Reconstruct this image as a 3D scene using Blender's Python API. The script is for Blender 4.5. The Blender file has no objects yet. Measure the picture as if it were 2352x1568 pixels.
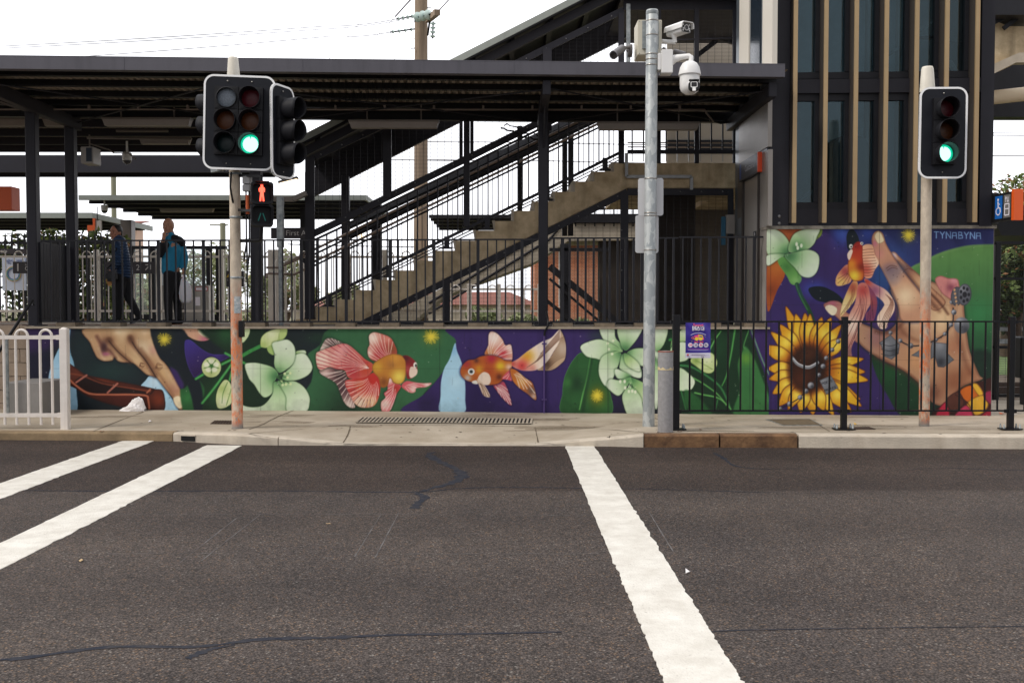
import bpy, math, random
import numpy as np
from mathutils import Vector, Matrix

random.seed(7)
SC = bpy.context.scene
COL = SC.collection
R = math.radians

# ---------------------------------------------------------------- camera
F = 2287.0                      # focal length in units of a 2352 px wide picture
CAM_H = 1.6
PITCH = math.atan(77.0 / F)
YAW = math.atan(8.0 / F)
cam_d = bpy.data.cameras.new('camera')
cam_d.sensor_width = 36.0
cam_d.lens = 36.0 * F / 2352.0
cam_d.clip_start = 0.05
cam_d.clip_end = 3000
cam = bpy.data.objects.new('camera', cam_d)
COL.objects.link(cam)
cam.location = (0, 0, CAM_H)
cam.rotation_euler = (math.pi / 2 - PITCH, 0, -YAW)
SC.camera = cam

# ---------------------------------------------------------------- sky, sun, exposure
SUN_EL, SUN_AZ = R(46), R(-62)          # azimuth from +Y towards +X; the sun stands behind the camera, to the left
w = bpy.data.worlds.new('World'); SC.world = w; w.use_nodes = True
nt = w.node_tree; nt.nodes.clear()
wo = nt.nodes.new('ShaderNodeOutputWorld'); bg = nt.nodes.new('ShaderNodeBackground')
sky = nt.nodes.new('ShaderNodeTexSky'); sky.sky_type = 'NISHITA'; sky.sun_disc = False
sky.sun_elevation = SUN_EL; sky.sun_rotation = R(-118)
sky.air_density = 1.0; sky.dust_density = 4.0
hsv = nt.nodes.new('ShaderNodeHueSaturation'); hsv.inputs['Saturation'].default_value = 0.22
hsv.inputs['Value'].default_value = 1.0
tc = nt.nodes.new('ShaderNodeTexCoord'); mp = nt.nodes.new('ShaderNodeMapping'); mp.inputs['Scale'].default_value = (1, 1, 3)
ns = nt.nodes.new('ShaderNodeTexNoise'); ns.inputs['Scale'].default_value = 2.2; ns.inputs['Detail'].default_value = 5
rp = nt.nodes.new('ShaderNodeValToRGB'); rp.color_ramp.elements[0].position = .1; rp.color_ramp.elements[1].position = .5
mx = nt.nodes.new('ShaderNodeMix'); mx.data_type = 'RGBA'
nt.links.new(tc.outputs['Generated'], mp.inputs['Vector']); nt.links.new(mp.outputs['Vector'], ns.inputs['Vector'])
nt.links.new(ns.outputs['Fac'], rp.inputs['Fac']); nt.links.new(sky.outputs['Color'], hsv.inputs['Color'])
nt.links.new(rp.outputs['Color'], mx.inputs['Factor']); nt.links.new(hsv.outputs['Color'], mx.inputs['A'])
# thin cloud, brighter over the station (ahead) than overhead and behind
sx = nt.nodes.new('ShaderNodeSeparateXYZ'); nt.links.new(tc.outputs['Generated'], sx.inputs[0])
cm = nt.nodes.new('ShaderNodeMapRange'); cm.inputs['From Min'].default_value = -.6; cm.inputs['From Max'].default_value = .9; cm.inputs['To Min'].default_value = .66; cm.inputs['To Max'].default_value = 1.5
nt.links.new(sx.outputs['Y'], cm.inputs['Value']); cs = nt.nodes.new('ShaderNodeVectorMath'); cs.operation = 'SCALE'; cs.inputs[0].default_value = (11.8, 11.9, 12.5)
nt.links.new(cm.outputs['Result'], cs.inputs['Scale']); nt.links.new(cs.outputs['Vector'], mx.inputs['B'])
nt.links.new(mx.outputs['Result'], bg.inputs['Color']); nt.links.new(bg.outputs['Background'], wo.inputs['Surface'])
bg.inputs['Strength'].default_value = 0.10

sd = bpy.data.lights.new('sun', 'SUN'); sd.energy = 1.75; sd.angle = R(14); sd.color = (1, .93, .84)
sun = bpy.data.objects.new('sun', sd); COL.objects.link(sun)
sv = Vector((math.sin(R(-118)) * math.cos(SUN_EL), math.cos(R(-118)) * math.cos(SUN_EL), math.sin(SUN_EL)))
sun.rotation_euler = sv.to_track_quat('Z', 'Y').to_euler()
SC.view_settings.view_transform = 'Standard'; SC.view_settings.look = 'None'
SC.view_settings.gamma = 1; SC.view_settings.use_curve_mapping = False
SC.view_settings.exposure = 0.06
SC.cycles.max_bounces = 8

# ---------------------------------------------------------------- picture <-> world
_f = Vector((math.sin(YAW) * math.cos(PITCH), math.cos(YAW) * math.cos(PITCH), -math.sin(PITCH)))
_r = Vector((math.cos(YAW), -math.sin(YAW), 0))
_u = _r.cross(_f)
CAM = Vector((0, 0, CAM_H))
def ray(u, v): return _f * F + _r * (u - 1176.0) + _u * (784.0 - v)
def P(u, v, Y):
    d = ray(u, v); t = Y / d.y; return CAM + d * t
def PZ(u, v, z=0.0):
    d = ray(u, v); t = (z - CAM_H) / d.z; return CAM + d * t
def PP(u, v, a, b):                      # ray meets the vertical plane Y = a + b*X
    d = ray(u, v); t = a / (d.y - b * d.x); return CAM + d * t
WA, WB = 14.25, -0.045                   # the painted wall's line on plan
def PW(u, v): return PP(u, v, WA, WB)
def WY(x): return WA + WB * x

# ---------------------------------------------------------------- colour and materials
def lin(c):
    c = np.asarray(c, float) / 255.0
    return np.where(c <= .04045, c / 12.92, ((c + .055) / 1.055) ** 2.4)
def S(r, g, b): return tuple(lin((r, g, b)))
def mat(name, col, rough=.6, metal=0.0, noise=None, bump=None, spec=.5, col2=None, coat=0, stretch=None, streak=None):
    """noise=(scale, amount[, detail]) mixes towards col2 (or a darker tone); bump=(scale, strength)"""
    m = bpy.data.materials.new(name); m.use_nodes = True
    n = m.node_tree; b = n.nodes['Principled BSDF']
    b.inputs['Roughness'].default_value = rough; b.inputs['Metallic'].default_value = metal
    b.inputs['Specular IOR Level'].default_value = spec
    b.inputs['Coat Weight'].default_value = coat
    b.inputs['Base Color'].default_value = (*col, 1)
    t = n.nodes.new('ShaderNodeTexCoord'); src = t.outputs['Object']
    if stretch:
        mp_ = n.nodes.new('ShaderNodeMapping'); mp_.inputs['Scale'].default_value = stretch
        n.links.new(src, mp_.inputs['Vector']); src = mp_.outputs['Vector']
    last = None
    if noise:
        x = n.nodes.new('ShaderNodeTexNoise'); x.inputs['Scale'].default_value = noise[0]
        x.inputs['Detail'].default_value = noise[2] if len(noise) > 2 else 5
        x.inputs['Roughness'].default_value = .65
        n.links.new(src, x.inputs['Vector'])
        r_ = n.nodes.new('ShaderNodeValToRGB'); r_.color_ramp.elements[0].position = .35; r_.color_ramp.elements[1].position = .68
        n.links.new(x.outputs['Fac'], r_.inputs['Fac'])
        q = n.nodes.new('ShaderNodeMix'); q.data_type = 'RGBA'
        c2 = col2 if col2 else tuple(c * (1 - noise[1]) for c in col)
        q.inputs['A'].default_value = (*col, 1); q.inputs['B'].default_value = (*c2, 1)
        n.links.new(r_.outputs['Color'], q.inputs['Factor']); last = q.outputs['Result']
    if streak:                            # (scale, amount, colour): run-off streaks down the face
        mp2 = n.nodes.new('ShaderNodeMapping'); mp2.inputs['Scale'].default_value = (streak[0], streak[0], streak[0] * .12)
        x2 = n.nodes.new('ShaderNodeTexNoise'); x2.inputs['Scale'].default_value = 1; x2.inputs['Detail'].default_value = 4
        r2 = n.nodes.new('ShaderNodeValToRGB'); r2.color_ramp.elements[0].position = .5; r2.color_ramp.elements[1].position = .75
        m2 = n.nodes.new('ShaderNodeMath'); m2.operation = 'MULTIPLY'; m2.inputs[1].default_value = streak[1]
        q2 = n.nodes.new('ShaderNodeMix'); q2.data_type = 'RGBA'
        n.links.new(t.outputs['Object'], mp2.inputs['Vector']); n.links.new(mp2.outputs['Vector'], x2.inputs['Vector'])
        n.links.new(x2.outputs['Fac'], r2.inputs['Fac']); n.links.new(r2.outputs['Color'], m2.inputs[0])
        n.links.new(m2.outputs[0], q2.inputs['Factor'])
        if last: n.links.new(last, q2.inputs['A'])
        else: q2.inputs['A'].default_value = (*col, 1)
        q2.inputs['B'].default_value = (*streak[2], 1); last = q2.outputs['Result']
    if last: n.links.new(last, b.inputs['Base Color'])
    if bump:
        y = n.nodes.new('ShaderNodeTexNoise'); y.inputs['Scale'].default_value = bump[0]; y.inputs['Detail'].default_value = 4
        n.links.new(src, y.inputs['Vector'])
        bb = n.nodes.new('ShaderNodeBump'); bb.inputs['Strength'].default_value = bump[1]; bb.inputs['Distance'].default_value = .01
        n.links.new(y.outputs['Fac'], bb.inputs['Height']); n.links.new(bb.outputs['Normal'], b.inputs['Normal'])
    return m
def emis(name, col, strength):
    m = bpy.data.materials.new(name); m.use_nodes = True; b = m.node_tree.nodes['Principled BSDF']
    b.inputs['Base Color'].default_value = (0, 0, 0, 1)
    b.inputs['Emission Color'].default_value = (*col, 1); b.inputs['Emission Strength'].default_value = strength
    return m
def vcol_mat(name, rough=.6, attr='paint', grime=.12):
    m = bpy.data.materials.new(name); m.use_nodes = True; n = m.node_tree; b = n.nodes['Principled BSDF']
    a = n.nodes.new('ShaderNodeAttribute'); a.attribute_name = attr
    t = n.nodes.new('ShaderNodeTexCoord'); x = n.nodes.new('ShaderNodeTexNoise'); x.inputs['Scale'].default_value = 9; x.inputs['Detail'].default_value = 8
    n.links.new(t.outputs['Object'], x.inputs['Vector'])
    mr = n.nodes.new('ShaderNodeMapRange'); mr.inputs['To Min'].default_value = 1 - grime; mr.inputs['To Max'].default_value = 1 + grime
    n.links.new(x.outputs['Fac'], mr.inputs['Value'])
    vm = n.nodes.new('ShaderNodeVectorMath'); vm.operation = 'SCALE'
    if grime > .05:                       # road splash along the foot of the wall, faint vertical runs, horizontal block courses
        sp = n.nodes.new('ShaderNodeSeparateXYZ'); n.links.new(t.outputs['Object'], sp.inputs[0])
        def rr(src, a0, a1, b0, b1):
            q = n.nodes.new('ShaderNodeMapRange'); n.links.new(src, q.inputs['Value'])
            for k, v_ in zip(('From Min', 'From Max', 'To Min', 'To Max'), (a0, a1, b0, b1)): q.inputs[k].default_value = v_
            return q.outputs['Result']
        def mm(op, a0, a1):
            q = n.nodes.new('ShaderNodeMath'); q.operation = op
            for k, v_ in enumerate((a0, a1)):
                if isinstance(v_, (int, float)): q.inputs[k].default_value = v_
                else: n.links.new(v_, q.inputs[k])
            return q.outputs[0]
        foot = rr(mm('ADD', sp.outputs['Z'], mm('MULTIPLY', x.outputs['Fac'], .3)), .12, .36, .70, 1)
        mp2 = n.nodes.new('ShaderNodeMapping'); mp2.inputs['Scale'].default_value = (7, 7, .5); n.links.new(t.outputs['Object'], mp2.inputs['Vector']); x5 = n.nodes.new('ShaderNodeTexNoise'); x5.inputs['Detail'].default_value = 5; x5.inputs['Scale'].default_value = 1.4; n.links.new(mp2.outputs['Vector'], x5.inputs['Vector'])
        run = rr(x5.outputs['Fac'], .56, .76, 1, .84)
        mr_ = mm('MULTIPLY', mr.outputs['Result'], mm('MULTIPLY', foot, run))
    n.links.new(a.outputs['Color'], vm.inputs[0]); n.links.new(mr_ if grime > .05 else mr.outputs['Result'], vm.inputs['Scale'])
    n.links.new(vm.outputs['Vector'], b.inputs['Base Color']); b.inputs['Roughness'].default_value = rough
    b.inputs['Specular IOR Level'].default_value = .3
    bb = n.nodes.new('ShaderNodeBump'); bb.inputs['Strength'].default_value = .15; bb.inputs['Distance'].default_value = .003
    x3 = n.nodes.new('ShaderNodeTexNoise'); x3.inputs['Scale'].default_value = 120
    n.links.new(t.outputs['Object'], x3.inputs['Vector']); n.links.new(x3.outputs['Fac'], bb.inputs['Height']); n.links.new(bb.outputs['Normal'], b.inputs['Normal'])
    return m

# ---------------------------------------------------------------- objects
ORG = {}
def tag(o, label=None, cat=None, group=None, kind=None):
    if label: o['label'] = label
    if cat: o['category'] = cat
    if group: o['group'] = group
    if kind: o['kind'] = kind
    return o
def thing(name, loc, label, cat, group=None):
    o = bpy.data.objects.new(name, None); COL.objects.link(o); o.location = loc
    o.empty_display_size = .2; ORG[o.name] = Vector(loc)
    return tag(o, label, cat, group)
def place(name, me, parent=None):
    o = bpy.data.objects.new(name, me); COL.objects.link(o)
    if parent is not None: o.parent = parent
    return o
def copy_tree(o, parent=None):
    c = o.copy(); COL.objects.link(c); c.parent = parent
    for ch in o.children: copy_tree(ch, c)
    return c

class MB:
    """collects shapes given in world coordinates and links them as one mesh"""
    def __init__(s, M=None): s.v = []; s.f = []; s.sm = []; s.M = M
    def add(s, vs, fs, smooth=False):
        k = len(s.v)
        for q in vs:
            q = Vector(q)
            if s.M is not None: q = s.M @ q
            s.v.append(q)
        for f in fs: s.f.append([i + k for i in f]); s.sm.append(smooth)
        return s
    def box(s, a, b):
        x0, y0, z0 = a; x1, y1, z1 = b
        if x0 > x1: x0, x1 = x1, x0
        if y0 > y1: y0, y1 = y1, y0
        if z0 > z1: z0, z1 = z1, z0
        return s.add([(x0, y0, z0), (x1, y0, z0), (x1, y1, z0), (x0, y1, z0), (x0, y0, z1), (x1, y0, z1), (x1, y1, z1), (x0, y1, z1)],
              [(0, 3, 2, 1), (4, 5, 6, 7), (0, 1, 5, 4), (1, 2, 6, 5), (2, 3, 7, 6), (3, 0, 4, 7)])
    def cbox(s, a, b, ch=.01):             # box with chamfered vertical (z) edges and top
        x0, y0, z0 = a; x1, y1, z1 = b
        c = min(ch, abs(x1 - x0) * .3, abs(y1 - y0) * .3)
        def ring(z, e): return [(x0 + c + e, y0 + e, z), (x1 - c - e, y0 + e, z), (x1 - e, y0 + c + e, z), (x1 - e, y1 - c - e, z), (x1 - c - e, y1 - e, z), (x0 + c + e, y1 - e, z), (x0 + e, y1 - c - e, z), (x0 + e, y0 + c + e, z)]
        vs = ring(z0, 0) + ring(z1 - c, 0) + ring(z1, c * .7)
        fs = [tuple(range(7, -1, -1)), tuple(range(16, 24))]
        for k in (0, 8):
            for i in range(8): fs.append((k + i, k + (i + 1) % 8, k + 8 + (i + 1) % 8, k + 8 + i))
        return s.add(vs, fs)
    def bar(s, p, q, w, h, up=(0, 0, 1)):  # rectangular bar from p to q, w across, h along up
        p = Vector(p); q = Vector(q); d = (q - p).normalized(); up = Vector(up)
        sd_ = d.cross(up)
        if sd_.length < 1e-4: sd_ = d.cross(Vector((0, 1, 0)))
        sd_.normalize(); u2 = sd_.cross(d)
        a = sd_ * (w / 2); b = u2 * (h / 2)
        vs = [p - a - b, p + a - b, p + a + b, p - a + b, q - a - b, q + a - b, q + a + b, q - a + b]
        return s.add(vs, [(3, 2, 1, 0), (4, 5, 6, 7), (0, 1, 5, 4), (1, 2, 6, 5), (2, 3, 7, 6), (3, 0, 4, 7)])
    def tube(s, pts, r, n=10, cap=True):
        pts = [Vector(p) for p in pts]; rs = r if isinstance(r, (list, tuple)) else [r] * len(pts)
        vs = []; prev = None
        for i, p in enumerate(pts):
            d = (pts[min(i + 1, len(pts) - 1)] - pts[max(i - 1, 0)]).normalized()
            if prev is None:
                a = d.cross(Vector((0, 0, 1)))
                if a.length < .05: a = d.cross(Vector((0, 1, 0)))
            else: a = prev - d * prev.dot(d)
            a.normalize(); prev = a; b = d.cross(a)
            for k in range(n):
                t = 2 * math.pi * k / n; vs.append(p + (a * math.cos(t) + b * math.sin(t)) * rs[i])
        fs = []
        for i in range(len(pts) - 1):
            for k in range(n): fs.append((i * n + k, i * n + (k + 1) % n, (i + 1) * n + (k + 1) % n, (i + 1) * n + k))
        s.add(vs, fs, True)
        if cap:
            m = len(pts) - 1
            s.add([vs[k] if s.M is None else vs[k] for k in range(n)], [tuple(range(n - 1, -1, -1))])
            s.add([vs[m * n + k] for k in range(n)], [tuple(range(n))])
        return s
    def lathe(s, prof, n=24, c=(0, 0, 0), axis='Z'):   # prof: (radius, height)
        vs = []
        for r, z in prof:
            for k in range(n):
                t = 2 * math.pi * k / n; x, y = r * math.cos(t), r * math.sin(t)
                p = (x, y, z) if axis == 'Z' else ((x, z, y) if axis == 'Y' else (z, x, y))
                vs.append((p[0] + c[0], p[1] + c[1], p[2] + c[2]))
        fs = []
        for i in range(len(prof) - 1):
            for k in range(n):
                q = (i * n + k, i * n + (k + 1) % n, (i + 1) * n + (k + 1) % n, (i + 1) * n + k)
                fs.append(q if axis != 'Y' else q[::-1])
        s.add(vs, fs, True); return s
    def prism(s, pts, d):                  # polygon (3d points, planar) pushed by vector d
        d = Vector(d); pts = [Vector(p) for p in pts]; n = len(pts)
        vs = pts + [p + d for p in pts]
        fs = [tuple(range(n)), tuple(range(2 * n - 1, n - 1, -1))]
        for i in range(n): fs.append((i, i + n, (i + 1) % n + n, (i + 1) % n))
        return s.add(vs, fs)
    def ball(s, c, r, n=16, m=10, sc=(1, 1, 1)):
        vs = [(c[0], c[1], c[2] - r * sc[2])]
        for i in range(1, m):
            ph = -math.pi / 2 + math.pi * i / m
            for k in range(n):
                t = 2 * math.pi * k / n
                vs.append((c[0] + r * sc[0] * math.cos(ph) * math.cos(t), c[1] + r * sc[1] * math.cos(ph) * math.sin(t), c[2] + r * sc[2] * math.sin(ph)))
        vs.append((c[0], c[1], c[2] + r * sc[2])); fs = []
        for k in range(n): fs.append((0, 1 + (k + 1) % n, 1 + k))
        for i in range(m - 2):
            for k in range(n):
                a = 1 + i * n
                fs.append((a + k, a + (k + 1) % n, a + n + (k + 1) % n, a + n + k))
        a = 1 + (m - 2) * n
        for k in range(n): fs.append((a + k, a + (k + 1) % n, len(vs) - 1))
        return s.add(vs, fs, True)
    def mesh(s, name, m, org=Vector((0, 0, 0))):
        me = bpy.data.meshes.new(name)
        me.from_pydata([tuple(q - org) for q in s.v], [], s.f)
        me.polygons.foreach_set('use_smooth', s.sm)
        if m is not None: me.materials.append(m)
        me.update(); return me
    def build(s, name, m, parent=None, bevel=0, fix=True):
        org = Vector((0, 0, 0)); q = parent
        while q is not None: org = org + ORG.get(q.name, Vector((0, 0, 0))); q = q.parent
        me = s.mesh(name, m, org)
        if fix:
            import bmesh
            b = bmesh.new(); b.from_mesh(me); bmesh.ops.recalc_face_normals(b, faces=b.faces[:])
            if bevel: bmesh.ops.bevel(b, geom=b.edges[:], offset=bevel, segments=2, affect='EDGES', clamp_overlap=True)
            b.to_mesh(me); b.free()
        return place(name, me, parent)

def words(txt, size, M, m, parent, name='lettering', ext=.0012, align='CENTER', bold=0):
    cu = bpy.data.curves.new('t', 'FONT'); cu.body = txt; cu.size = size; cu.align_x = align; cu.align_y = 'CENTER'; cu.extrude = ext; cu.offset = bold
    o = bpy.data.objects.new('t', cu); COL.objects.link(o)
    bpy.context.view_layer.update()
    me = bpy.data.meshes.new_from_object(o.evaluated_get(bpy.context.evaluated_depsgraph_get()))
    bpy.data.objects.remove(o); bpy.data.curves.remove(cu)
    org = Vector((0, 0, 0)); q = parent
    while q is not None: org = org + ORG.get(q.name, Vector((0, 0, 0))); q = q.parent
    me.transform(Matrix.Translation(-org) @ M); me.materials.clear(); me.materials.append(m)
    return place(name, me, parent)
def face_cam(loc, rz=0.0):               # text lying in XZ, read from -Y; rz turns it about the vertical
    return Matrix.Translation(loc) @ Matrix.Rotation(rz, 4, 'Z') @ Matrix.Rotation(math.pi / 2, 4, 'X')
def screen_mesh(b, poly, Y, dz=.0127 * 1.75, dx=.076, t=.004):
    """fine welded mesh filling a polygon (x,z) at depth Y, wires as thin prisms"""
    xs = [p[0] for p in poly]; zs = [p[1] for p in poly]
    def cuts(val, ax):
        out = []
        for i in range(len(poly)):
            p, q = poly[i], poly[(i + 1) % len(poly)]
            if (p[ax] - val) * (q[ax] - val) < 0:
                k = (val - p[ax]) / (q[ax] - p[ax]); out.append(p[1 - ax] + k * (q[1 - ax] - p[1 - ax]))
        return sorted(out)
    z = min(zs) + dz / 2
    while z < max(zs):
        c = cuts(z, 1)
        for a, e in zip(c[::2], c[1::2]):
            b.add([(a, Y, z - t / 2), (e, Y, z - t / 2), (e, Y - t / 2, z), (a, Y - t / 2, z), (e, Y, z + t / 2), (a, Y, z + t / 2)], [(0, 1, 2, 3), (3, 2, 4, 5), (5, 4, 1, 0)])
        z += dz
    x = min(xs) + dx / 2
    while x < max(xs):
        c = cuts(x, 0)
        for a, e in zip(c[::2], c[1::2]):
            b.add([(x - t / 2, Y + .005, a), (x - t / 2, Y + .005, e), (x, Y + .001, e), (x, Y + .001, a), (x + t / 2, Y + .005, e), (x + t / 2, Y + .005, a)], [(0, 1, 2, 3), (3, 2, 4, 5), (5, 4, 1, 0)])
        x += dx
    return b

# shared finishes
DK = mat('dark_grey_paint', S(45, 44, 51), .5, spec=.25, noise=(3, .18), streak=(6, .35, S(40, 39, 44)))
DK2 = mat('charcoal_paint', S(41, 41, 46), .5, spec=.25, noise=(5, .2))
BLK = mat('black_paint', S(20, 20, 24), .42, spec=.3, noise=(6, .3))
GALV = mat('galvanised_steel', S(165, 170, 170), .45, .35, noise=(14, .2, 3), col2=S(120, 127, 130))
STEEL = mat('stainless_steel', S(170, 165, 158), .3, .8, noise=(4, .2))
WHITE = mat('white_paint', S(232, 224, 216), .5, noise=(8, .1), streak=(14, .3, S(190, 180, 165)))
CREAM = mat('cream_fence_paint', S(232, 224, 212), .5, noise=(8, .12))
CONC = mat('pale_concrete', S(196, 184, 166), .9, noise=(2.2, .25, 8), bump=(60, .3), streak=(3, .25, S(140, 125, 105)))
STAIRC = mat('weathered_concrete', S(216, 195, 160), .9, noise=(3.5, .45, 9), col2=S(166, 144, 112), bump=(40, .4), streak=(5, .5, S(95, 80, 62)))
RUBBER = mat('black_plastic', S(26, 26, 30), .5, noise=(12, .3))
# ================================================================ the murals: an airbrush that paints a colour attribute
def smooth_pts(pts, n=6, closed=True):
    p = np.asarray(pts, float); N = len(p); out = []
    rng = range(N if closed else N - 1)
    for i in rng:
        if closed: a, b, c, d = p[(i - 1) % N], p[i], p[(i + 1) % N], p[(i + 2) % N]
        else: a, b, c, d = p[max(i - 1, 0)], p[i], p[i + 1], p[min(i + 2, N - 1)]
        for k in range(n):
            t = k / n
            out.append(.5 * ((2 * b) + (-a + c) * t + (2 * a - 5 * b + 4 * c - d) * t * t + (-a + 3 * b - 3 * c + d) * t ** 3))
    if not closed: out.append(p[-1])
    return np.array(out)
class Canvas:
    def __init__(s, u0, v0, u1, v1, col):
        s.u0, s.v0 = u0, v0; s.w, s.h = int(u1 - u0) + 1, int(v1 - v0) + 1
        s.a = np.empty((s.h, s.w, 3)); s.a[:] = col; s.T = (1, 0, 0)
    def t(s, p):
        k, a, b = s.T; p = np.asarray(p, float); q = p * k
        q[..., 0] += a - s.u0; q[..., 1] += b - s.v0; return q
    def win(s, p, pad):
        x0 = max(int(p[:, 0].min() - pad), 0); x1 = min(int(p[:, 0].max() + pad) + 2, s.w)
        y0 = max(int(p[:, 1].min() - pad), 0); y1 = min(int(p[:, 1].max() + pad) + 2, s.h)
        if x1 <= x0 or y1 <= y0: return None
        Y, X = np.mgrid[y0:y1, x0:x1].astype(float); return (slice(y0, y1), slice(x0, x1)), X, Y
    @staticmethod
    def dist(p, X, Y, closed):
        d = np.full(X.shape, 1e9); ins = np.zeros(X.shape, bool); N = len(p); w_ = np.zeros(X.shape)
        for i in range(N if closed else N - 1):
            a, b = p[i], p[(i + 1) % N]; e = b - a; L = max(e @ e, 1e-9)
            t = np.clip(((X - a[0]) * e[0] + (Y - a[1]) * e[1]) / L, 0, 1)
            q = np.hypot(X - a[0] - t * e[0], Y - a[1] - t * e[1])
            if not closed:
                w_ = np.where(q < d, (i + t) / (N - 1), w_)
            d = np.minimum(d, q)
            if closed:
                c = (a[1] > Y) != (b[1] > Y)
                with np.errstate(divide='ignore', invalid='ignore'):
                    ins ^= c & (X < (b[0] - a[0]) * (Y - a[1]) / (b[1] - a[1] + 1e-12) + a[0])
        return (np.where(ins, -d, d) if closed else d), w_
    def mix(s, sl, al, col): s.a[sl] = s.a[sl] * (1 - al[..., None]) + np.asarray(col, float) * al[..., None]
    def poly(s, pts, col, soft=.8, sm=True, edge=None, shade=(), lines=None, shadow=None, grad=None, al=1.0):
        """edge=(colour,width,alpha); shade=[(x,y,r,colour,alpha)...]; lines=(from x,y, [to points], colour, width, alpha)
           shadow=(colour,width,alpha): soft rim outside; grad=(x0,y0,x1,y1,colour2)"""
        p = s.t(pts)
        if sm: p = smooth_pts(p, 5)
        k = s.T[0]; pad = 3 + soft + (shadow[1] if shadow else 0)
        W_ = s.win(p, pad)
        if W_ is None: return
        sl, X, Y = W_; d, _ = s.dist(p, X, Y, True)
        if shadow: s.mix(sl, np.clip(1 - d / shadow[1], 0, 1) ** 1.5 * shadow[2], shadow[0])
        m = np.clip(.5 - d / (2 * soft), 0, 1) * al
        s.mix(sl, m, col)
        if grad:
            g = s.t([grad[:2], grad[2:4]]); e = g[1] - g[0]
            t = np.clip(((X - g[0, 0]) * e[0] + (Y - g[0, 1]) * e[1]) / (e @ e), 0, 1); s.mix(sl, m * t, grad[4])
        for x, y, r, c, al2 in shade:
            q = s.t([x, y]); rr = r * k
            g = np.exp(-((X - q[0]) ** 2 + (Y - q[1]) ** 2) / (rr * rr)) * al2; s.mix(sl, m * g, c)
        if lines:
            fx, fy, tos, c, wd, al2 = lines
            for q in tos:
                mid = ((fx + q[0]) / 2 + (q[1] - fy) * .06, (fy + q[1]) / 2 - (q[0] - fx) * .06)
                pp = smooth_pts(s.t([(fx + (q[0] - fx) * .25, fy + (q[1] - fy) * .25), mid, q]), 4, False)
                dd, tt = s.dist(pp, X, Y, False)
                s.mix(sl, m * np.clip((wd * (.4 + .6 * tt) - dd) / .8 + .5, 0, 1) * al2, c)
        if edge: s.mix(sl, m * np.clip(1 + d / edge[1], 0, 1) * edge[2], edge[0])
    def line(s, pts, wd, col, al=1, soft=.6, taper=0, sm=True):
        p = s.t(pts)
        if sm and len(p) > 2: p = smooth_pts(p, 5, False)
        W_ = s.win(p, wd + soft * 2 + 2)
        if W_ is None: return
        sl, X, Y = W_; d, t = s.dist(p, X, Y, False)
        s.mix(sl, np.clip((wd * (1 - taper * t) - d) / (2 * soft) + .5, 0, 1) * al, col)
    def spray(s, x, y, r, col, al=1, ry=None):
        q = s.t([x, y]); rr = r * s.T[0]; r2 = (ry or r) * s.T[0]; p = np.array([q - 2.4 * max(rr, r2), q + 2.4 * max(rr, r2)])
        W_ = s.win(p, 1)
        if W_ is None: return
        sl, X, Y = W_; s.mix(sl, np.exp(-((X - q[0]) / rr) ** 2 - ((Y - q[1]) / r2) ** 2) * al, col)
    def disc(s, x, y, r, col, ry=None, rot=0, **k):
        ry = ry or r; pts = []
        for i in range(14):
            t = 2 * math.pi * i / 14; a, b = r * math.cos(t), ry * math.sin(t)
            pts.append((x + a * math.cos(rot) - b * math.sin(rot), y + a * math.sin(rot) + b * math.cos(rot)))
        s.poly(pts, col, **k)
    def burst(s, x, y, r, n=26, seed=1):
        rg = random.Random(seed); s.spray(x, y, r * .9, (150, 140, 40), .75); s.spray(x, y, r * .4, (240, 220, 90), .9)
        for i in range(n):
            t = 2 * math.pi * i / n + rg.uniform(-.1, .1); L = r * rg.uniform(.75, 1.05)
            s.line([(x, y), (x + L * math.cos(t), y + L * math.sin(t))], .55, (225, 200, 60), .9, .4)
    def leafp(s, bx, by, tx, ty, wd, col, **k):
        dx, dy = tx - bx, ty - by; nx, ny = -dy, dx; L = math.hypot(dx, dy); nx, ny = nx / L * wd / 2, ny / L * wd / 2
        pts = [(bx, by)] + [(bx + dx * t + nx * q, by + dy * t + ny * q) for t, q in ((.2, .7), (.5, 1), (.8, .55))] + [(tx, ty)] + [(bx + dx * t - nx * q, by + dy * t - ny * q) for t, q in ((.8, .55), (.5, 1), (.2, .7))]
        s.poly(pts, col, **k)
STK = {'T': [[(0, 0), (4, 0)], [(2, 0), (2, 6)]], 'Y': [[(0, 0), (2, 3), (2, 6)], [(4, 0), (2, 3)]], 'N': [[(0, 6), (0, 0), (4, 6), (4, 0)]],
       'A': [[(0, 6), (.4, .6), (3.6, .6), (4, 6)], [(.2, 3.4), (3.8, 3.4)]], 'B': [[(.4, 0), (.4, 6), (4, 5.6), (4, 3.4), (.4, 3), (3.2, 2.6), (3.2, .3), (.4, 0)]],
       'P': [[(0, 6), (0, 0), (4, 0), (4, 3), (0, 3)]], 'O': [[(0, 0), (4, 0), (4, 6), (0, 6), (0, 0)]], 'E': [[(4, 0), (0, 0), (0, 6), (4, 6)], [(0, 3), (3, 3)]],
       'S': [[(4, 0), (0, 0), (0, 3), (4, 3), (4, 6), (0, 6)]], 'R': [[(0, 6), (0, 0), (4, 0), (4, 3), (0, 3), (4, 6)]], 'K': [[(0, 0), (0, 6)], [(4, 0), (0, 3), (4, 6)]]}
def letters(c, txt, x, y, h, adv, wd, col, al=1, slant=0):
    k = h / 6
    for i, ch in enumerate(txt):
        for st in STK.get(ch, []):
            c.line([(x + i * adv + q[0] * k, y + q[1] * k + i * slant) for q in st], wd, col, al, .45, sm=False)

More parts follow.
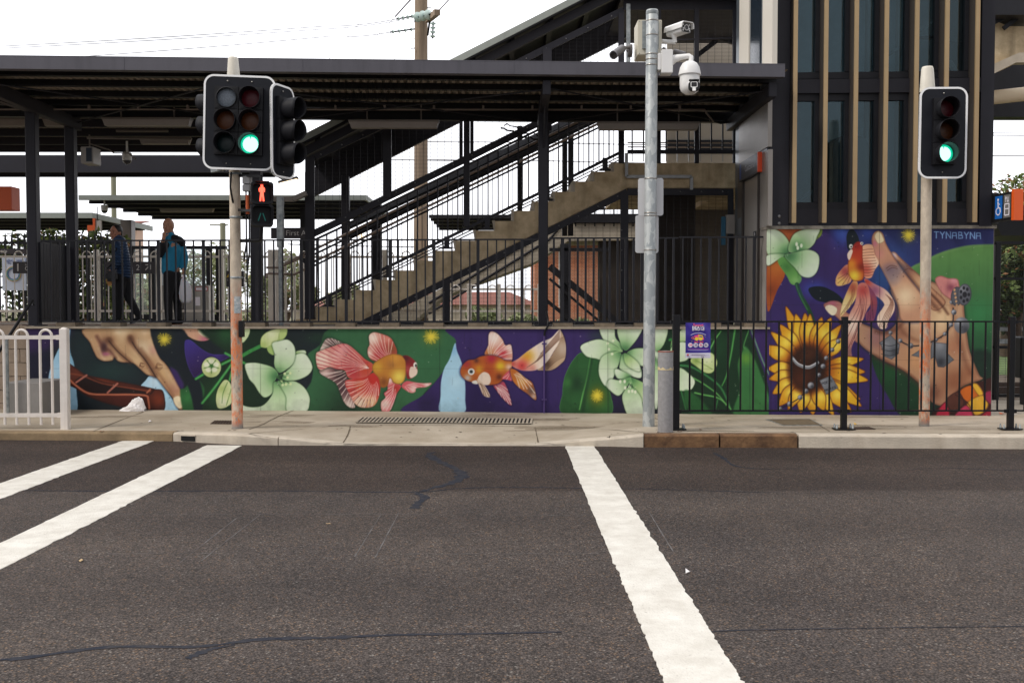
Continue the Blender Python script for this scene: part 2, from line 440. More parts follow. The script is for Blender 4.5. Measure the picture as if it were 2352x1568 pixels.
def age(c, joints, courses):              # hairline panel joints, chips and pin holes in the old render
    c.T = (1, 0, 0); rg = random.Random(5)
    for u in joints: c.line([(u, c.v0), (u + .6, c.v0 + c.h)], .45, (20, 22, 26), .5, .5)
    for v in courses: c.line([(c.u0, v), (c.u0 + c.w, v + 1)], .35, (20, 22, 26), .25, .5)
    for i in range(190):
        u, v = c.u0 + rg.uniform(0, c.w), c.v0 + rg.uniform(0, c.h); c.spray(u, v, rg.uniform(.5, 1.3), (200, 196, 186) if rg.random() < .45 else (24, 22, 24), rg.uniform(.4, .9))
    for i in range(26):
        u, v = c.u0 + rg.uniform(0, c.w), c.v0 + rg.uniform(0, c.h * .6); c.line([(u, v), (u + rg.uniform(-1, 1), v + rg.uniform(8, 40))], .5, (30, 28, 30), .22, .8)
PALE, PALE2, PGRN, PDRK = (212, 230, 198), (186, 214, 166), (128, 176, 112), (62, 112, 74)
def petal(c, pts, cx, cy, r=150, col=PALE2, dk=PDRK):
    xs = [p[0] for p in pts]; ys = [p[1] for p in pts]; fx = max(pts, key=lambda p: math.hypot(p[0] - cx, p[1] - cy))
    c.poly(pts, col, shadow=((22, 45, 34), 5, .5), shade=[(fx[0], fx[1], r * 1.1, PALE, .95), (cx, cy, r * .8, PGRN, .8), (cx, cy, r * .4, dk, .75)], edge=((130, 165, 115), 1.6, .45))
def fan(x0, y0, x1, y1, n): return [(x0 + (x1 - x0) * i / (n - 1), y0 + (y1 - y0) * i / (n - 1)) for i in range(n)]
def arc_pts(pts, n): q = smooth_pts(pts, 8, False); return [tuple(q[int(i * (len(q) - 1) / (n - 1))]) for i in range(n)]

def paint_wall():
    c = Canvas(50, 746, 1775, 966, (27, 42, 50))
    A, B, Cc = (.25, 0, 717.75), (.25, 574.2, 717.75), (.25, 1148.4, 717.75)
    # ---- left end (A)
    c.T = A
    c.poly([(200, 120), (620, 120), (600, 230), (480, 330), (330, 420), (200, 520)], (58, 38, 88), soft=14)
    c.poly([(200, 420), (480, 420), (440, 900), (200, 900)], (28, 32, 60), soft=12)
    c.poly([(645, 150), (575, 265), (490, 440), (445, 610), (430, 920), (690, 920), (702, 720), (682, 480), (645, 360), (640, 230)], (150, 198, 232), shade=[(480, 560, 90, (190, 225, 245), .6), (640, 300, 90, (120, 170, 215), .4)])
    c.spray(1000, 540, 260, (44, 78, 72), .7, 110); c.spray(780, 330, 130, (34, 62, 62), .6, 160)
    c.poly([(1385, 575), (1450, 605), (1540, 730), (1640, 900), (1495, 900), (1500, 725), (1300, 690), (1340, 620)], (160, 205, 235), shade=[(1420, 640, 70, (200, 228, 245), .6)])
    br = [(620, 470), (700, 510), (800, 572), (1000, 612), (1300, 672), (1420, 700), (1500, 725), (1506, 900), (1340, 885), (1150, 872), (950, 825), (800, 765), (700, 700), (620, 640)]
    c.poly(br, (96, 44, 26), grad=(900, 560, 900, 880, (66, 26, 20)), shade=[(950, 640, 120, (130, 62, 34), .7), (1450, 800, 80, (140, 62, 26), .8), (700, 560, 70, (120, 58, 36), .6), (1150, 800, 140, (110, 40, 26), .5)], edge=((40, 16, 16), 4, .6))
    c.poly([(690, 640), (790, 585), (950, 640), (1180, 690), (1340, 735), (1320, 752), (1000, 746), (830, 735)], (44, 20, 20), soft=3)
    c.line([(625, 600), (700, 670), (820, 742), (1000, 752), (1200, 752), (1340, 762), (1362, 800), (1372, 880)], 2.2, (186, 112, 84), .9)
    c.line([(640, 560), (760, 580), (940, 650), (1180, 690), (1380, 722)], 1.6, (140, 76, 50), .8)
    c.line([(700, 640), (795, 575)], 2.2, (176, 112, 96), .95); c.line([(988, 735), (1078, 652)], 2.2, (176, 112, 96), .95)
    c.line([(1350, 735), (1380, 705)], 2, (190, 120, 90), .8); c.line([(1385, 745), (1415, 705)], 2, (60, 24, 18), .8)
    # hand reaching down
    hand = [(785, 140), (830, 280), (868, 370), (900, 420), (960, 445), (1030, 438), (1052, 410), (1085, 444), (1130, 457), (1200, 458), (1235, 470), (1290, 520), (1350, 570), (1420, 588), (1450, 610), (1520, 700), (1585, 780), (1612, 840), (1640, 880), (1675, 887), (1698, 860), (1692, 790), (1650, 690), (1590, 570), (1520, 470), (1470, 420), (1440, 350), (1418, 280), (1405, 140)]
    c.poly(hand, (190, 150, 112), shadow=((10, 18, 26), 6, .6), shade=[(1150, 180, 90, (226, 192, 150), .9), (1320, 330, 90, (228, 196, 158), .9), (1050, 400, 60, (216, 182, 140), .8), (900, 300, 60, (200, 156, 118), .8), (1480, 560, 70, (206, 166, 120), .9), (1250, 440, 60, (214, 176, 132), .8), (1610, 700, 60, (170, 118, 100), .7), (1420, 340, 45, (190, 120, 120), .6), (960, 430, 40, (220, 180, 140), .6)], edge=((96, 62, 50), 3.5, .55))
    c.spray(955, 320, 34, (58, 34, 50), .9, 60); c.spray(975, 380, 42, (168, 92, 124), .8, 18)
    c.spray(1000, 250, 50, (110, 72, 52), .7, 34); c.spray(1200, 240, 46, (112, 74, 54), .7, 50); c.spray(1090, 175, 40, (236, 204, 164), .7, 26); c.spray(1330, 180, 50, (232, 200, 160), .6, 34)
    c.line([(1000, 250), (1060, 330), (1125, 395), (1196, 455)], 4.4, (96, 62, 46), .7, 5); c.line([(1000, 262), (1065, 340), (1130, 402), (1200, 458)], 1, (58, 36, 32), .8, 1.2)
    c.line([(1195, 230), (1240, 310), (1330, 420), (1425, 580)], 4.6, (90, 58, 44), .75, 5); c.line([(1215, 270), (1260, 345), (1345, 450), (1432, 592)], 1, (52, 32, 28), .85, 1.2)
    c.line([(890, 220), (925, 280), (960, 330), (1010, 350), (1058, 412)], 3.6, (96, 58, 52), .7, 4); c.line([(905, 330), (935, 400), (960, 428)], 2, (226, 190, 150), .5, 3)
    c.line([(1380, 260), (1440, 400), (1530, 540), (1620, 690)], 3, (232, 200, 164), .35, 5); c.line([(1300, 330), (1400, 470), (1500, 620), (1590, 760)], 3, (120, 80, 60), .5, 4)
    for dx, dy, s_ in ((1455, 495, 1), (1300, 482, .7)):
        for r in (18, 30, 42): c.line([(dx - r * .7 * s_, dy + 20 * s_), (dx - 8, dy - r * s_ * .8), (dx + r * s_, dy - 10)], .5, (90, 56, 40), .6, .4); c.line([(dx - r * .7 * s_, dy), (dx + 8, dy + r * s_ * .8), (dx + r * s_, dy + 4)], .5, (90, 56, 40), .6, .4)
    c.poly([(1592, 785), (1640, 762), (1682, 800), (1686, 850), (1652, 882), (1612, 850)], (238, 214, 172), edge=((150, 105, 80), 2, .7))
    c.burst(1510, 245, 66, seed=3)
    c.poly([(1650, 140), (1720, 210), (1800, 252), (1880, 258), (1940, 232), (1955, 140)], (206, 156, 128), shade=[(1880, 250, 50, (196, 110, 130), .9)], shadow=((12, 20, 28), 4, .5))
    c.poly([(1825, 160), (1840, 200), (1890, 225), (1935, 212), (1952, 160)], (236, 216, 182))
    c.poly([(1560, 510), (1620, 530), (1660, 600), (1690, 660), (1660, 700)], (66, 44, 104), soft=3)
    # leaves on the right of A
    c.poly([(1820, 120), (2420, 120), (2420, 920), (1700, 920), (1860, 700), (1830, 560), (2000, 420), (2060, 360)], (26, 58, 38), soft=4, shade=[(2080, 200, 100, (46, 100, 58), .8), (2020, 760, 130, (44, 96, 54), .7)])
    c.poly([(1655, 720), (1700, 690), (1800, 600), (1880, 720), (1800, 910), (1690, 910)], (46, 104, 58), soft=2, shade=[(1720, 780, 60, (60, 130, 72), .7)])
    c.poly([(1390, 120), (1660, 140), (1750, 290), (1700, 300), (1700, 400), (1740, 500), (1830, 620), (1862, 760), (1850, 910), (1790, 910), (1755, 760), (1690, 600), (1560, 460), (1450, 380)], (22, 36, 48), soft=2)
    c.burst(1510, 245, 66, seed=3)
    c.poly([(1698, 270), (1722, 250), (1765, 262), (1850, 332), (1950, 382), (2112, 388), (2060, 432), (1920, 490), (1800, 590), (1762, 560), (1722, 470), (1700, 370)], (72, 56, 142), grad=(1720, 280, 1850, 560, (52, 28, 84)), shade=[(1980, 410, 60, (80, 60, 150), .6)], edge=((100, 84, 180), 2, .5))
    for st in ([(1800, 608), (1950, 520), (2140, 425)], [(1858, 830), (1970, 690), (2130, 470)], [(2070, 372), (2200, 440), (2352, 520)], [(2225, 400), (2300, 350), (2420, 300)], [(2110, 620), (2130, 540)]): c.line(st, 3, (62, 142, 76), .95); c.line(st, 1, (110, 185, 110), .7)
    c.disc(1942, 502, 88, (196, 212, 146), 92, shade=[(1925, 570, 50, (150, 165, 96), .5), (1945, 490, 26, (48, 110, 50), .9)], shadow=((14, 30, 24), 4, .5))
    for t in range(5):
        a = -math.pi / 2 + t * 2 * math.pi / 5; c.disc(1942 + 46 * math.cos(a), 490 + 42 * math.sin(a), 26, (232, 238, 196), 22, soft=1.4)
        a += math.pi / 5; c.line([(1942, 490), (1942 + 70 * math.cos(a), 490 + 66 * math.sin(a))], 1, (70, 120, 60), .8)
    c.poly([(2060, 620), (2110, 640), (2135, 720), (2130, 820), (2090, 860), (2040, 880), (2000, 870), (1985, 800), (2000, 710)], (200, 216, 150), shade=[(2050, 820, 40, (236, 240, 200), .8), (2040, 700, 40, (150, 175, 96), .6)], shadow=((14, 30, 24), 4, .5))
    c.line([(2090, 640), (2050, 740), (2040, 830)], 1, (90, 130, 70), .8); c.line([(2125, 700), (2080, 850)], 1, (90, 130, 70), .8)
    c.poly([(2225, 140), (2290, 140), (2285, 210), (2225, 275)], (196, 216, 160))
    # ---- B
    c.T = B
    c.poly([(830, 120), (1960, 120), (1890, 280), (1840, 420), (1740, 590), (1600, 740), (1430, 920), (440, 920), (560, 640), (575, 480), (530, 385), (640, 300)], (60, 110, 74), soft=1.5, shade=[(900, 860, 240, (28, 62, 42), .8), (1650, 420, 200, (62, 116, 78), .7)])
    c.poly([(1896, 120), (3340, 100), (3340, 930), (2420, 925), (1420, 920), (1600, 750), (1740, 590), (1860, 400), (1895, 260)], (66, 46, 108), soft=1, shade=[(2100, 780, 220, (44, 28, 82), .7), (1640, 830, 120, (40, 26, 76), .7)])
    c.spray(300, 330, 150, (20, 50, 34), .5); c.spray(620, 230, 120, (30, 72, 44), .6, 60)
    c.line([(-60, 390), (0, 355), (110, 300)], 4, (66, 146, 78), .95)
    c.poly([(248, 275), (282, 140), (338, 140), (336, 205), (290, 262)], (176, 200, 122), edge=((110, 140, 80), 2, .5))
    c.poly([(95, 292), (110, 220), (175, 170), (272, 150), (272, 195), (242, 278), (172, 320), (112, 318)], (196, 214, 144), shade=[(200, 200, 50, (222, 232, 180), .8), (120, 300, 40, (150, 176, 90), .6)], edge=((120, 150, 80), 2, .5))
    c.poly([(160, 320), (205, 300), (225, 385), (190, 380), (165, 355)], (160, 190, 110))
    ctr = (245, 590)
    petal(c, [(420, 360), (500, 348), (508, 385), (420, 420)], 420, 420, 60, (160, 186, 110))
    petal(c, [(400, 400), (490, 375), (545, 430), (572, 505), (540, 565), (470, 605), (380, 626), (300, 612), (325, 550), (388, 480)], *ctr, 180)
    petal(c, [(205, 285), (270, 262), (345, 250), (400, 300), (416, 380), (392, 470), (320, 530), (262, 548), (225, 480), (226, 380)], *ctr, 180)
    petal(c, [(-45, 485), (0, 462), (80, 466), (200, 500), (256, 560), (240, 600), (215, 660), (208, 735), (140, 778), (90, 740), (40, 660), (-10, 600)], *ctr, 170)
    petal(c, [(222, 640), (290, 660), (338, 760), (345, 905), (-70, 905), (-120, 830), (-40, 860), (40, 870), (130, 845), (208, 745)], *ctr, 200)
    petal(c, [(255, 630), (330, 636), (410, 632), (490, 680), (540, 760), (545, 830), (512, 905), (345, 905), (335, 780), (290, 690)], *ctr, 200)
    for e in ((370, 556), (345, 596), (320, 560), (290, 628), (372, 655), (330, 658), (300, 664)):
        c.line([ctr, ((ctr[0] + e[0]) / 2, (ctr[1] + e[1]) / 2 - 6), e], 1, (70, 110, 70), .9); c.disc(e[0], e[1], 12, (206, 224, 160))
    # goldfish one
    crm, red, pk, dkr = (238, 208, 186), (186, 52, 56), (206, 96, 106), (70, 44, 50)
    c.poly([(640, 362), (690, 252), (740, 236), (800, 254), (856, 288), (780, 330), (700, 345)], (150, 128, 122), shadow=((20, 50, 34), 6, .5), shade=[(770, 290, 50, dkr, .9), (660, 330, 40, (225, 205, 190), .8)], lines=(880, 350, arc_pts([(640, 350), (680, 270), (740, 236), (810, 262)], 8), (232, 214, 200), .9, .8))
    c.poly([(640, 530), (720, 500), (820, 520), (880, 560), (900, 640), (890, 700), (940, 790), (965, 868), (915, 868), (865, 820), (830, 740), (790, 650), (700, 592), (655, 565)], (120, 92, 92), shadow=((20, 50, 34), 6, .5), shade=[(900, 850, 60, (230, 205, 190), .9), (690, 550, 60, (216, 180, 170), .8), (830, 570, 60, (56, 36, 42), .8), (850, 700, 50, (80, 52, 60), .8)], lines=(980, 480, arc_pts([(650, 560), (760, 630), (830, 740), (900, 860), (960, 868)], 12), (236, 212, 200), 1.0, .75))
    c.poly([(608, 380), (640, 355), (700, 332), (760, 310), (845, 285), (910, 300), (985, 360), (1060, 430), (1128, 472), (1125, 530), (1055, 600), (940, 606), (898, 590), (868, 530), (800, 520), (730, 498), (650, 527), (615, 480)], (206, 110, 104), shadow=((20, 50, 34), 6, .5), shade=[(660, 430, 110, (240, 210, 188), .95), (860, 330, 60, (228, 150, 150), .8), (1060, 510, 90, (190, 70, 44), .85), (950, 560, 60, (186, 54, 60), .8), (800, 390, 60, (228, 170, 160), .6)], lines=(1180, 520, arc_pts([(612, 500), (606, 400), (700, 325), (850, 285)], 9), (178, 52, 74), 1.1, .8))
    c.poly([(608, 380), (640, 355), (700, 332), (760, 310), (845, 285), (910, 300), (985, 360), (1060, 430), (1128, 472), (1125, 530), (1055, 600), (940, 606), (898, 590), (868, 530), (800, 520), (730, 498), (650, 527), (615, 480)], crm, al=0.0, lines=None)
    for e in arc_pts([(870, 300), (760, 380), (790, 480), (900, 575)], 9): c.line([(1090, 510), ((1090 + e[0]) / 2, (510 + e[1]) / 2 - 12), e], .5, (250, 220, 210), .7, .35)
    c.poly([(885, 622), (960, 604), (1060, 592), (1130, 552), (1182, 592), (1198, 670), (1190, 750), (1160, 830), (1112, 866), (1020, 868), (960, 830), (930, 780), (890, 700), (876, 655)], (188, 56, 54), shade=[(1010, 830, 90, (240, 214, 178), .95), (1120, 820, 60, (236, 206, 150), .8), (910, 650, 50, (222, 128, 120), .7), (1130, 620, 60, (196, 50, 40), .8), (1010, 660, 50, (210, 110, 60), .6)], lines=(1150, 590, arc_pts([(885, 640), (900, 720), (960, 820), (1030, 868), (1110, 866), (1180, 760)], 13), (246, 214, 200), .8, .8))
    for e in arc_pts([(900, 730), (950, 820), (1020, 868), (1100, 866)], 7): c.line([(e[0] * .7 + 1120 * .3, e[1] * .7 + 640 * .3), e], .9, (96, 30, 40), .7, .5, .5)
    c.poly([(1085, 385), (1084, 330), (1100, 290), (1094, 215), (1130, 183), (1190, 190), (1280, 225), (1322, 280), (1348, 380), (1240, 405), (1170, 445), (1112, 428)], (190, 84, 76), shadow=((20, 50, 34), 6, .5), shade=[(1120, 230, 80, (244, 216, 196), .95), (1095, 370, 45, (240, 206, 190), .8), (1200, 380, 50, (176, 46, 60), .8), (1310, 340, 50, (130, 80, 40), .7), (1260, 240, 40, (226, 150, 130), .7)], lines=(1300, 470, arc_pts([(1090, 400), (1092, 280), (1130, 190), (1230, 210), (1310, 270)], 10), (250, 226, 210), .8, .7))
    c.poly([(1290, 565), (1312, 640), (1388, 670), (1350, 740), (1320, 830), (1280, 905), (1215, 905), (1205, 825), (1245, 782), (1232, 740), (1265, 708), (1264, 640)], (206, 92, 100), shade=[(1240, 840, 60, (240, 206, 190), .9), (1340, 700, 50, (170, 50, 40), .8), (1280, 620, 40, (240, 220, 205), .8)], lines=(1350, 640, arc_pts([(1262, 700), (1230, 800), (1220, 890), (1290, 890)], 7), (248, 214, 206), .8, .75), shadow=((20, 50, 34), 6, .5))
    c.poly([(1392, 672), (1438, 628), (1530, 642), (1600, 648), (1668, 648), (1620, 682), (1530, 692), (1518, 726), (1480, 736), (1428, 710)], (206, 92, 100), shade=[(1500, 700, 40, (240, 206, 190), .8), (1630, 660, 40, (240, 210, 195), .8)], lines=(1400, 660, [(1460, 730), (1500, 720), (1530, 690), (1580, 680), (1640, 665)], (246, 214, 206), .7, .7))
    c.poly([(1128, 480), (1180, 432), (1270, 388), (1340, 380), (1405, 402), (1432, 452), (1432, 560), (1412, 630), (1370, 656), (1320, 642), (1285, 600), (1262, 672), (1205, 684), (1180, 600), (1130, 540)], (188, 124, 48), shade=[(1370, 590, 70, (236, 206, 90), .9), (1170, 500, 50, (206, 160, 56), .8), (1300, 470, 40, (140, 96, 60), .6), (1230, 640, 50, (130, 76, 36), .8), (1340, 420, 60, (212, 148, 60), .8)], edge=((110, 66, 36), 3, .5))
    c.poly([(1402, 400), (1450, 395), (1510, 438), (1532, 480), (1536, 550), (1500, 592), (1450, 610), (1434, 560), (1430, 450)], (140, 40, 46), shade=[(1430, 420, 40, (90, 30, 40), .8), (1450, 520, 35, (190, 90, 90), .7)])
    c.poly([(1478, 498), (1532, 515), (1535, 560), (1505, 590), (1475, 598), (1462, 560)], (232, 200, 178)); c.disc(1518, 482, 17, (232, 226, 210), 26); c.disc(1524, 486, 8, (24, 24, 26), 14)
    # light blue bottle, burst
    c.poly([(1884, 280), (1900, 350), (1946, 470), (1975, 640), (1976, 800), (1966, 915), (1750, 915), (1752, 760), (1756, 640), (1782, 520), (1836, 420)], (160, 206, 234), shade=[(1870, 340, 60, (110, 160, 215), .5), (1890, 640, 60, (180, 222, 244), .6)])
    c.burst(1665, 222, 76, seed=9)
    # goldfish two (B then C coordinates)
    c.poly([(2160, 392), (2190, 300), (2194, 205), (2220, 174), (2272, 195), (2320, 250), (2345, 300), (2398, 300), (2404, 445), (2300, 425)], (216, 150, 130), shadow=((30, 16, 60), 6, .6), shade=[(2240, 230, 70, (246, 222, 206), .95), (2320, 370, 50, (196, 40, 60), .8), (2190, 370, 45, (186, 110, 40), .8), (2390, 330, 40, (240, 214, 200), .7)], lines=(2200, 460, arc_pts([(2200, 200), (2260, 190), (2340, 290), (2400, 310), (2404, 420)], 10), (250, 228, 214), .8, .8))
    c.poly([(2235, 655), (2320, 630), (2360, 690), (2392, 790), (2400, 852), (2330, 795), (2270, 720)], (186, 80, 100), lines=(2240, 640, arc_pts([(2290, 760), (2400, 852), (2380, 720)], 8), (244, 214, 200), 1, .85), shadow=((30, 16, 60), 5, .6))
    c.poly([(1932, 540), (1948, 490), (2000, 440), (2060, 430), (2120, 402), (2200, 392), (2270, 402), (2350, 440), (2410, 452), (2395, 530), (2345, 570), (2325, 610), (2280, 652), (2200, 664), (2120, 652), (2060, 642), (1990, 622), (1945, 585)], (184, 98, 38), shadow=((30, 16, 60), 6, .6), shade=[(2220, 420, 50, (176, 40, 70), .9), (2300, 490, 45, (228, 186, 44), .95), (2290, 590, 30, (90, 40, 30), .7), (1990, 470, 40, (166, 50, 66), .8), (2110, 520, 40, (222, 160, 40), .8), (2380, 500, 34, (240, 200, 180), .8), (2190, 540, 50, (178, 76, 34), .7), (2000, 600, 34, (190, 190, 190), .8), (2080, 440, 24, (80, 46, 50), .7)], edge=((100, 50, 36), 2, .5))
    c.poly([(2095, 600), (2140, 548), (2190, 560), (2212, 610), (2195, 660), (2130, 655)], (236, 206, 182)); c.poly([(2040, 632), (2080, 622), (2092, 655), (2050, 650)], (226, 220, 205))
    c.disc(2033, 542, 30, (226, 226, 220)); c.disc(2033, 542, 17, (90, 96, 98)); c.disc(2031, 543, 8, (20, 20, 22))
    c.poly([(2086, 608), (2140, 650), (2180, 708), (2207, 774), (2150, 762), (2118, 700)], (216, 186, 160), lines=(2090, 610, [(2150, 755), (2170, 765), (2195, 765)], (90, 50, 30), .8, .8))
    # ---- C
    c.T = Cc
    c.poly([(1010, 120), (1700, 120), (1700, 920), (1000, 940), (1000, 400)], (34, 38, 60), soft=6, shade=[(1240, 240, 100, (66, 44, 104), .8), (1060, 800, 120, (50, 34, 82), .8), (1360, 880, 90, (30, 60, 50), .6)])
    c.spray(900, 210, 100, (46, 74, 66), .6, 60)
    c.poly([(18, 602), (92, 530), (124, 622), (60, 615)], (214, 90, 100), lines=(95, 540, [(30, 600), (60, 612), (100, 615)], (248, 220, 210), .7, .7))
    c.poly([(95, 520), (150, 530), (230, 600), (300, 652), (332, 800), (250, 742), (180, 692), (118, 622)], (196, 112, 44), shadow=((30, 16, 60), 5, .6), shade=[(200, 630, 50, (230, 170, 90), .7), (290, 720, 50, (110, 90, 86), .9), (310, 770, 26, (206, 190, 190), .7)], lines=(110, 520, [(180, 690), (220, 700), (250, 700), (245, 640), (290, 660), (320, 740)], (244, 224, 200), .9, .85))
    c.poly([(550, 155), (598, 262), (600, 410), (560, 470), (480, 525), (400, 530), (345, 520), (440, 440), (505, 340), (545, 250)], (190, 160, 130), shadow=((30, 16, 60), 5, .6), lines=None, shade=[(580, 330, 60, (238, 214, 190), .8), (430, 470, 50, (90, 66, 50), .8)])
    for i in range(10): c.line([(430 + i * 6, 520 - i * 26), (520 + i * 4, 440 - i * 22), (597, 400 - i * 20)], .7, (80, 52, 40), .8)
    c.poly([(108, 462), (170, 422), (260, 350), (380, 272), (470, 232), (552, 152), (546, 262), (490, 362), (440, 440), (350, 520), (220, 532), (130, 502)], (240, 214, 194), shade=[(250, 400, 70, (222, 160, 40), .9), (200, 490, 70, (206, 60, 60), .9), (110, 470, 40, (190, 60, 50), .8), (420, 300, 60, (245, 225, 208), .8), (300, 510, 40, (214, 110, 100), .6)])
    for i in range(11): c.line([(245 + i * 10, 505 - i * 6), (330 + i * 12, 445 - i * 10), (395 + i * 14, 350 - i * 9), (548, 168 + i * 9 - (i > 6) * 6)], .6, (130, 100, 84), .8, .4)
    G1, G2, GL = (52, 104, 58), (30, 70, 42), (120, 190, 104)
    c.poly([(745, 368), (680, 425), (630, 505), (590, 605), (574, 740), (580, 930), (1006, 940), (1008, 720), (960, 600), (930, 430), (850, 390)], G1, shade=[(700, 650, 70, G2, .9), (900, 520, 90, (48, 98, 54), .7), (620, 640, 50, (80, 140, 74), .6), (950, 850, 80, (70, 130, 70), .6)], edge=((110, 170, 96), 1.6, .7))
    c.line([(832, 415), (800, 600), (760, 760), (730, 890)], 2.2, GL, .85, 1, .4); c.line([(838, 430), (790, 700), (765, 900)], 4, G2, .6, 3)
    c.spray(895, 770, 70, (120, 110, 20), .8, 90); c.burst(893, 762, 62, seed=4)
    k2 = (1140, 350)
    petal(c, [(918, 130), (1040, 130), (1060, 230), (1112, 292), (1124, 352), (1060, 320), (955, 252)], *k2, 160)
    petal(c, [(1088, 130), (1295, 130), (1270, 222), (1200, 312), (1150, 345), (1108, 280)], *k2, 160)
    petal(c, [(742, 312), (780, 282), (880, 250), (955, 255), (1050, 302), (1112, 370), (1050, 390), (940, 432), (880, 420), (800, 402), (752, 350)], *k2, 200)
    petal(c, [(1165, 375), (1230, 335), (1320, 328), (1440, 340), (1440, 492), (1280, 482), (1210, 432)], *k2, 160)
    petal(c, [(1112, 380), (1106, 430), (1062, 540), (1020, 640), (975, 675), (930, 620), (908, 540), (920, 440), (960, 388), (1040, 362)], *k2, 200)
    petal(c, [(1125, 385), (1170, 395), (1280, 500), (1298, 540), (1290, 598), (1200, 578), (1110, 522), (1100, 480)], *k2, 160)
    petal(c, [(1140, 380), (1175, 385), (1250, 440), (1285, 490), (1280, 540), (1200, 510), (1150, 460)], *k2, 120, (170, 205, 120))
    for e in ((990, 282), (1040, 258), (1000, 336), (1030, 380)):
        c.line([(1120, 355), ((1120 + e[0]) / 2, (355 + e[1]) / 2 - 8), e], 1.2, (150, 190, 130), .9); c.disc(e[0], e[1], 12, (222, 236, 190))
    k3 = (1200, 600)
    petal(c, [(1060, 520), (1110, 530), (1210, 590), (1100, 610), (1060, 570)], *k3, 90, (150, 190, 140))
    petal(c, [(980, 672), (1010, 612), (1100, 622), (1204, 592), (1165, 680), (1112, 748), (1070, 757), (1012, 712)], *k3, 160)
    petal(c, [(1205, 600), (1315, 642), (1440, 700), (1450, 845), (1330, 830), (1270, 780), (1222, 672)], *k3, 170, (170, 200, 130))
    petal(c, [(1128, 750), (1196, 682), (1285, 762), (1312, 870), (1318, 950), (1190, 950), (1138, 850)], *k3, 180)
    for e in ((1105, 632), (1145, 632), (1200, 640), (1150, 690), (1190, 682), (1184, 722), (1215, 720), (1243, 728)):
        c.line([k3, e], 1, (120, 170, 110), .9); c.disc(e[0], e[1], 11, (226, 238, 200), 16)
    c.poly([(1570, 120), (2490, 120), (2490, 950), (1560, 950)], (28, 66, 42), soft=5, shade=[(1750, 650, 120, (24, 56, 38), .6), (2000, 300, 120, (34, 82, 48), .7)])
    petal(c, [(1420, 130), (1540, 130), (1505, 290), (1430, 345)], 1480, 380, 120)
    petal(c, [(1420, 420), (1460, 560), (1450, 845), (1420, 840)], 1440, 400, 160)
    petal(c, [(1600, 210), (1710, 150), (1735, 250), (1660, 275), (1570, 330)], 1560, 330, 120, (150, 184, 100))
    petal(c, [(1570, 330), (1650, 275), (1720, 290), (1730, 420), (1640, 455), (1560, 470)], 1480, 400, 130)
    petal(c, [(1560, 560), (1650, 508), (1725, 552), (1782, 610), (1784, 660), (1742, 712), (1640, 715), (1560, 700)], 1500, 560, 130)
    c.poly([(1745, 440), (1800, 400), (1935, 368), (1992, 440), (1985, 500), (1945, 552), (1880, 548), (1800, 490)], (190, 210, 140), shade=[(1900, 420, 50, (226, 236, 190), .8), (1800, 440, 40, (120, 150, 70), .7)], edge=((120, 150, 80), 2, .5))
    c.line([(1800, 440), (1900, 490), (1950, 520)], 1, (120, 150, 80), .7); c.line([(1560, 250), (1640, 235)], 3, (60, 140, 70), .9)
    c.poly([(2150, 950), (2200, 700), (2182, 480), (2222, 360), (2256, 305), (2340, 420), (2420, 620), (2490, 820), (2490, 950)], (66, 124, 72), shade=[(2260, 420, 60, (116, 160, 60), .7), (2300, 700, 90, (58, 116, 66), .6)], edge=((24, 60, 40), 3, .6))
    for st, w_, cc in (([(1660, 485), (1760, 500), (1900, 580), (2030, 690), (2110, 860), (2125, 900)], 2.6, (70, 140, 84)), ([(1780, 602), (1880, 660), (2000, 750), (2080, 850)], 1.6, GL), ([(1790, 735), (1860, 752), (2000, 782), (2090, 850), (2130, 905)], 1.8, GL), ([(1930, 335), (1975, 250), (2030, 170)], 1.8, GL), ([(2160, 150), (2120, 400), (2080, 580), (2040, 670)], 2, (96, 170, 90)), ([(2290, 150), (2240, 300), (2252, 330)], 1.4, (96, 160, 90)), ([(1665, 720), (1700, 860), (1710, 900)], 1.6, (70, 140, 80)), ([(2000, 800), (1980, 900)], 1.4, (70, 140, 80))): c.line(st, w_, cc, .85, 1, .4)
    c.poly([(1700, 712), (1800, 760), (1900, 860), (1950, 945), (1800, 948), (1700, 850)], (48, 104, 58), soft=3)
    c.poly([(2290, 120), (2490, 120), (2490, 700), (2430, 560), (2352, 330)], (66, 44, 104), soft=1.5)
    c.line([(2305, 150), (2370, 330), (2430, 480), (2490, 600)], 1.6, (120, 180, 130), .7)
    age(c, (598, 1010, 1396, 1722), (846,))
    return c

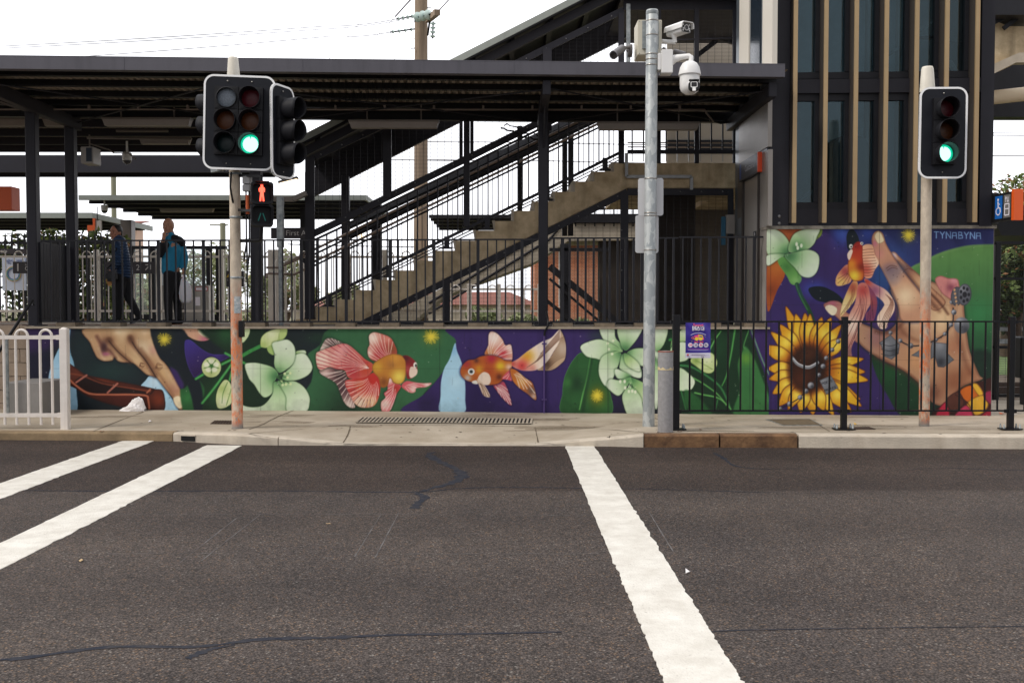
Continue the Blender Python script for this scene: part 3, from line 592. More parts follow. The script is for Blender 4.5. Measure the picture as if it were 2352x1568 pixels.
def paint_tower():
    c = Canvas(1760, 518, 2288, 966, (64, 46, 106)); c.T = (.3369, 1722.6, 505.3)
    c.poly([(600, 20), (1680, 20), (1680, 330), (1150, 330), (900, 620), (820, 560), (700, 200)], (50, 58, 112), soft=14, shade=[(1300, 60, 250, (44, 46, 96), .7), (1000, 250, 120, (52, 84, 140), .6)])
    c.spray(900, 380, 80, (40, 88, 140), .7, 160); c.spray(620, 90, 60, (74, 104, 190), .8, 90); c.spray(800, 90, 50, (60, 86, 170), .7, 60)
    c.poly([(1760, 170), (1680, 166), (1560, 168), (1450, 180), (1300, 222), (1170, 285), (1080, 340), (1000, 480), (1100, 700), (1200, 800), (1400, 1340), (1760, 1400)], (96, 140, 80), soft=2, grad=(1500, 220, 1560, 980, (34, 84, 58)), edge=((140, 170, 110), 8, .35), shade=[(1560, 640, 120, (58, 134, 84), .7)])
    c.poly([(820, 900), (900, 960), (1060, 1030), (1180, 1090), (1250, 1240), (1300, 1345), (1050, 1345), (930, 1180), (860, 1050)], (30, 72, 46), soft=2, shade=[(950, 1040, 80, (40, 98, 56), .7)])
    c.poly([(1500, 900), (1680, 940), (1680, 1345), (1250, 1345), (1250, 1200), (1500, 1100)], (30, 58, 46), soft=6)
    c.poly([(120, 40), (345, 40), (322, 110), (250, 200), (200, 260), (120, 260)], (160, 84, 38), shade=[(200, 90, 60, (190, 110, 60), .6)])
    c.poly([(120, 260), (200, 270), (240, 365), (185, 480), (120, 620)], (168, 88, 34), shade=[(180, 330, 60, (196, 120, 50), .6), (150, 480, 50, (130, 62, 30), .7)])
    k = (255, 225)
    petal(c, [(120, 62), (200, 78), (258, 138), (272, 205), (235, 238), (120, 232)], *k, 120)
    petal(c, [(120, 240), (240, 236), (190, 270), (120, 310)], *k, 110, (206, 222, 180))
    c.poly([(430, 60), (480, 58), (494, 75), (480, 112), (440, 135)], (120, 140, 60))
    petal(c, [(268, 165), (300, 98), (370, 66), (472, 58), (456, 112), (430, 170), (370, 212), (300, 226), (265, 212)], 325, 195, 120, (186, 212, 160))
    c.poly([(188, 282), (240, 252), (300, 310), (352, 392), (330, 438), (282, 436), (250, 380)], (104, 158, 84), shade=[(250, 320, 40, (70, 120, 64), .7), (310, 410, 30, (140, 190, 110), .7)])
    petal(c, [(238, 245), (300, 226), (400, 204), (466, 240), (466, 320), (440, 372), (400, 391), (350, 378), (308, 326)], 270, 240, 150)
    for x_, y_ in ((318, 165), (350, 175), (326, 190)): c.disc(x_, y_, 9, (210, 226, 190), 14)
    c.line([(320, 440), (350, 520), (400, 610), (440, 720)], 5, (34, 84, 50), .95); c.line([(314, 440), (344, 520), (392, 610)], 1.4, (80, 140, 80), .7)
    navy = (18, 34, 46)
    c.spray(440, 470, 90, (66, 84, 170), .8, 60); c.spray(560, 520, 100, (66, 60, 150), .6, 50)
    c.poly([(660, 160), (660, 100), (685, 64), (718, 78), (745, 150), (700, 220), (668, 200)], navy); c.poly([(398, 478), (430, 454), (510, 458), (610, 515), (660, 600), (560, 570), (450, 545)], navy)
    sk, skl, skd = (178, 138, 110), (220, 188, 152), (92, 56, 46)
    c.poly([(960, 458), (1100, 400), (1180, 415), (1262, 428), (1340, 500), (1390, 560), (1450, 560), (1462, 640), (1480, 780), (1500, 900), (1560, 1050), (1582, 1085), (1440, 1140), (1340, 1260), (1240, 1240), (1190, 1150), (1080, 1050), (1000, 1000), (860, 930), (740, 830), (715, 700), (800, 720), (860, 745), (930, 760), (1000, 700), (1010, 600)], sk, shadow=((26, 46, 44), 8, .6), shade=[(1100, 620, 100, skl, .95), (1320, 660, 90, (214, 176, 134), .9), (1150, 950, 110, (196, 142, 100), .8), (1400, 860, 70, (160, 104, 76), .6), (1400, 1100, 100, (130, 78, 52), .7), (940, 860, 70, (180, 120, 92), .7), (1030, 760, 70, (140, 92, 70), .6), (1240, 1180, 70, (100, 58, 44), .7), (1500, 1040, 60, (150, 98, 66), .6)], edge=(skd, 6, .5))
    c.spray(860, 800, 60, (120, 84, 110), .45, 80)
    c.poly([(1262, 402), (1300, 380), (1352, 396), (1412, 402), (1428, 450), (1440, 560), (1380, 545), (1320, 510), (1282, 460)], (196, 126, 122), shade=[(1370, 460, 30, (126, 66, 86), .8), (1390, 410, 26, (206, 140, 150), .7)], edge=(skd, 3, .5))
    c.poly([(960, 225), (988, 220), (1024, 255), (1100, 325), (1170, 388), (1250, 468), (1335, 560), (1260, 620), (1180, 540), (1080, 400), (1000, 290)], (176, 130, 100), shade=[(1080, 330, 50, (120, 84, 80), .7), (1180, 430, 60, (206, 164, 124), .9), (980, 240, 30, (226, 190, 180), .9)], edge=(skd, 4, .6))
    c.line([(1010, 290), (1120, 430), (1220, 540), (1290, 620)], 4, (90, 56, 44), .6, 4); c.line([(1200, 470), (1290, 560), (1350, 640)], 2.4, (70, 42, 34), .8, 3); c.line([(1040, 700), (1000, 740), (930, 772), (860, 760)], 3.4, (92, 56, 44), .7, 5); c.line([(1000, 600), (1012, 690), (1060, 780), (1180, 830), (1300, 800), (1370, 720)], 2.6, (120, 78, 58), .6, 5); c.line([(860, 935), (1000, 1008), (1100, 1070), (1190, 1160)], 4, (108, 66, 48), .6, 6); c.line([(1380, 580), (1400, 700), (1440, 880), (1500, 1040)], 3, (104, 62, 46), .5, 7); c.spray(1120, 590, 70, (238, 206, 166), .6, 100); c.spray(1300, 700, 60, (228, 192, 150), .5, 80); c.spray(1180, 900, 60, (212, 166, 124), .5)
    c.poly([(830, 130), (845, 88), (878, 73), (908, 98), (930, 165), (985, 258), (1060, 368), (1150, 480), (1210, 570), (1200, 680), (1040, 690), (1010, 580), (960, 460), (905, 350), (858, 260), (836, 190)], (190, 140, 112), shadow=((30, 50, 100), 6, .5), shade=[(880, 230, 40, (196, 128, 120), .8), (950, 330, 50, (150, 106, 100), .8), (1060, 520, 80, (230, 196, 156), .95), (850, 160, 24, (190, 110, 130), .8), (1000, 420, 34, (186, 150, 130), .6)], edge=(skd, 4, .5))
    c.poly([(905, 330), (1020, 300), (1060, 340), (960, 440)], (70, 100, 140), soft=10, al=.35)
    c.line([(930, 330), (960, 310), (1000, 318)], .8, skd, .7); c.line([(935, 345), (968, 325), (1004, 332)], .8, skd, .6); c.line([(1050, 345), (1080, 330), (1108, 345)], .8, skd, .6)
    c.poly([(848, 112), (862, 84), (884, 78), (906, 110), (914, 145), (880, 162), (864, 150)], (224, 202, 158), edge=((110, 80, 60), 2, .7))
    c.poly([(505, 590), (530, 558), (580, 550), (625, 568), (660, 630), (700, 650), (722, 720), (745, 835), (690, 800), (610, 680)], (176, 124, 108), shade=[(560, 560, 40, (170, 90, 120), .7), (640, 660, 40, (196, 140, 110), .7)], edge=(skd, 3, .5))
    c.poly([(512, 598), (545, 578), (592, 602), (582, 642), (552, 646)], (236, 218, 180))
    # rising goldfish
    cr2 = (240, 200, 172)
    c.poly([(765, 182), (830, 168), (850, 230), (878, 292), (850, 340), (826, 392), (780, 386), (768, 280)], (226, 164, 130), shade=[(850, 300, 50, (240, 206, 176), .8), (790, 340, 50, (180, 70, 60), .8)])
    for i in range(10): c.line([(770, 205 + i * 19), (805, 200 + i * 20), (862 - abs(i - 5) * 5, 200 + i * 19)], .7, (110, 60, 50), .8)
    c.poly([(668, 305), (692, 410), (642, 442), (592, 446), (585, 402), (612, 350)], (214, 150, 110), shade=[(620, 420, 40, (226, 190, 100), .8), (650, 350, 40, (150, 60, 70), .8)], lines=(690, 330, [(600, 400), (600, 430), (630, 440), (665, 430)], (100, 50, 50), .7, .7))
    c.poly([(780, 400), (850, 436), (930, 480), (982, 555), (982, 620), (942, 690), (930, 735), (890, 740), (868, 700), (872, 650), (905, 600), (915, 570), (880, 530), (820, 490)], (230, 190, 162), shade=[(850, 480, 60, (130, 70, 110), .8), (800, 420, 40, (176, 60, 50), .9), (900, 700, 50, (244, 218, 196), .8)])
    for i in range(5): c.line([(925 + i * 11, 505 + i * 8), (958 + i * 5, 560 + i * 4), (920 + i * 10, 640), (880 + i * 12, 730)], .7, (110, 70, 60), .8)
    c.poly([(790, 438), (850, 500), (868, 575), (845, 680), (800, 700), (790, 640), (822, 590)], (132, 70, 100), shade=[(830, 560, 40, (170, 80, 70), .6)], lines=(800, 440, [(800, 690), (820, 690), (840, 670)], (80, 40, 70), .7, .7))
    c.poly([(700, 420), (735, 432), (726, 520), (690, 580), (655, 620), (615, 655), (640, 540)], (226, 190, 120), shade=[(700, 460, 50, (160, 66, 56), .8), (640, 600, 50, (232, 206, 150), .8)], lines=(720, 420, [(620, 645), (640, 630), (660, 610), (685, 585)], (110, 66, 50), .7, .8))
    c.poly([(740, 440), (800, 442), (822, 560), (795, 620), (745, 740), (720, 800), (690, 880), (700, 960), (664, 950), (650, 860), (660, 740), (680, 640), (718, 560)], (206, 140, 124), shade=[(770, 480, 50, (170, 60, 60), .8), (690, 720, 70, (240, 214, 190), .9), (680, 900, 50, (120, 90, 90), .7)], lines=(780, 430, [(662, 740), (665, 800), (672, 870), (690, 850), (710, 810), (735, 760), (780, 660)], (110, 62, 66), .8, .8))
    c.poly([(668, 300), (688, 222), (700, 180), (730, 148), (765, 165), (768, 260), (778, 350), (772, 402), (740, 416), (700, 410), (674, 372)], (176, 60, 34), shade=[(710, 380, 55, (232, 200, 60), .95), (690, 300, 40, (226, 150, 40), .8), (735, 170, 30, (150, 30, 26), .9), (760, 320, 30, (120, 40, 24), .7)], edge=((80, 30, 26), 3, .5))
    c.poly([(665, 230), (688, 200), (700, 215), (680, 270), (668, 262)], (232, 200, 180)); c.disc(688, 180, 12, (226, 226, 215), 15); c.disc(690, 182, 6, (20, 20, 22)); c.disc(762, 160, 10, (226, 226, 215)); c.disc(763, 160, 5, (20, 20, 22))
    # sunflower
    yl = (240, 190, 40)
    tips = [(245, 588), (312, 640), (375, 634), (410, 640), (490, 662), (553, 665), (622, 715), (660, 800), (205, 712), (143, 762), (78, 856), (122, 1012), (130, 1084), (155, 1182), (196, 1266), (775, 946), (785, 1034), (806, 1092), (752, 1222), (760, 1268), (692, 1306), (572, 1334), (430, 1328), (345, 1312), (260, 1290), (505, 1300)]
    c.disc(398, 1012, 175, (150, 82, 22), 205, soft=8)
    for q, (x_, y_) in enumerate(tips):
        a = math.atan2(y_ - 1010, x_ - 400); bx, by = 400 + 105 * math.cos(a), 1010 + 120 * math.sin(a)
        c.leafp(bx, by, x_, y_, 96 if q % 3 else 80, (230, 170, 34) if q % 2 else (218, 150, 28), shadow=((30, 16, 40), 3, .6), shade=[(bx, by, 90, (150, 70, 16), .9), ((bx + x_) / 2 + 14, (by + y_) / 2 - 10, 44, (252, 214, 80), .9), (x_, y_, 26, (206, 130, 30), .6)], edge=((96, 46, 12), 2.2, .8))
    c.disc(395, 1015, 132, (62, 32, 18), 164, soft=9, shade=[(400, 920, 60, (110, 64, 36), .5), (350, 1080, 70, (100, 50, 26), .7), (460, 980, 50, (44, 24, 18), .8)])
    c.line([(290, 940), (330, 985), (400, 1005), (462, 972)], 3.4, (130, 134, 140), .95); c.line([(296, 944), (335, 980), (400, 996), (462, 966)], 1.2, (206, 208, 212), .8)
    gr, grd = (128, 130, 136), (52, 54, 62)
    def bead(x, y, r): c.disc(x, y, r, gr, shade=[(x - r * .3, y - r * .3, r * .6, (190, 192, 198), .8), (x + r * .5, y + r * .5, r * .7, grd, .8)], edge=(grd, 2, .5))
    ch = [(602, 826), (560, 884), (520, 940), (498, 996), (470, 1055), (415, 1126), (380, 1165), (342, 1208), (270, 1252), (205, 1285)]
    c.line(ch, 1.2, (40, 40, 46), .9)
    for (x_, y_), r in zip(ch, (16, 15, 15, 17, 14, 22, 18, 17, 18, 14)): bead(x_, y_, r)
    c.poly([(474, 1092), (552, 1058), (602, 1142), (520, 1190)], (112, 116, 122), sm=False, shade=[(500, 1100, 40, (150, 152, 158), .6)], edge=((50, 52, 60), 2, .6))
    letters(c, 'POETS', 492, 1106, 15, 14.5, .45, (36, 38, 46), .95, -4.5); letters(c, 'PARKES', 508, 1154, 14, 13.5, .45, (36, 38, 46), .95, -4.5)
    # charm bracelet
    c.line([(1385, 600), (1385, 680), (1370, 715), (1330, 775), (1268, 815), (1180, 850), (1095, 856), (1025, 825)], 1.6, (48, 48, 56), .95)
    for x_, y_, r in ((1390, 628, 18), (1370, 714, 15), (1328, 776, 13), (1268, 816, 13), (1095, 856, 19), (1024, 822, 15), (958, 768, 14), (1375, 560, 14)): bead(x_, y_, r)
    c.disc(1444, 718, 52, (112, 114, 120), 56, shade=[(1424, 690, 30, (166, 168, 174), .8), (1470, 750, 34, (66, 68, 76), .8)])
    c.disc(1410, 520, 40, (92, 94, 102), 66, rot=.1, edge=(grd, 3, .7))
    for i in range(5): c.disc(1394 + i * 4, 476 + i * 26, 7, (196, 150, 110), 9)
    c.disc(1462, 508, 48, (96, 98, 106), 74, rot=.1, shade=[(1446, 470, 30, (150, 152, 158), .7)], edge=(grd, 3, .7))
    for i in range(7):
        a = i * 2 * math.pi / 7; c.disc(1464 + 28 * math.cos(a), 508 + 46 * math.sin(a), 9, (40, 40, 48), 12)
    c.disc(1464, 508, 15, (44, 44, 52), 20)
    c.poly([(958, 782), (1010, 836), (1022, 846), (1012, 910), (966, 950), (918, 930), (892, 850), (880, 838)], (112, 116, 122), sm=False, shade=[(930, 850, 30, (150, 152, 158), .7), (990, 900, 30, (66, 68, 76), .8)], edge=((50, 52, 60), 2, .7))
    for yy in (846, 880, 912): c.line([(896, yy), (955, yy + 12), (1014, yy - 4)], .8, (48, 50, 58), .8)
    c.poly([(1240, 830), (1352, 842), (1340, 900), (1392, 952), (1320, 1004), (1280, 1000), (1262, 930), (1232, 948), (1232, 880)], (104, 108, 114), sm=False, shade=[(1290, 850, 40, (146, 148, 154), .7), (1300, 970, 34, (50, 52, 60), .8)], edge=((46, 48, 56), 2, .7))
    c.poly([(1100, 922), (1165, 880), (1180, 940)], (108, 112, 118), sm=False, edge=((46, 48, 56), 2, .7))
    # cuff
    for pts, col in (([(1250, 1345), (1330, 1240), (1440, 1150), (1580, 1095), (1680, 1090), (1680, 1345)], (70, 34, 32)), ([(1430, 1165), (1510, 1125), (1560, 1200), (1480, 1240)], (200, 104, 30)), ([(1512, 1122), (1550, 1115), (1592, 1180), (1562, 1200)], (226, 170, 50)), ([(1480, 1245), (1590, 1190), (1625, 1260), (1580, 1320), (1520, 1325)], (216, 162, 50)), ([(1280, 1300), (1335, 1240), (1360, 1345), (1270, 1345)], (190, 44, 74)), ([(1420, 1300), (1480, 1262), (1520, 1345), (1400, 1345)], (196, 60, 96)), ([(1570, 1345), (1630, 1290), (1680, 1290), (1680, 1345)], (170, 40, 66)), ([(1590, 1190), (1640, 1160), (1680, 1200), (1680, 1260), (1630, 1250)], (150, 44, 80)), ([(1340, 1220), (1420, 1170), (1460, 1250), (1400, 1300), (1360, 1290)], (96, 56, 44))):
        c.poly(pts, col, soft=1.4, edge=((44, 22, 26), 3, .6))
    c.line([(1400, 1190), (1480, 1240), (1530, 1330)], 1, (60, 30, 26), .8)
    c.burst(1080, 102, 50, seed=12)
    letters(c, 'TYNABYNA', 1256, 80, 44, 41, .85, (132, 172, 226), .95, .6)
    age(c, (1770, 2020), (700, 826))
    return c

def painted_sheet(name, c, P0, P1, z0, z1, step, off, m, parent):
    """vertical sheet from P0 to P1 (xy), bottom z0 (function of t) to z1, coloured by the canvas"""
    P0 = Vector((P0[0], P0[1], 0)); P1 = Vector((P1[0], P1[1], 0)); L = (P1 - P0).length; d = (P1 - P0) / L
    nrm = Vector((d.y, -d.x, 0)) * off
    nx = int(L / step) + 1; nz = int((z1 - min(z0(0), z0(1))) / step) + 1
    t = np.linspace(0, 1, nx)[None, :]; s_ = np.linspace(0, 1, nz)[:, None]
    zb = np.array([z0(q) for q in t[0]])[None, :]
    X = P0.x + d.x * L * t + nrm.x + 0 * s_; Y = P0.y + d.y * L * t + nrm.y + 0 * s_; Z = zb + (z1 - zb) * s_
    px, py, pz = X, Y, Z - CAM_H
    fw = px * _f.x + py * _f.y + pz * _f.z; rr = px * _r.x + py * _r.y + pz * _r.z; uu = px * _u.x + py * _u.y + pz * _u.z
    U = 1176 + F * rr / fw - c.u0; V = 784 - F * uu / fw - c.v0
    U = np.clip(U, 0, c.w - 1.001); V = np.clip(V, 0, c.h - 1.001); i, j = V.astype(int), U.astype(int); fy, fx = (V - i)[..., None], (U - j)[..., None]
    q_ = c.a / 255; q_ = q_ * .86 + q_.mean(-1, keepdims=True) * .14; a = lin(np.clip(q_ - .042 * np.sin(2 * np.pi * q_), .01, .97) * 255)      # punchier contrast, as sprayed
    colr = (a[i, j] * (1 - fx) + a[i, j + 1] * fx) * (1 - fy) + (a[i + 1, j] * (1 - fx) + a[i + 1, j + 1] * fx) * fy
    o = parent; org = Vector((0, 0, 0))
    while o is not None: org = org + ORG.get(o.name, Vector((0, 0, 0))); o = o.parent
    co = np.stack([X - org.x, Y - org.y, Z - org.z], -1).reshape(-1, 3)
    I = np.arange(nx * nz).reshape(nz, nx); q = np.stack([I[:-1, :-1], I[:-1, 1:], I[1:, 1:], I[1:, :-1]], -1).reshape(-1, 4)
    me = bpy.data.meshes.new(name); me.vertices.add(len(co)); me.vertices.foreach_set('co', co.ravel())
    me.loops.add(q.size); me.loops.foreach_set('vertex_index', q.ravel().astype(np.int32))
    me.polygons.add(len(q)); me.polygons.foreach_set('loop_start', (np.arange(len(q)) * 4).astype(np.int32)); me.polygons.foreach_set('loop_total', np.full(len(q), 4, np.int32))
    me.update(calc_edges=True)
    at_ = me.color_attributes.new('paint', 'FLOAT_COLOR', 'POINT')
    at_.data.foreach_set('color', np.concatenate([colr, np.ones(colr.shape[:2] + (1,))], -1).reshape(-1).astype(np.float32))
    me.materials.append(m)
    return place(name, me, parent)
# ================================================================ ground, road, kerb, footpath
def asphalt():
    m = bpy.data.materials.new('asphalt'); m.use_nodes = True; n = m.node_tree; b = n.nodes['Principled BSDF']
    t = n.nodes.new('ShaderNodeTexCoord')
    def noise(sc, det=3, rough=.6):
        x = n.nodes.new('ShaderNodeTexNoise'); x.inputs['Scale'].default_value = sc; x.inputs['Detail'].default_value = det; x.inputs['Roughness'].default_value = rough
        n.links.new(t.outputs['Object'], x.inputs['Vector']); return x
    def ramp(src, p0, p1, c0, c1):
        r_ = n.nodes.new('ShaderNodeValToRGB'); r_.color_ramp.elements[0].position = p0; r_.color_ramp.elements[1].position = p1
        r_.color_ramp.elements[0].color = (*c0, 1); r_.color_ramp.elements[1].color = (*c1, 1); n.links.new(src, r_.inputs['Fac']); return r_
    def mixc(fac, a, c):
        q = n.nodes.new('ShaderNodeMix'); q.data_type = 'RGBA'
        n.links.new(fac, q.inputs['Factor'])
        for k, s_ in (('A', a), ('B', c)):
            if isinstance(s_, tuple): q.inputs[k].default_value = (*s_, 1)
            else: n.links.new(s_, q.inputs[k])
        return q.outputs['Result']
    vo = n.nodes.new('ShaderNodeTexVoronoi'); vo.inputs['Scale'].default_value = 95; n.links.new(t.outputs['Object'], vo.inputs['Vector'])
    sep = n.nodes.new('ShaderNodeSeparateColor'); n.links.new(vo.outputs['Color'], sep.inputs['Color'])
    base = ramp(sep.outputs[0], 0, 1, (.043, .034, .030), (.116, .095, .084))
    warm = ramp(sep.outputs[1], .88, .96, (0, 0, 0), (1, 1, 1))
    c1 = mixc(warm.outputs['Color'], base.outputs['Color'], (.17, .115, .078))
    lt = ramp(sep.outputs[2], .975, .995, (0, 0, 0), (1, 1, 1)); c1 = mixc(lt.outputs['Color'], c1, (.20, .18, .16))
    big = ramp(noise(.55, 4).outputs['Fac'], .35, .7, (.78, .78, .80), (1.16, 1.13, 1.08))
    mid = ramp(noise(4.5, 5).outputs['Fac'], .3, .75, (.88, .88, .88), (1.12, 1.12, 1.12))
    def mul(a, c):
        q = n.nodes.new('ShaderNodeMix'); q.data_type = 'RGBA'; q.blend_type = 'MULTIPLY'; q.inputs['Factor'].default_value = 1
        n.links.new(a, q.inputs['A']); n.links.new(c, q.inputs['B']); return q.outputs['Result']
    c1 = mul(mul(c1, big.outputs['Color']), mid.outputs['Color'])
    gap = ramp(vo.outputs['Distance'], .25, .75, (1.14, 1.14, 1.14), (.36, .36, .36)); c1 = mul(c1, gap.outputs['Color'])
    # the far lane was resurfaced with a darker, browner mix; wheel tracks are polished darker
    sp = n.nodes.new('ShaderNodeSeparateXYZ'); n.links.new(t.outputs['Object'], sp.inputs[0]); lane = n.nodes.new('ShaderNodeMapRange'); lane.inputs['From Min'].default_value = 8.62; lane.inputs['From Max'].default_value = 8.72; n.links.new(sp.outputs['Y'], lane.inputs['Value'])
    c1 = mul(c1, ramp(lane.outputs['Result'], 0, 1, (1.06, 1.06, 1.06), (.78, .72, .70)).outputs['Color'])
    wvt = n.nodes.new('ShaderNodeTexWave'); wvt.bands_direction = 'Y'; wvt.inputs['Scale'].default_value = .185; wvt.inputs['Distortion'].default_value = .6; wvt.inputs['Phase Offset'].default_value = 1.3; n.links.new(t.outputs['Object'], wvt.inputs['Vector'])
    c1 = mul(c1, ramp(wvt.outputs['Fac'], .2, .9, (1.04, 1.04, 1.04), (.88, .87, .87)).outputs['Color'])
    oil = ramp(noise(1.7, 6, .7).outputs['Fac'], .60, .74, (1, 1, 1), (.74, .74, .76)); c1 = mul(c1, oil.outputs['Color'])
    n.links.new(c1, b.inputs['Base Color']); b.inputs['Roughness'].default_value = .8; b.inputs['Specular IOR Level'].default_value = .25
    bb = n.nodes.new('ShaderNodeBump'); bb.inputs['Strength'].default_value = .8; bb.inputs['Distance'].default_value = .006
    n.links.new(vo.outputs['Distance'], bb.inputs['Height']); n.links.new(bb.outputs['Normal'], b.inputs['Normal'])
    return m
ASPH = asphalt()
GRASSM = mat('verge', S(92, 98, 62), .95, noise=(1.5, .5), col2=S(120, 104, 78))
MARK = mat('road_marking_paint', S(226, 222, 212), .6, noise=(5, .16, 12), col2=S(200, 194, 182), bump=(90, .5))
n = MARK.node_tree; bs = n.nodes['Principled BSDF']; lk = bs.inputs['Base Color'].links[0].from_socket; tx = n.nodes.new('ShaderNodeTexNoise'); tx.inputs['Scale'].default_value = 34; tx.inputs['Detail'].default_value = 8; tx.inputs['Roughness'].default_value = .75; tcm = n.nodes.new('ShaderNodeTexCoord'); n.links.new(tcm.outputs['Object'], tx.inputs['Vector']); rw = n.nodes.new('ShaderNodeValToRGB'); rw.color_ramp.elements[0].position = .60; rw.color_ramp.elements[1].position = .70; n.links.new(tx.outputs['Fac'], rw.inputs['Fac']); qm = n.nodes.new('ShaderNodeMix'); qm.data_type = 'RGBA'; n.links.new(rw.outputs['Color'], qm.inputs['Factor']); n.links.new(lk, qm.inputs['A']); qm.inputs['B'].default_value = (*S(140, 130, 120), 1); n.links.new(qm.outputs['Result'], bs.inputs['Base Color'])
TAR = mat('crack_sealant', S(34, 39, 50), .8, spec=.12, noise=(16, .3, 9), col2=S(62, 60, 62))

def sheet(name, pts, m, kind='structure', z=None, label=None):
    b = MB(); b.add(pts, [tuple(range(len(pts)))]); o = b.build(name, m, fix=False); tag(o, kind=kind, label=label); return o
sheet('ground', [(-400, -60, -.05), (400, -60, -.05), (400, 900, -.05), (-400, 900, -.05)], GRASSM)
sheet('road', [(-120, -25, 0), (120, -25, 0), (120, 12.35, 0), (-120, 12.35, 0)], ASPH)

# kerb line at road level, from the picture: u, v(bottom), top height
K = [(-700, 1006, .10), (0, 1010, .10), (398, 1013, .105), (545, 1021, .125), (640, 1022.5, .095), (780, 1023, .02), (1010, 1023.5, .012), (1230, 1024, .02), (1400, 1025, .10), (1480, 1027, .145), (1655, 1027.5, .15), (1835, 1028, .15), (2352, 1031, .15), (3200, 1035, .15)]
KP = [(PZ(u, v), h) for u, v, h in K]
def kerb_piece(i0, i1, m, name='kerb', gap=0.0):
    b = MB(); W_ = .15
    for i in range(i0, i1):
        (p, h), (q, g) = KP[i], KP[i + 1]
        d = (q - p).normalized(); nrm = Vector((-d.y, d.x, 0))
        if gap and i == i1 - 1: q = q - d * gap
        r = .022
        def ring(p_, h_):
            rr = min(r, h_ * .45)
            return [(p_.x, p_.y, -.05), (p_.x, p_.y, max(h_ - rr, .002)), (p_.x + nrm.x * rr * .4, p_.y + nrm.y * rr * .4, h_ - rr * .35), (p_.x + nrm.x * rr, p_.y + nrm.y * rr, h_), (p_.x + nrm.x * W_, p_.y + nrm.y * W_, h_ + .002), (p_.x + nrm.x * W_, p_.y + nrm.y * W_, -.05)]
        a, c = ring(p, h), ring(q, g); n = 6
        b.add(a + c, [(k, (k + 1) % n, n + (k + 1) % n, n + k) for k in range(n)] + [tuple(range(n - 1, -1, -1)), tuple(range(n, 2 * n))])
    o = b.build(name, m); tag(o, kind='structure'); return o
KERBM = mat('kerb_concrete', S(206, 194, 176), .9, noise=(3, .25, 9), bump=(50, .5), streak=(4, .4, S(140, 120, 96)))
KERBD = mat('stained_kerb', S(150, 128, 98), .9, noise=(3, .45, 9), bump=(50, .5))
SANDST = mat('old_sandstone_kerb', S(128, 96, 66), .95, noise=(5, .5, 9), col2=S(74, 52, 38), bump=(26, .9))
kerb_piece(0, 2, KERBD, gap=.01)
kerb_piece(2, 4, KERBM, gap=.012); kerb_piece(4, 9, KERBM, gap=.012)
kerb_piece(9, 10, SANDST, gap=.02); kerb_piece(10, 11, SANDST, gap=.02); kerb_piece(11, 13, KERBM)
# footpath: from the back of the kerb to the wall
def base_z(x):                           # footpath level at the wall
    pts = [(-9, .12), (-6.4, .118), (-1, .11), (2.9, .078), (6.8, .075), (12, .07)]
    for (a, za), (b_, zb) in zip(pts, pts[1:]):
        if x <= b_: return za + (zb - za) * max(0, (x - a)) / (b_ - a)
    return pts[-1][1]
b = MB(); N = 6; rows = []
for (p, h) in KP:
    row = []
    for j in range(N + 1):
        t = j / N; y0 = p.y + .15; y1 = WY(p.x) + .4
        hh = h + .003 if j else h + .001
        zz = base_z(p.x); lip = .13 * (1 if t > .42 else t / .42)
        lev = hh + (zz - hh) * min(1, t / .45) ** 1.0 if h < .1 else hh + (zz - hh) * t
        row.append((p.x, y0 + (y1 - y0) * t, lev))
    rows.append(row)
vs = [v for r_ in rows for v in r_]; fs = [(i * (N + 1) + j, (i + 1) * (N + 1) + j, (i + 1) * (N + 1) + j + 1, i * (N + 1) + j + 1) for i in range(len(rows) - 1) for j in range(N)]
PAVE = mat('footpath_concrete', S(190, 178, 160), .92, noise=(.9, .28, 10), col2=S(150, 136, 116), bump=(90, .35), streak=(1.4, .25, S(130, 116, 96)))
b.add(vs, fs); tag(b.build('footpath', PAVE, fix=False), kind='structure')
def pave_z(x, y):
    for (p, h), (q, g), r0, r1 in zip(KP, KP[1:], rows, rows[1:]):
        if p.x <= x <= q.x:
            t = (x - p.x) / (q.x - p.x); a = [Vector(r0[j]).lerp(Vector(r1[j]), t) for j in range(N + 1)]
            for m_, n_ in zip(a, a[1:]):
                if m_.y <= y <= n_.y: return m_.z + (n_.z - m_.z) * (y - m_.y) / (n_.y - m_.y)
            return a[0].z if y < a[0].y else a[-1].z
    return .11
def pv(u, v):                            # picture point on the footpath
    z = .1
    for _ in range(6): q = PZ(u, v, z); z = pave_z(q.x, q.y)
    return PZ(u, v, z)
JOINT = mat('joint_dark', S(96, 84, 68), .95)  # plain dark brown for the joint lines
def strip(b, pts, wd, lift=.004, fn=pv, jit=0, taper=None):
    w_ = [fn(u, v) for u, v in pts]; L = []; Rr = []
    for i, p in enumerate(w_):
        d = (w_[min(i + 1, len(w_) - 1)] - w_[max(i - 1, 0)]); d.z = 0; d.normalize(); n_ = Vector((-d.y, d.x, 0)); k = wd * (taper[i] if taper else 1) * (1 + random.uniform(-jit, jit))
        L.append(p + n_ * k / 2 + Vector((0, 0, lift))); Rr.append(p - n_ * k / 2 + Vector((0, 0, lift)))
    n_ = len(L); b.add(L + Rr, [(i, i + n_, i + n_ + 1, i + 1) for i in range(n_ - 1)])
def dense(pts, n, closed=False, jit=0):
    q = smooth_pts(pts, n, closed)
    return [(a + random.uniform(-jit, jit), c + random.uniform(-jit, jit) * .4) for a, c in q]
b = MB()
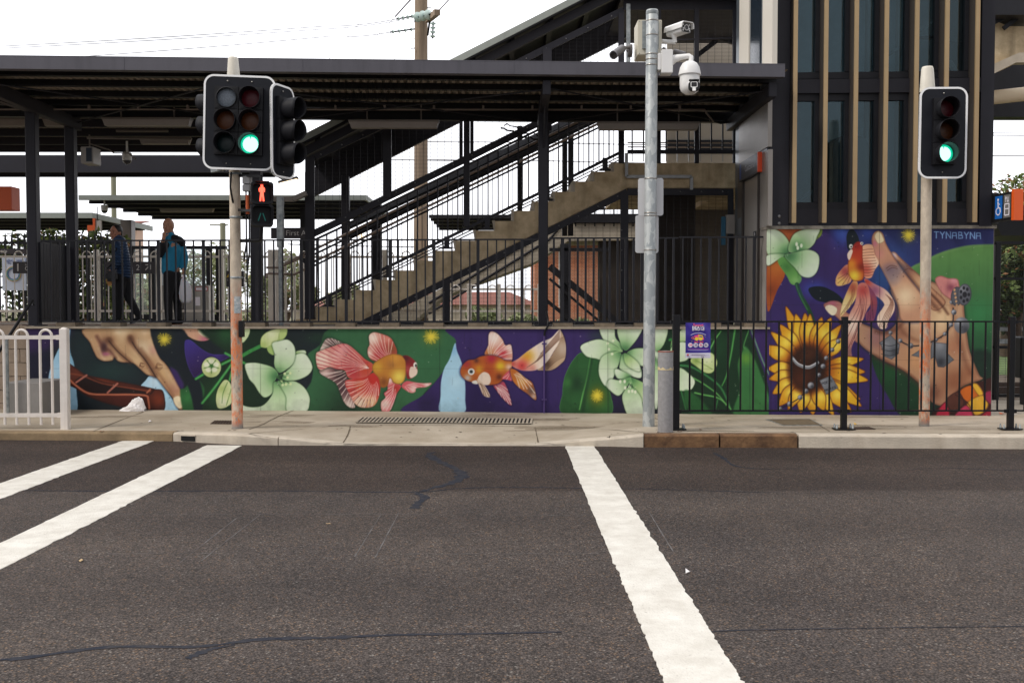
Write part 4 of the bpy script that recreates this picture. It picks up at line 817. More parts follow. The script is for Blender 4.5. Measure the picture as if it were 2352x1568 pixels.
for pts in ([(676, 942), (640, 956), (602, 975), (572, 986)], [(572, 996), (700, 985), (800, 976), (960, 976), (1210, 979), (1300, 979), (1480, 993)], [(805, 979), (798, 1000), (788, 1017)], [(1229, 981), (1236, 1016)],
            [(788, 1019), (1000, 1020), (1236, 1018), (1330, 1012)], [(572, 996), (640, 1008), (786, 1018)], [(330, 946), (285, 962), (215, 990)], [(1500, 958), (1512, 964)], [(1858, 964), (1905, 990)], [(1558, 990), (1760, 992), (2060, 994), (2340, 995)]):
    strip(b, dense(pts, 8, jit=.3), .013, jit=.5)
tag(b.build('footpath_joint', JOINT, fix=False), kind='structure')
# painted lines (real strips of thermoplastic, 4 mm proud) with ragged edges
def marking(left, right, n=150):
    def samp(pts):
        q = np.asarray(pts, float); d = np.r_[0, np.cumsum(np.hypot(*np.diff(q, axis=0).T))]; t = np.linspace(0, d[-1], n)
        return np.c_[np.interp(t, d, q[:, 0]), np.interp(t, d, q[:, 1])]
    L, R_ = samp(left), samp(right); rg = random.Random(5); w0 = [PZ(*p) for p in L]; w1 = [PZ(*p) for p in R_]
    for a in (w0, w1):
        for p in a: p.x += rg.uniform(-.003, .003) + rg.choice((0, 0, 0, 0, 0, .007, -.007)); p.y += rg.uniform(-.003, .003)
    b = MB(); vs = [p + Vector((0, 0, .004)) for p in w0] + [p + Vector((0, 0, .004)) for p in w1] + [Vector((p.x, p.y, -.01)) for p in w0] + [Vector((p.x, p.y, -.01)) for p in w1]
    b.add(vs, [(i, n + i, n + i + 1, i + 1) for i in range(n - 1)] + [(2 * n + i, i, i + 1, 2 * n + i + 1) for i in range(n - 1)] + [(n + i, 3 * n + i, 3 * n + i + 1, n + i + 1) for i in range(n - 1)])
    return b
Zr = lambda pts, du=0: [(du + x * .5, 947.4 + y * .5) for x, y in pts]
for l, r_ in ((Zr([(560, 131), (0, 326), (-1400, 813)]), Zr([(718, 127), (0, 397), (-1400, 923)])),
              (Zr([(950, 150), (0, 601), (-1600, 1360)]), Zr([(1112, 152), (0, 722), (-1400, 1440)])),
              (Zr([(243, 153), (700, 1241), (834, 1560)], 1176), Zr([(378, 153), (1062, 1241), (1263, 1560)], 1176))):
    tag(marking(l, r_).build('crossing_line', MARK, fix=False), kind='structure')
b = MB(); rz_ = lambda u, v: PZ(u, v, 0)
def tar(pts, wd, tp=None, j=.35):
    q = dense(pts, 8, jit=.5); n_ = len(q); t = None
    if tp: t = list(np.interp(np.linspace(0, 1, n_), np.linspace(0, 1, len(tp)), tp))
    strip(b, q, wd * .75, .0022, rz_, j + .15, t)
tar([(1000, 1038), (985, 1044), (1010, 1060), (1045, 1076), (1062, 1092), (1040, 1108), (990, 1122), (950, 1134)], .1, [.5, 1.2, 1, 1.4, 1.6, 1.3, .8, .2])
tar([(958, 1133), (976, 1142), (960, 1155), (952, 1168)], .1, [.5, 1.2, .8, .9])
tar([(50, 1126), (300, 1128), (600, 1127), (940, 1130), (1060, 1121), (1200, 1119), (1340, 1121), (1500, 1123), (1700, 1129), (1930, 1134)], .035, [.8, 1, 1.3, 1.2, 1, 1, .9, .8, .6, .2])
tar([(0, 1515), (60, 1510), (250, 1486), (450, 1485), (600, 1468), (760, 1464), (900, 1458), (1100, 1455), (1290, 1451)], .045, [1, 1.2, 1.4, .8, 1.3, 1.2, .8, .8, .4])
tar([(540, 1480), (480, 1492), (430, 1512)], .05, [.3, 1.2, 1]); tar([(1640, 1040), (1662, 1052), (1690, 1070), (1760, 1077), (1850, 1075)], .05, [1, 1.4, 1, .4, .2])
tar([(1625, 1450), (1750, 1446), (2000, 1442), (2352, 1438)], .015); tar([(2080, 1080), (2160, 1074), (2240, 1077), (2352, 1080)], .03, [.2, .6, 1, 1]); tar([(1000, 1040), (1300, 1034), (1600, 1037)], .012)
b.build('crack_seal', TAR, fix=False)['kind'] = 'structure'
b = MB()
for v_, u0_, u1_ in ((1181, 60, 1000), (1183, 1180, 1420), (1271, 120, 520), (1272, 900, 1390), (1226, 560, 1160), (1222, 1480, 1570)): strip(b, [(u, v_ + .6 * math.sin(u * .05)) for u in range(u0_, u1_, 14)], .005, .0024, rz_, .7)
for pts in ([(412, 1293), (545, 1188)], [(462, 1288), (600, 1180)], [(815, 1278), (873, 1184)], [(862, 1280), (916, 1178)], [(1490, 1175), (1546, 1266)]): strip(b, dense(pts, 12, jit=.5), .0065, .0022, rz_, .7)
b.build('saw_cut', mat('saw_cut_line', S(112, 108, 106), .9, noise=(5, .6), col2=S(60, 56, 56)), fix=False)['kind'] = 'structure'

# ---- drains and covers
def cover(name, quad, m, label, cat, slots=None, rim=GALV):
    q = [pv(*p) for p in quad]; c0 = sum(q, Vector()) / 4
    t = thing(name, c0, label, cat)
    b = MB(); b.prism([p + Vector((0, 0, -.03)) for p in q], (0, 0, .035)); b.build('cover_plate', m, t)
    b = MB()
    for i in range(4): b.bar(q[i] + Vector((0, 0, .003)), q[(i + 1) % 4] + Vector((0, 0, .003)), .012, .01)
    b.build('rim', rim, t); return t, q
HOLE = mat('drain_shade', S(14, 14, 14), .9)  # near-black fill, the shade inside the drains put into the colour
RUST = mat('rusty_iron', S(84, 66, 54), .8, noise=(20, .5)); PLATE = mat('worn_steel_plate', S(118, 106, 88), .6, noise=(10, .4))
cover('access_cover', [(1888, 977), (1800, 977.5), (1760, 963.5), (1860, 962.5)], PLATE, 'flat worn steel cover set in the footpath below the sunflower', 'cover')
cover('access_cover', [(2010, 986), (1958, 986.5), (1946, 981.5), (1996, 981)], RUST, 'small rusty iron lid in the footpath beside the middle black fence post', 'cover', rim=RUST)
t, q = cover('small_drain_grate', [(530, 974), (484, 973.5), (494, 966.5), (536, 967)], HOLE, 'small square iron drain grate beside the orange stained signal pole', 'drain grate', rim=RUST)
b = MB()
for i in range(1, 7): b.bar(q[1].lerp(q[0], i / 7) + Vector((0, 0, .008)), q[2].lerp(q[3], i / 7) + Vector((0, 0, .008)), .012, .008)
for i in range(1, 4): b.bar(q[1].lerp(q[2], i / 4) + Vector((0, 0, .009)), q[0].lerp(q[3], i / 4) + Vector((0, 0, .009)), .012, .008)
b.build('grate_bars', RUST, t)
# long slotted trench grate
q = [pv(818, 971.5), pv(1219, 974.5), pv(1222, 963), pv(832, 960)]; c0 = sum(q, Vector()) / 4
for p_ in q: p_.z += .010
t = thing('trench_grate', c0, 'long slotted drain running through the footpath in front of the goldfish', 'drain grate')
b = MB(); b.prism([p + Vector((0, 0, -.04)) for p in q], (0, 0, .043)); b.build('channel', HOLE, t)
b = MB(); n_ = 44
for i in range(n_ + 1):
    f_ = i / n_; b.bar(q[0].lerp(q[1], f_) + Vector((0, 0, .006)), q[3].lerp(q[2], f_) + Vector((0, 0, .006)), .026, .005)
b.bar(q[0] + Vector((0, 0, .0052)), q[1] + Vector((0, 0, .0052)), .02, .004); b.bar(q[3] + Vector((0, 0, .0052)), q[2] + Vector((0, 0, .0052)), .02, .004)
b.build('grate_bars', mat('trench_grate_concrete', S(186, 174, 156), .9, noise=(4, .2)), t)
# kerb inlet mouth
a = PZ(416, 1014.5); e = PZ(447, 1016); t = thing('kerb_inlet', a, 'dark rectangular drain mouth in the kerb left of the crossing ramp', 'drain')
b = MB(); d = (e - a).normalized(); n_ = Vector((-d.y, d.x, 0)); b.prism([a - n_ * .002 + Vector((0, 0, .015)), e - n_ * .002 + Vector((0, 0, .015)), e - n_ * .002 + Vector((0, 0, .075)), a - n_ * .002 + Vector((0, 0, .075))], n_ * .1); b.build('mouth', HOLE, t)
b = MB(); b.bar(a + Vector((-.01, 0, .08)), e + Vector((.01, 0, .08)), .012, .012); b.build('lintel', KERBM, t)
# old gum and oil spots trodden into the concrete
b = MB(); rg = random.Random(21)
for i in range(95):
    p = pv(rg.uniform(170, 2330), rg.choice((rg.uniform(948, 990), rg.uniform(958, 1006)))); r_ = rg.uniform(.008, .024); b.add([(p.x + r_ * math.cos(k * .785) * rg.uniform(.8, 1.1), p.y + r_ * math.sin(k * .785) * rg.uniform(.8, 1.1), p.z + .003) for k in range(8)], [tuple(range(8))])
tag(b.build('gum_spots', mat('old_gum', S(92, 82, 70), .9), fix=False), kind='structure')
b = MB()
for i in range(26):
    u, v = rg.uniform(200, 2300), rg.uniform(952, 990); p = pv(u, v); L = rg.uniform(.15, .6); b.add([(p.x + L * math.cos(k * .524) * rg.uniform(.7, 1.1), p.y + L * .22 * math.sin(k * .524) * rg.uniform(.7, 1.1), pave_z(p.x + L * math.cos(k * .524), p.y + L * .22 * math.sin(k * .524)) + .0022) for k in range(12)], [tuple(range(12))])
st_ = mat('damp_stain', S(150, 136, 116), .9, noise=(8, .2)); n = st_.node_tree; n.nodes['Principled BSDF'].inputs['Alpha'].default_value = .4; tag(b.build('pavement_stains', st_, fix=False), kind='structure')
# litter and leaves
def leaf(u, v, s_, m, label, fn=pv, group=None):
    p = fn(u, v); b = MB(); a = random.uniform(0, 3); pts = []
    for k, (x_, y_) in enumerate([(0, 0), (.3, .22), (.7, .25), (1, .05), (.75, -.2), (.35, -.24)]):
        pts.append((p.x + s_ * (x_ * math.cos(a) - y_ * math.sin(a)), p.y + s_ * (x_ * math.sin(a) + y_ * math.cos(a)), p.z + .006 + .012 * s_ * 8 * (k % 2)))
    b.add(pts, [(0, 1, 5), (1, 2, 5), (2, 4, 5), (2, 3, 4)]); b.add([Vector(q_) - Vector((0, 0, .0015)) for q_ in pts], [(5, 1, 0), (5, 2, 1), (5, 4, 2), (4, 3, 2)])
    tag(b.build('fallen_leaf', m, fix=False), label, 'leaf', group or 'dead leaves lying on road and footpath')
LEAFB = mat('dead_leaf', S(120, 72, 44), .8); LEAFY = mat('pale_leaf', S(186, 160, 120), .8)
for u, v, s_, m, l, fn in ((228, 992, .07, LEAFB, 'brown curled leaf on the kerb below the white fence post', pv), (775, 986, .03, LEAFB, 'tiny dark leaf on the footpath right of the orange stained pole', pv), (1555, 992, .07, LEAFB, 'brown leaf at the foot of the black post beside the bollard', pv),
                       (184, 1291, .055, LEAFY, 'pale tan leaf on the road left of the wide white line', rz_), (760, 1204, .04, LEAFY, 'small yellowish leaf alone in the middle of the road', rz_), (1610, 988, .06, LEAFB, 'brown leaf on the kerb stone right of the poster fence post', pv), (320, 946, .06, LEAFB, 'small leaf lying beside the white plastic bag', pv)):
    leaf(u, v, s_, m, l, fn)
PAPER = mat('white_litter', S(236, 232, 230), .7)
for u, v, s_, m, l, fn in ((1575, 1318, .035, PAPER, 'tiny white scrap of paper on the asphalt right of the long line', rz_), (340, 970, .05, PAPER, 'small flat white scrap on the footpath below the canoe', pv), (2298, 952, .09, mat('orange_litter', S(226, 106, 40), .6), 'bright orange scrap at the right end of the painted tower wall', pv), (2325, 954, .08, PAPER, 'white paper scrap near the right black fence post', pv), (1963, 983 - 7, .05, mat('yellow_litter', S(226, 180, 60), .6), 'small yellow scrap on the footpath between the black posts', pv)):
    p = fn(u, v); b = MB(); pts = [(p.x, p.y, p.z + .008), (p.x + s_, p.y + s_ * .2, p.z + .02), (p.x + s_ * .8, p.y + s_ * .7, p.z + .012), (p.x + s_ * .1, p.y + s_ * .8, p.z + .03)]
    b.add(pts, [(0, 1, 2), (0, 2, 3)]); b.add([Vector(q_) - Vector((0, 0, .003)) for q_ in pts], [(2, 1, 0), (3, 2, 0)]); tag(b.build('litter', m, fix=False), l, 'litter')
# crumpled white bag against the wall
p = pv(308, 943); b = MB(); rg = random.Random(3); n1, n2 = 26, 16
vs = []; prof = [(-.36, .02), (-.30, .03), (-.16, .12), (-.1, .19), (0, .235), (.1, .22), (.18, .15), (.2, .05)]
for i in range(n1):
    t = i / (n1 - 1); x_ = -.19 + .36 * t; hgt = np.interp(x_, [-.19, -.15, -.08, 0, .07, .13, .17], [.012, .04, .07, .15, .195, .17, .04])
    for j in range(n2):
        a = math.pi * j / (n2 - 1); fold = 1 + .1 * math.sin(7 * a + 9 * t) + rg.uniform(-.05, .05)
        vs.append((p.x + x_ + .01 * math.sin(9 * a), p.y - .03 - .09 * math.cos(a) * fold * (.4 + .6 * math.sin(math.pi * t)), p.z + max(0.003, hgt * math.sin(a) * fold)))
b.add(vs, [(i * n2 + j, (i + 1) * n2 + j, (i + 1) * n2 + j + 1, i * n2 + j + 1) for i in range(n1 - 1) for j in range(n2 - 1)], False)
tag(b.build('litter_bag', mat('white_plastic', S(240, 236, 234), .5, bump=(30, .5))), 'crumpled white plastic bag lying on the footpath below the painted hand', 'bag')

# ================================================================ the painted retaining wall
x0w, x1w = PW(62, 900).x, PW(1766, 900).x
top = 1.30
t = thing('mural_wall', (x0w, WY(x0w), .1), 'long low retaining wall painted with a hand, lilies and two goldfish', 'mural wall')
def on(x, off): n_ = Vector((WB, -1, 0)).normalized(); return (x - n_.x * -off, WY(x) + n_.y * off)
b = MB(); b.prism([(x0w, WY(x0w) + .004, -.1), (x1w, WY(x1w) + .004, -.1), (x1w, WY(x1w) + .3, -.1), (x0w, WY(x0w) + .3, -.1)], (0, 0, top + .1)); b.build('wall', CONC, t)
MURM = vcol_mat('mural_paint', .6)
painted_sheet('mural', paint_wall(), (x0w, WY(x0w)), (x1w, WY(x1w)), lambda q: .02, top, .0080, .003, MURM, t)
CAPM = mat('wall_capping', S(170, 158, 142), .9, noise=(6, .3), bump=(40, .4))
b = MB(); b.prism([(x0w - .01, WY(x0w) - .03, top), (x1w + .0, WY(x1w) - .03, top), (x1w, WY(x1w) + .32, top), (x0w - .01, WY(x0w) + .32, top)], (0, 0, .028)); b.build('capping', CAPM, t)
# conduit painted over, down the wall
p = PW(1250, 756); t = thing('conduit', (p.x, p.y, .1), 'slim purple painted conduit pipe running down the wall between goldfish tail and leaf', 'pipe')
q = WY(p.x) - .025; MP = mat('purple_painted_pipe', S(74, 54, 112), .5)
b = MB(); b.tube([(p.x, q, .08), (p.x, q, 1.22)], .013); b.build('lower_pipe', MP, t)
b = MB(); b.tube([(p.x, q, 1.2), (p.x + .01, q, 1.27), (p.x + .05, q - .03, 1.34), (p.x + .05, q, 1.45), (p.x + .045, q + .35, 1.55)], .015); b.build('flexible_pipe', BLK, t)
for z_ in (.28, 1.08): b = MB(); b.box((p.x - .035, q - .016, z_), (p.x + .035, q + .02, z_ + .02)); b.build('saddle', MP, t)
# far left: block wall, steel post, ramp rail, concrete plinth
BLOCK = mat('masonry_blocks', S(160, 142, 124), .9, noise=(4, .25), bump=(30, .3))
x_a, x_b = PW(-260, 900).x, x0w; t = thing('block_wall', (x_a, WY(x_a), .1), 'low wall of tan masonry blocks at the far left behind the white fence', 'wall')
b = MB(); hgt = .2; r_ = 0; z_ = .0
while z_ < 1.34:
    x_ = x_a - (.2 if r_ % 2 else 0)
    while x_ < x_b - .01:
        e_ = min(x_ + .39, x_b - .01); b.box((x_ + .004, WY(x_) + .02, z_ + .004), (e_ - .004, WY(x_) + .2, min(z_ + .196, 1.34))); x_ += .4
    z_ += .2; r_ += 1
b.build('block_courses', BLOCK, t)
b = MB(); b.box((x_a, WY(x_a) + .03, 0), (x_b, WY(x_a) + .19, 1.335)); b.build('mortar', mat('mortar', S(186, 176, 160), .9), t)
# block plinth in front of the wall
a = P(11, 947, 13.7); x1_ = P(97, 947, 13.7).x; zt = P(50, 878, 13.7).z; xl = a.x
t = thing('concrete_plinth', (xl, 13.7, .1), 'squat grey rendered concrete block standing behind the white fence', 'plinth')
b = MB(); b.cbox((xl, 13.7, .05), (x1_, 14.5, zt), .012); b.build('block', mat('grey_render', S(140, 137, 134), .85, noise=(5, .15), bump=(60, .3)), t)
p = P(15, 950, 13.6); b = MB(); b.tube([(p.x, 13.62, .1), (p.x, 13.62, P(15, 772, 13.6).z)], .03, 14); b.lathe([(.031, 0), (.031, .01), (0, .02)], 14, (p.x, 13.62, P(15, 772, 13.6).z))
tag(b.build('steel_post', GALV), 'slim galvanised round post behind the white fence at far left', 'post')
b = MB(); b.tube([P(-30, 850, 13.9), P(18, 776, 13.95), P(75, 688, 14.1), P(77, 700, 14.14)], .022, 10)
tag(b.build('ramp_handrail', BLK), 'thin dark handrail sloping down to the left behind the white fence', 'handrail')

# ================================================================ white pedestrian fence (left)
Yf = 12.3; zp = .12
xp = P(151, 985, Yf).x; t = thing('white_fence', (xp, Yf, zp), 'white steel loop top pedestrian fence along the kerb at left', 'fence')
px = lambda n_: n_ / F * Yf
b = MB(); hp = P(151, 755, Yf).z; w_ = px(8.6); b.cbox((xp - w_, Yf - w_, zp - .02), (xp + w_, Yf + w_, hp), .006); b.lathe([(w_ * 1.02, 0), (w_ * .95, .008), (w_ * .5, .018), (0, .02)], 4, (xp, Yf, hp)); b.build('post', WHITE, t)
b = MB(); b.cbox((xp - 3.6, Yf - w_, zp - .02), (xp - 3.6 + 2 * w_, Yf + w_, hp), .006); b.build('post', WHITE, t)
ztp, zbt = P(80, 774.5, Yf).z, P(80, 953, Yf).z
for z_, n_ in ((ztp, 'top_rail'), (zbt, 'bottom_rail')):
    b = MB(); b.box((xp - 3.5, Yf - .017, z_ - px(4.3)), (xp - w_, Yf + .017, z_ + px(4.3))); b.build(n_, WHITE, t)
    b = MB(); b.box((xp - w_ - .05, Yf - .022, z_ - px(5.4)), (xp - w_ + .002, Yf + .022, z_ + px(5.4))); b.build('bracket', WHITE, t)
pk_ = [P(u, 800, Yf).x for u in (119, 92, 64, 36, 8.8, -19, -47, -75, -103, -131, -159, -187)]
zl, zh = P(80, 975, Yf).z, P(80, 757.5, Yf).z
for k in range(0, 12, 2):
    a, c = pk_[k], pk_[k + 1]; r_ = (a - c) / 2; b = MB()
    b.tube([(c, Yf, zl), (c, Yf, zh - r_)] + [(c + r_ - r_ * math.cos(q_), Yf, zh - r_ + r_ * math.sin(q_)) for q_ in np.linspace(.2, math.pi - .2, 9)] + [(a, Yf, zh - r_), (a, Yf, zl)], px(3.1), 10)
    b.build('hoop_picket', WHITE, t)

# ================================================================ black fence (right) with poster
Yb = 11.85; zb0 = .15
posts = [P(u, 988, Yb).x for u in (1551.5, 1937.5, 2320, 2703)]
t = thing('black_fence', (posts[0], Yb, zb0), 'black tubular steel pedestrian fence along the kerb at right', 'fence')
px = lambda n_: n_ / F * Yb
zt_, zr1, zr0 = P(1551, 723, Yb).z, P(1551, 738.5, Yb).z, P(1551, 943, Yb).z
for i, x_ in enumerate(posts):
    w_ = px(8 if i == 0 else 6.4); b = MB(); b.cbox((x_ - w_, Yb - w_, zb0 - .02), (x_ + w_, Yb + w_, zt_ - (0 if i == 0 else px(4))), .005); o = b.build('post', BLK, t)
    b = MB(); b.box((x_ - .12, Yb - .07, zb0 + .0), (x_ + .12, Yb + .07, zb0 + .014)); b.build('base_plate', BLK, o)
    b = MB()
    for dx in (-.095, .095):
        for dy in (-.045, .045): b.lathe([(.014, 0), (.014, .022), (.009, .024), (.009, .05), (0, .052)], 6, (x_ + dx, Yb + dy, zb0 + .014))
    b.build('anchor_bolts', GALV, o)
    for z_ in (zr1, zr0):
        for s_ in (-1, 1): b = MB(); b.box((x_ + s_ * px(13), Yb - .02, z_ - px(5)), (x_ + s_ * (w_ - .001), Yb + .02, z_ + px(3))); b.build('bracket', BLK, o)
for i in range(3):
    a, c = posts[i] + px(8), posts[i + 1] - px(8)
    for z_, nme in ((zr1, 'top_rail'), (zr0, 'bottom_rail')):
        b = MB(); b.box((a, Yb - .012, z_ - px(1.9)), (c, Yb + .012, z_ + px(1.9))); b.build(nme, BLK, t)
    for k in range(12):
        x_ = posts[i] + px(32) + k * px(29.3)
        if x_ > c: break
        b = MB(); b.tube([(x_, Yb, zr0), (x_, Yb, zr1)], px(2.3), 8); b.build('baluster', BLK, t)
# poster
def poster():
    c = Canvas(0, 0, 230, 342, (58, 46, 140))
    c.poly([(30, 0), (180, 0), (150, 60), (60, 70)], (90, 84, 180), soft=10, al=.4); c.poly([(150, 30), (230, 60), (230, 150)], (110, 104, 190), soft=14, al=.35)
    c.poly([(0, 292), (230, 290), (230, 342), (0, 342)], (214, 210, 226), sm=False)
    a = smooth_pts([(48, 118), (80, 103), (116, 98), (150, 102), (186, 117)], 6, False)
    for k in range(0, len(a) - 1, 1): c.line([a[k], a[k] + (a[k + 1] - a[k]) * .7], 2.2, (226, 224, 240), .95, .5, sm=False)
    c.poly([(78, 124), (100, 120), (118, 112), (120, 150), (165, 140), (168, 165), (120, 168), (88, 160)], (228, 74, 126), sm=False)
    c.poly([(117, 112), (158, 120), (160, 150), (152, 150), (150, 130), (126, 126), (126, 152), (118, 154)], (226, 190, 50), sm=False)
    c.disc(101, 156, 17, (236, 206, 60)); c.disc(138, 155, 17, (236, 206, 60)); c.disc(66, 146, 12, (226, 110, 80)); c.disc(66, 146, 6, (58, 46, 140)); c.line([(76, 156), (88, 164)], 3, (226, 170, 60))
    for x_ in (88, 108, 134, 154): c.disc(x_, 186, 10, (228, 80, 100), 6, rot=.4)
    for x_, y_ in ((176, 128), (182, 134), (54, 180), (60, 176)): c.disc(x_, y_, 2.4, (226, 190, 60))
    for x_ in (45, 93, 141, 188): c.disc(x_, 216, 21, (236, 232, 240), 22)
    for y_, x0_, x1_, cc in ((252, 16, 214, (216, 70, 140)), (262, 22, 208, (220, 218, 238)), (269, 40, 190, (200, 190, 226)), (310, 58, 176, (60, 50, 80)), (316, 46, 188, (90, 80, 110)), (310, 190, 216, (120, 150, 190))):
        x_ = x0_
        rg2 = random.Random(int(y_))
        while x_ < x1_: w2 = rg2.uniform(5, 16); c.line([(x_, y_), (min(x_ + w2, x1_), y_)], 1.3, cc, .85, .5, sm=False); x_ += w2 + 3
    c.disc(22, 310, 11, (200, 50, 60), 7); c.line([(12, 322), (32, 322)], 1.6, (60, 60, 120), .9, sm=False)
    return c
pa, pb = P(1575, 741, Yb - .03), P(1632, 822, Yb - .03)
t = thing('event_poster', (pa.x, Yb - .03, pb.z), 'purple event poster with pink title cable tied to the black fence', 'poster')
pc = poster(); nx, nz = 116, 172; vs = []; cols = []
for j in range(nz):
    for i in range(nx):
        s_, q_ = i / (nx - 1), j / (nz - 1)
        wv = .004 * math.sin(5 * s_ + 3 * q_) + .003 * math.sin(11 * s_ - 4 * q_) * q_ + .002 * math.sin(17 * q_ + 4 * s_)
        vs.append((pa.x + (pb.x - pa.x) * s_, Yb - .024 + wv, pb.z + (pa.z - pb.z) * q_)); cols.append(pc.a[int((1 - q_) * 341), int(s_ * 229)])
b = MB(); b.add(vs, [(j * nx + i, j * nx + i + 1, (j + 1) * nx + i + 1, (j + 1) * nx + i) for j in range(nz - 1) for i in range(nx - 1)], True)
o = b.build('sheet', vcol_mat('poster_print', .3, grime=.03), t, fix=False); at_ = o.data.color_attributes.new('paint', 'FLOAT_COLOR', 'POINT')
at_.data.foreach_set('color', np.c_[lin(np.array(cols)), np.ones(len(cols))].astype(np.float32).ravel())
b = MB(); b.box((pa.x + .002, Yb - .0125, pb.z + .003), (pb.x - .002, Yb - .0115, pa.z - .003)); b.build('backing_board', mat('corflute', S(226, 224, 230), .6), t)
pw = pb.x - pa.x; ph = pa.z - pb.z; PKM = mat('poster_pink', S(232, 90, 140), .5); WHM = mat('poster_white', S(240, 236, 246), .5); NVM = mat('poster_navy', S(50, 40, 110), .5)
pt = lambda s_, q_: face_cam((pa.x + pw * s_, Yb - .034, pa.z - ph * q_))
for tx, s_, q_, z_, m in (('Sweet', .5, .07, .05, PKM), ('BEATS', .5, .142, .052, WHM), ('@ CANLEY VALE', .5, .205, .019, WHM), ('24', .2, .632, .036, PKM), ('25', .405, .632, .036, NVM), ('31', .613, .632, .036, PKM), ('01', .818, .632, .036, NVM)):
    words(tx, z_, pt(s_, q_), m, t, bold=z_ * .025)
b = MB()
for s_ in (.11, .66): b.tube([(pa.x + pw * s_ - .012, Yb - .036, pb.z + .02), (pa.x + pw * s_ + .022, Yb - .036, pb.z + .012)], .003, 6)
b.build('cable_tie', BLK, t)

# ================================================================ bollard
p = P(1528, 995, 11.62); zt_ = P(1528, 803, 11.62).z; r_ = 17.4 / F * 11.62
t = thing('bollard', (p.x, p.y, .14), 'thick grey steel bollard with torn yellow tape beside the poster fence', 'bollard')
BOLM = mat('zinc_sprayed_steel', S(150, 148, 148), .7, noise=(26, .22, 6), bump=(160, .5))
b = MB(); b.lathe([(r_, 0), (r_, zt_ - .17), (r_ - .004, zt_ - .155), (0, zt_ - .15)], 40, (p.x, p.y, .14)); b.build('tube', BOLM, t)
z_ = P(1528, 845, 11.62).z; b = MB(); n_ = 26; vs = []; rg = random.Random(8)
for i in range(n_):
    a = math.pi + math.pi * 1.1 * i / (n_ - 1) - .15; lo = -.02; hi = .018 - .03 * abs(math.sin(3 * a)) * (1 if .2 < i / n_ < .8 else .1) + rg.uniform(-.004, .004)
    for q_ in (lo, max(hi, lo + .004)): vs.append((p.x + (r_ + .003) * math.cos(a), p.y + (r_ + .003) * math.sin(a), z_ + q_))
b.add(vs, [(2 * i, 2 * i + 2, 2 * i + 3, 2 * i + 1) for i in range(n_ - 1)]); b.build('torn_tape', mat('torn_tape_cream', S(226, 206, 160), .6, noise=(40, .3)), t)
b = MB(); b.lathe([(r_ + .0015, 0), (r_ + .0015, .012)], 40, (p.x, p.y, zt_ - .025)); b.build('rust_ring', mat('rust_paint', S(170, 92, 66), .8, noise=(30, .4)), t)
b = MB(); b.lathe([(r_ + .012, 0), (r_ + .003, .012)], 24, (p.x, p.y, .14)); b.build('footing', RUST, t)
# ================================================================ traffic signals and the camera pole
ORM = bpy.data.materials.new('pole_cream_worn_orange'); ORM.use_nodes = True
def _polemat(m, z_hi):
    n = m.node_tree; b = n.nodes['Principled BSDF']; t = n.nodes.new('ShaderNodeTexCoord')
    def nz(sc, st, det=6):
        mp_ = n.nodes.new('ShaderNodeMapping'); mp_.inputs['Scale'].default_value = st; x = n.nodes.new('ShaderNodeTexNoise'); x.inputs['Scale'].default_value = sc; x.inputs['Detail'].default_value = det; x.inputs['Roughness'].default_value = .7
        n.links.new(t.outputs['Object'], mp_.inputs['Vector']); n.links.new(mp_.outputs['Vector'], x.inputs['Vector']); return x.outputs['Fac']
    def mixc(fac, a, c):
        q = n.nodes.new('ShaderNodeMix'); q.data_type = 'RGBA'; n.links.new(fac, q.inputs['Factor'])
        for k, s_ in (('A', a), ('B', c)):
            if isinstance(s_, tuple): q.inputs[k].default_value = (*s_, 1)
            else: n.links.new(s_, q.inputs[k])
        return q.outputs['Result']
    def rmp(src, a, c):
        r_ = n.nodes.new('ShaderNodeMapRange'); r_.inputs['From Min'].default_value = a; r_.inputs['From Max'].default_value = c; n.links.new(src, r_.inputs['Value']); return r_.outputs['Result']
    def math_(op, a, c):
        q = n.nodes.new('ShaderNodeMath'); q.operation = op; q.use_clamp = True
        for k, s_ in enumerate((a, c)):
            if isinstance(s_, (int, float)): q.inputs[k].default_value = s_
            else: n.links.new(s_, q.inputs[k])
        return q.outputs[0]
    sep = n.nodes.new('ShaderNodeSeparateXYZ'); n.links.new(t.outputs['Object'], sep.inputs[0])
    c = mixc(rmp(nz(7, (1, 1, .5)), .4, .7), S(204, 190, 170), S(160, 146, 130))
    low = rmp(sep.outputs['Z'], z_hi + .5, z_hi - .25)                       # the old orange paint shows on the lower pole
    o_ = math_('MULTIPLY', low, rmp(nz(5, (1, 1, .5)), .40, .56)); c = mixc(o_, c, S(212, 128, 82))
    o_ = math_('MULTIPLY', o_, rmp(nz(16, (1, 1, .6)), .5, .6)); c = mixc(o_, c, S(206, 96, 44))
    g = math_('MULTIPLY', low, rmp(nz(24, (1, 1, .45)), .54, .60)); c = mixc(g, c, S(152, 142, 132))
    c = mixc(rmp(sep.outputs['Z'], .12, .03), c, S(140, 134, 128))
    g = rmp(nz(60, (1, 1, .6)), .66, .72); c = mixc(g, c, S(84, 74, 66))
    n.links.new(c, b.inputs['Base Color']); b.inputs['Roughness'].default_value = .75
_polemat(ORM, 1.35)
ORM2 = ORM
CAPW = mat('pole_cap_cream', S(226, 220, 206), .55, noise=(6, .12), streak=(10, .4, S(170, 160, 140)))
SIGB = mat('signal_board', S(26, 28, 36), .5, spec=.25, noise=(4, .2)); SIGH = mat('signal_housing', S(24, 24, 28), .5, spec=.25, noise=(6, .2)); BORD = mat('signal_border_white', S(252, 252, 252), .5)
VIS = mat('visor_black', S(26, 26, 31), .6, spec=.25)
def lensm(n_, c, r_=.4): return mat(n_, c, r_, noise=(60, .35, 2), spec=.3)
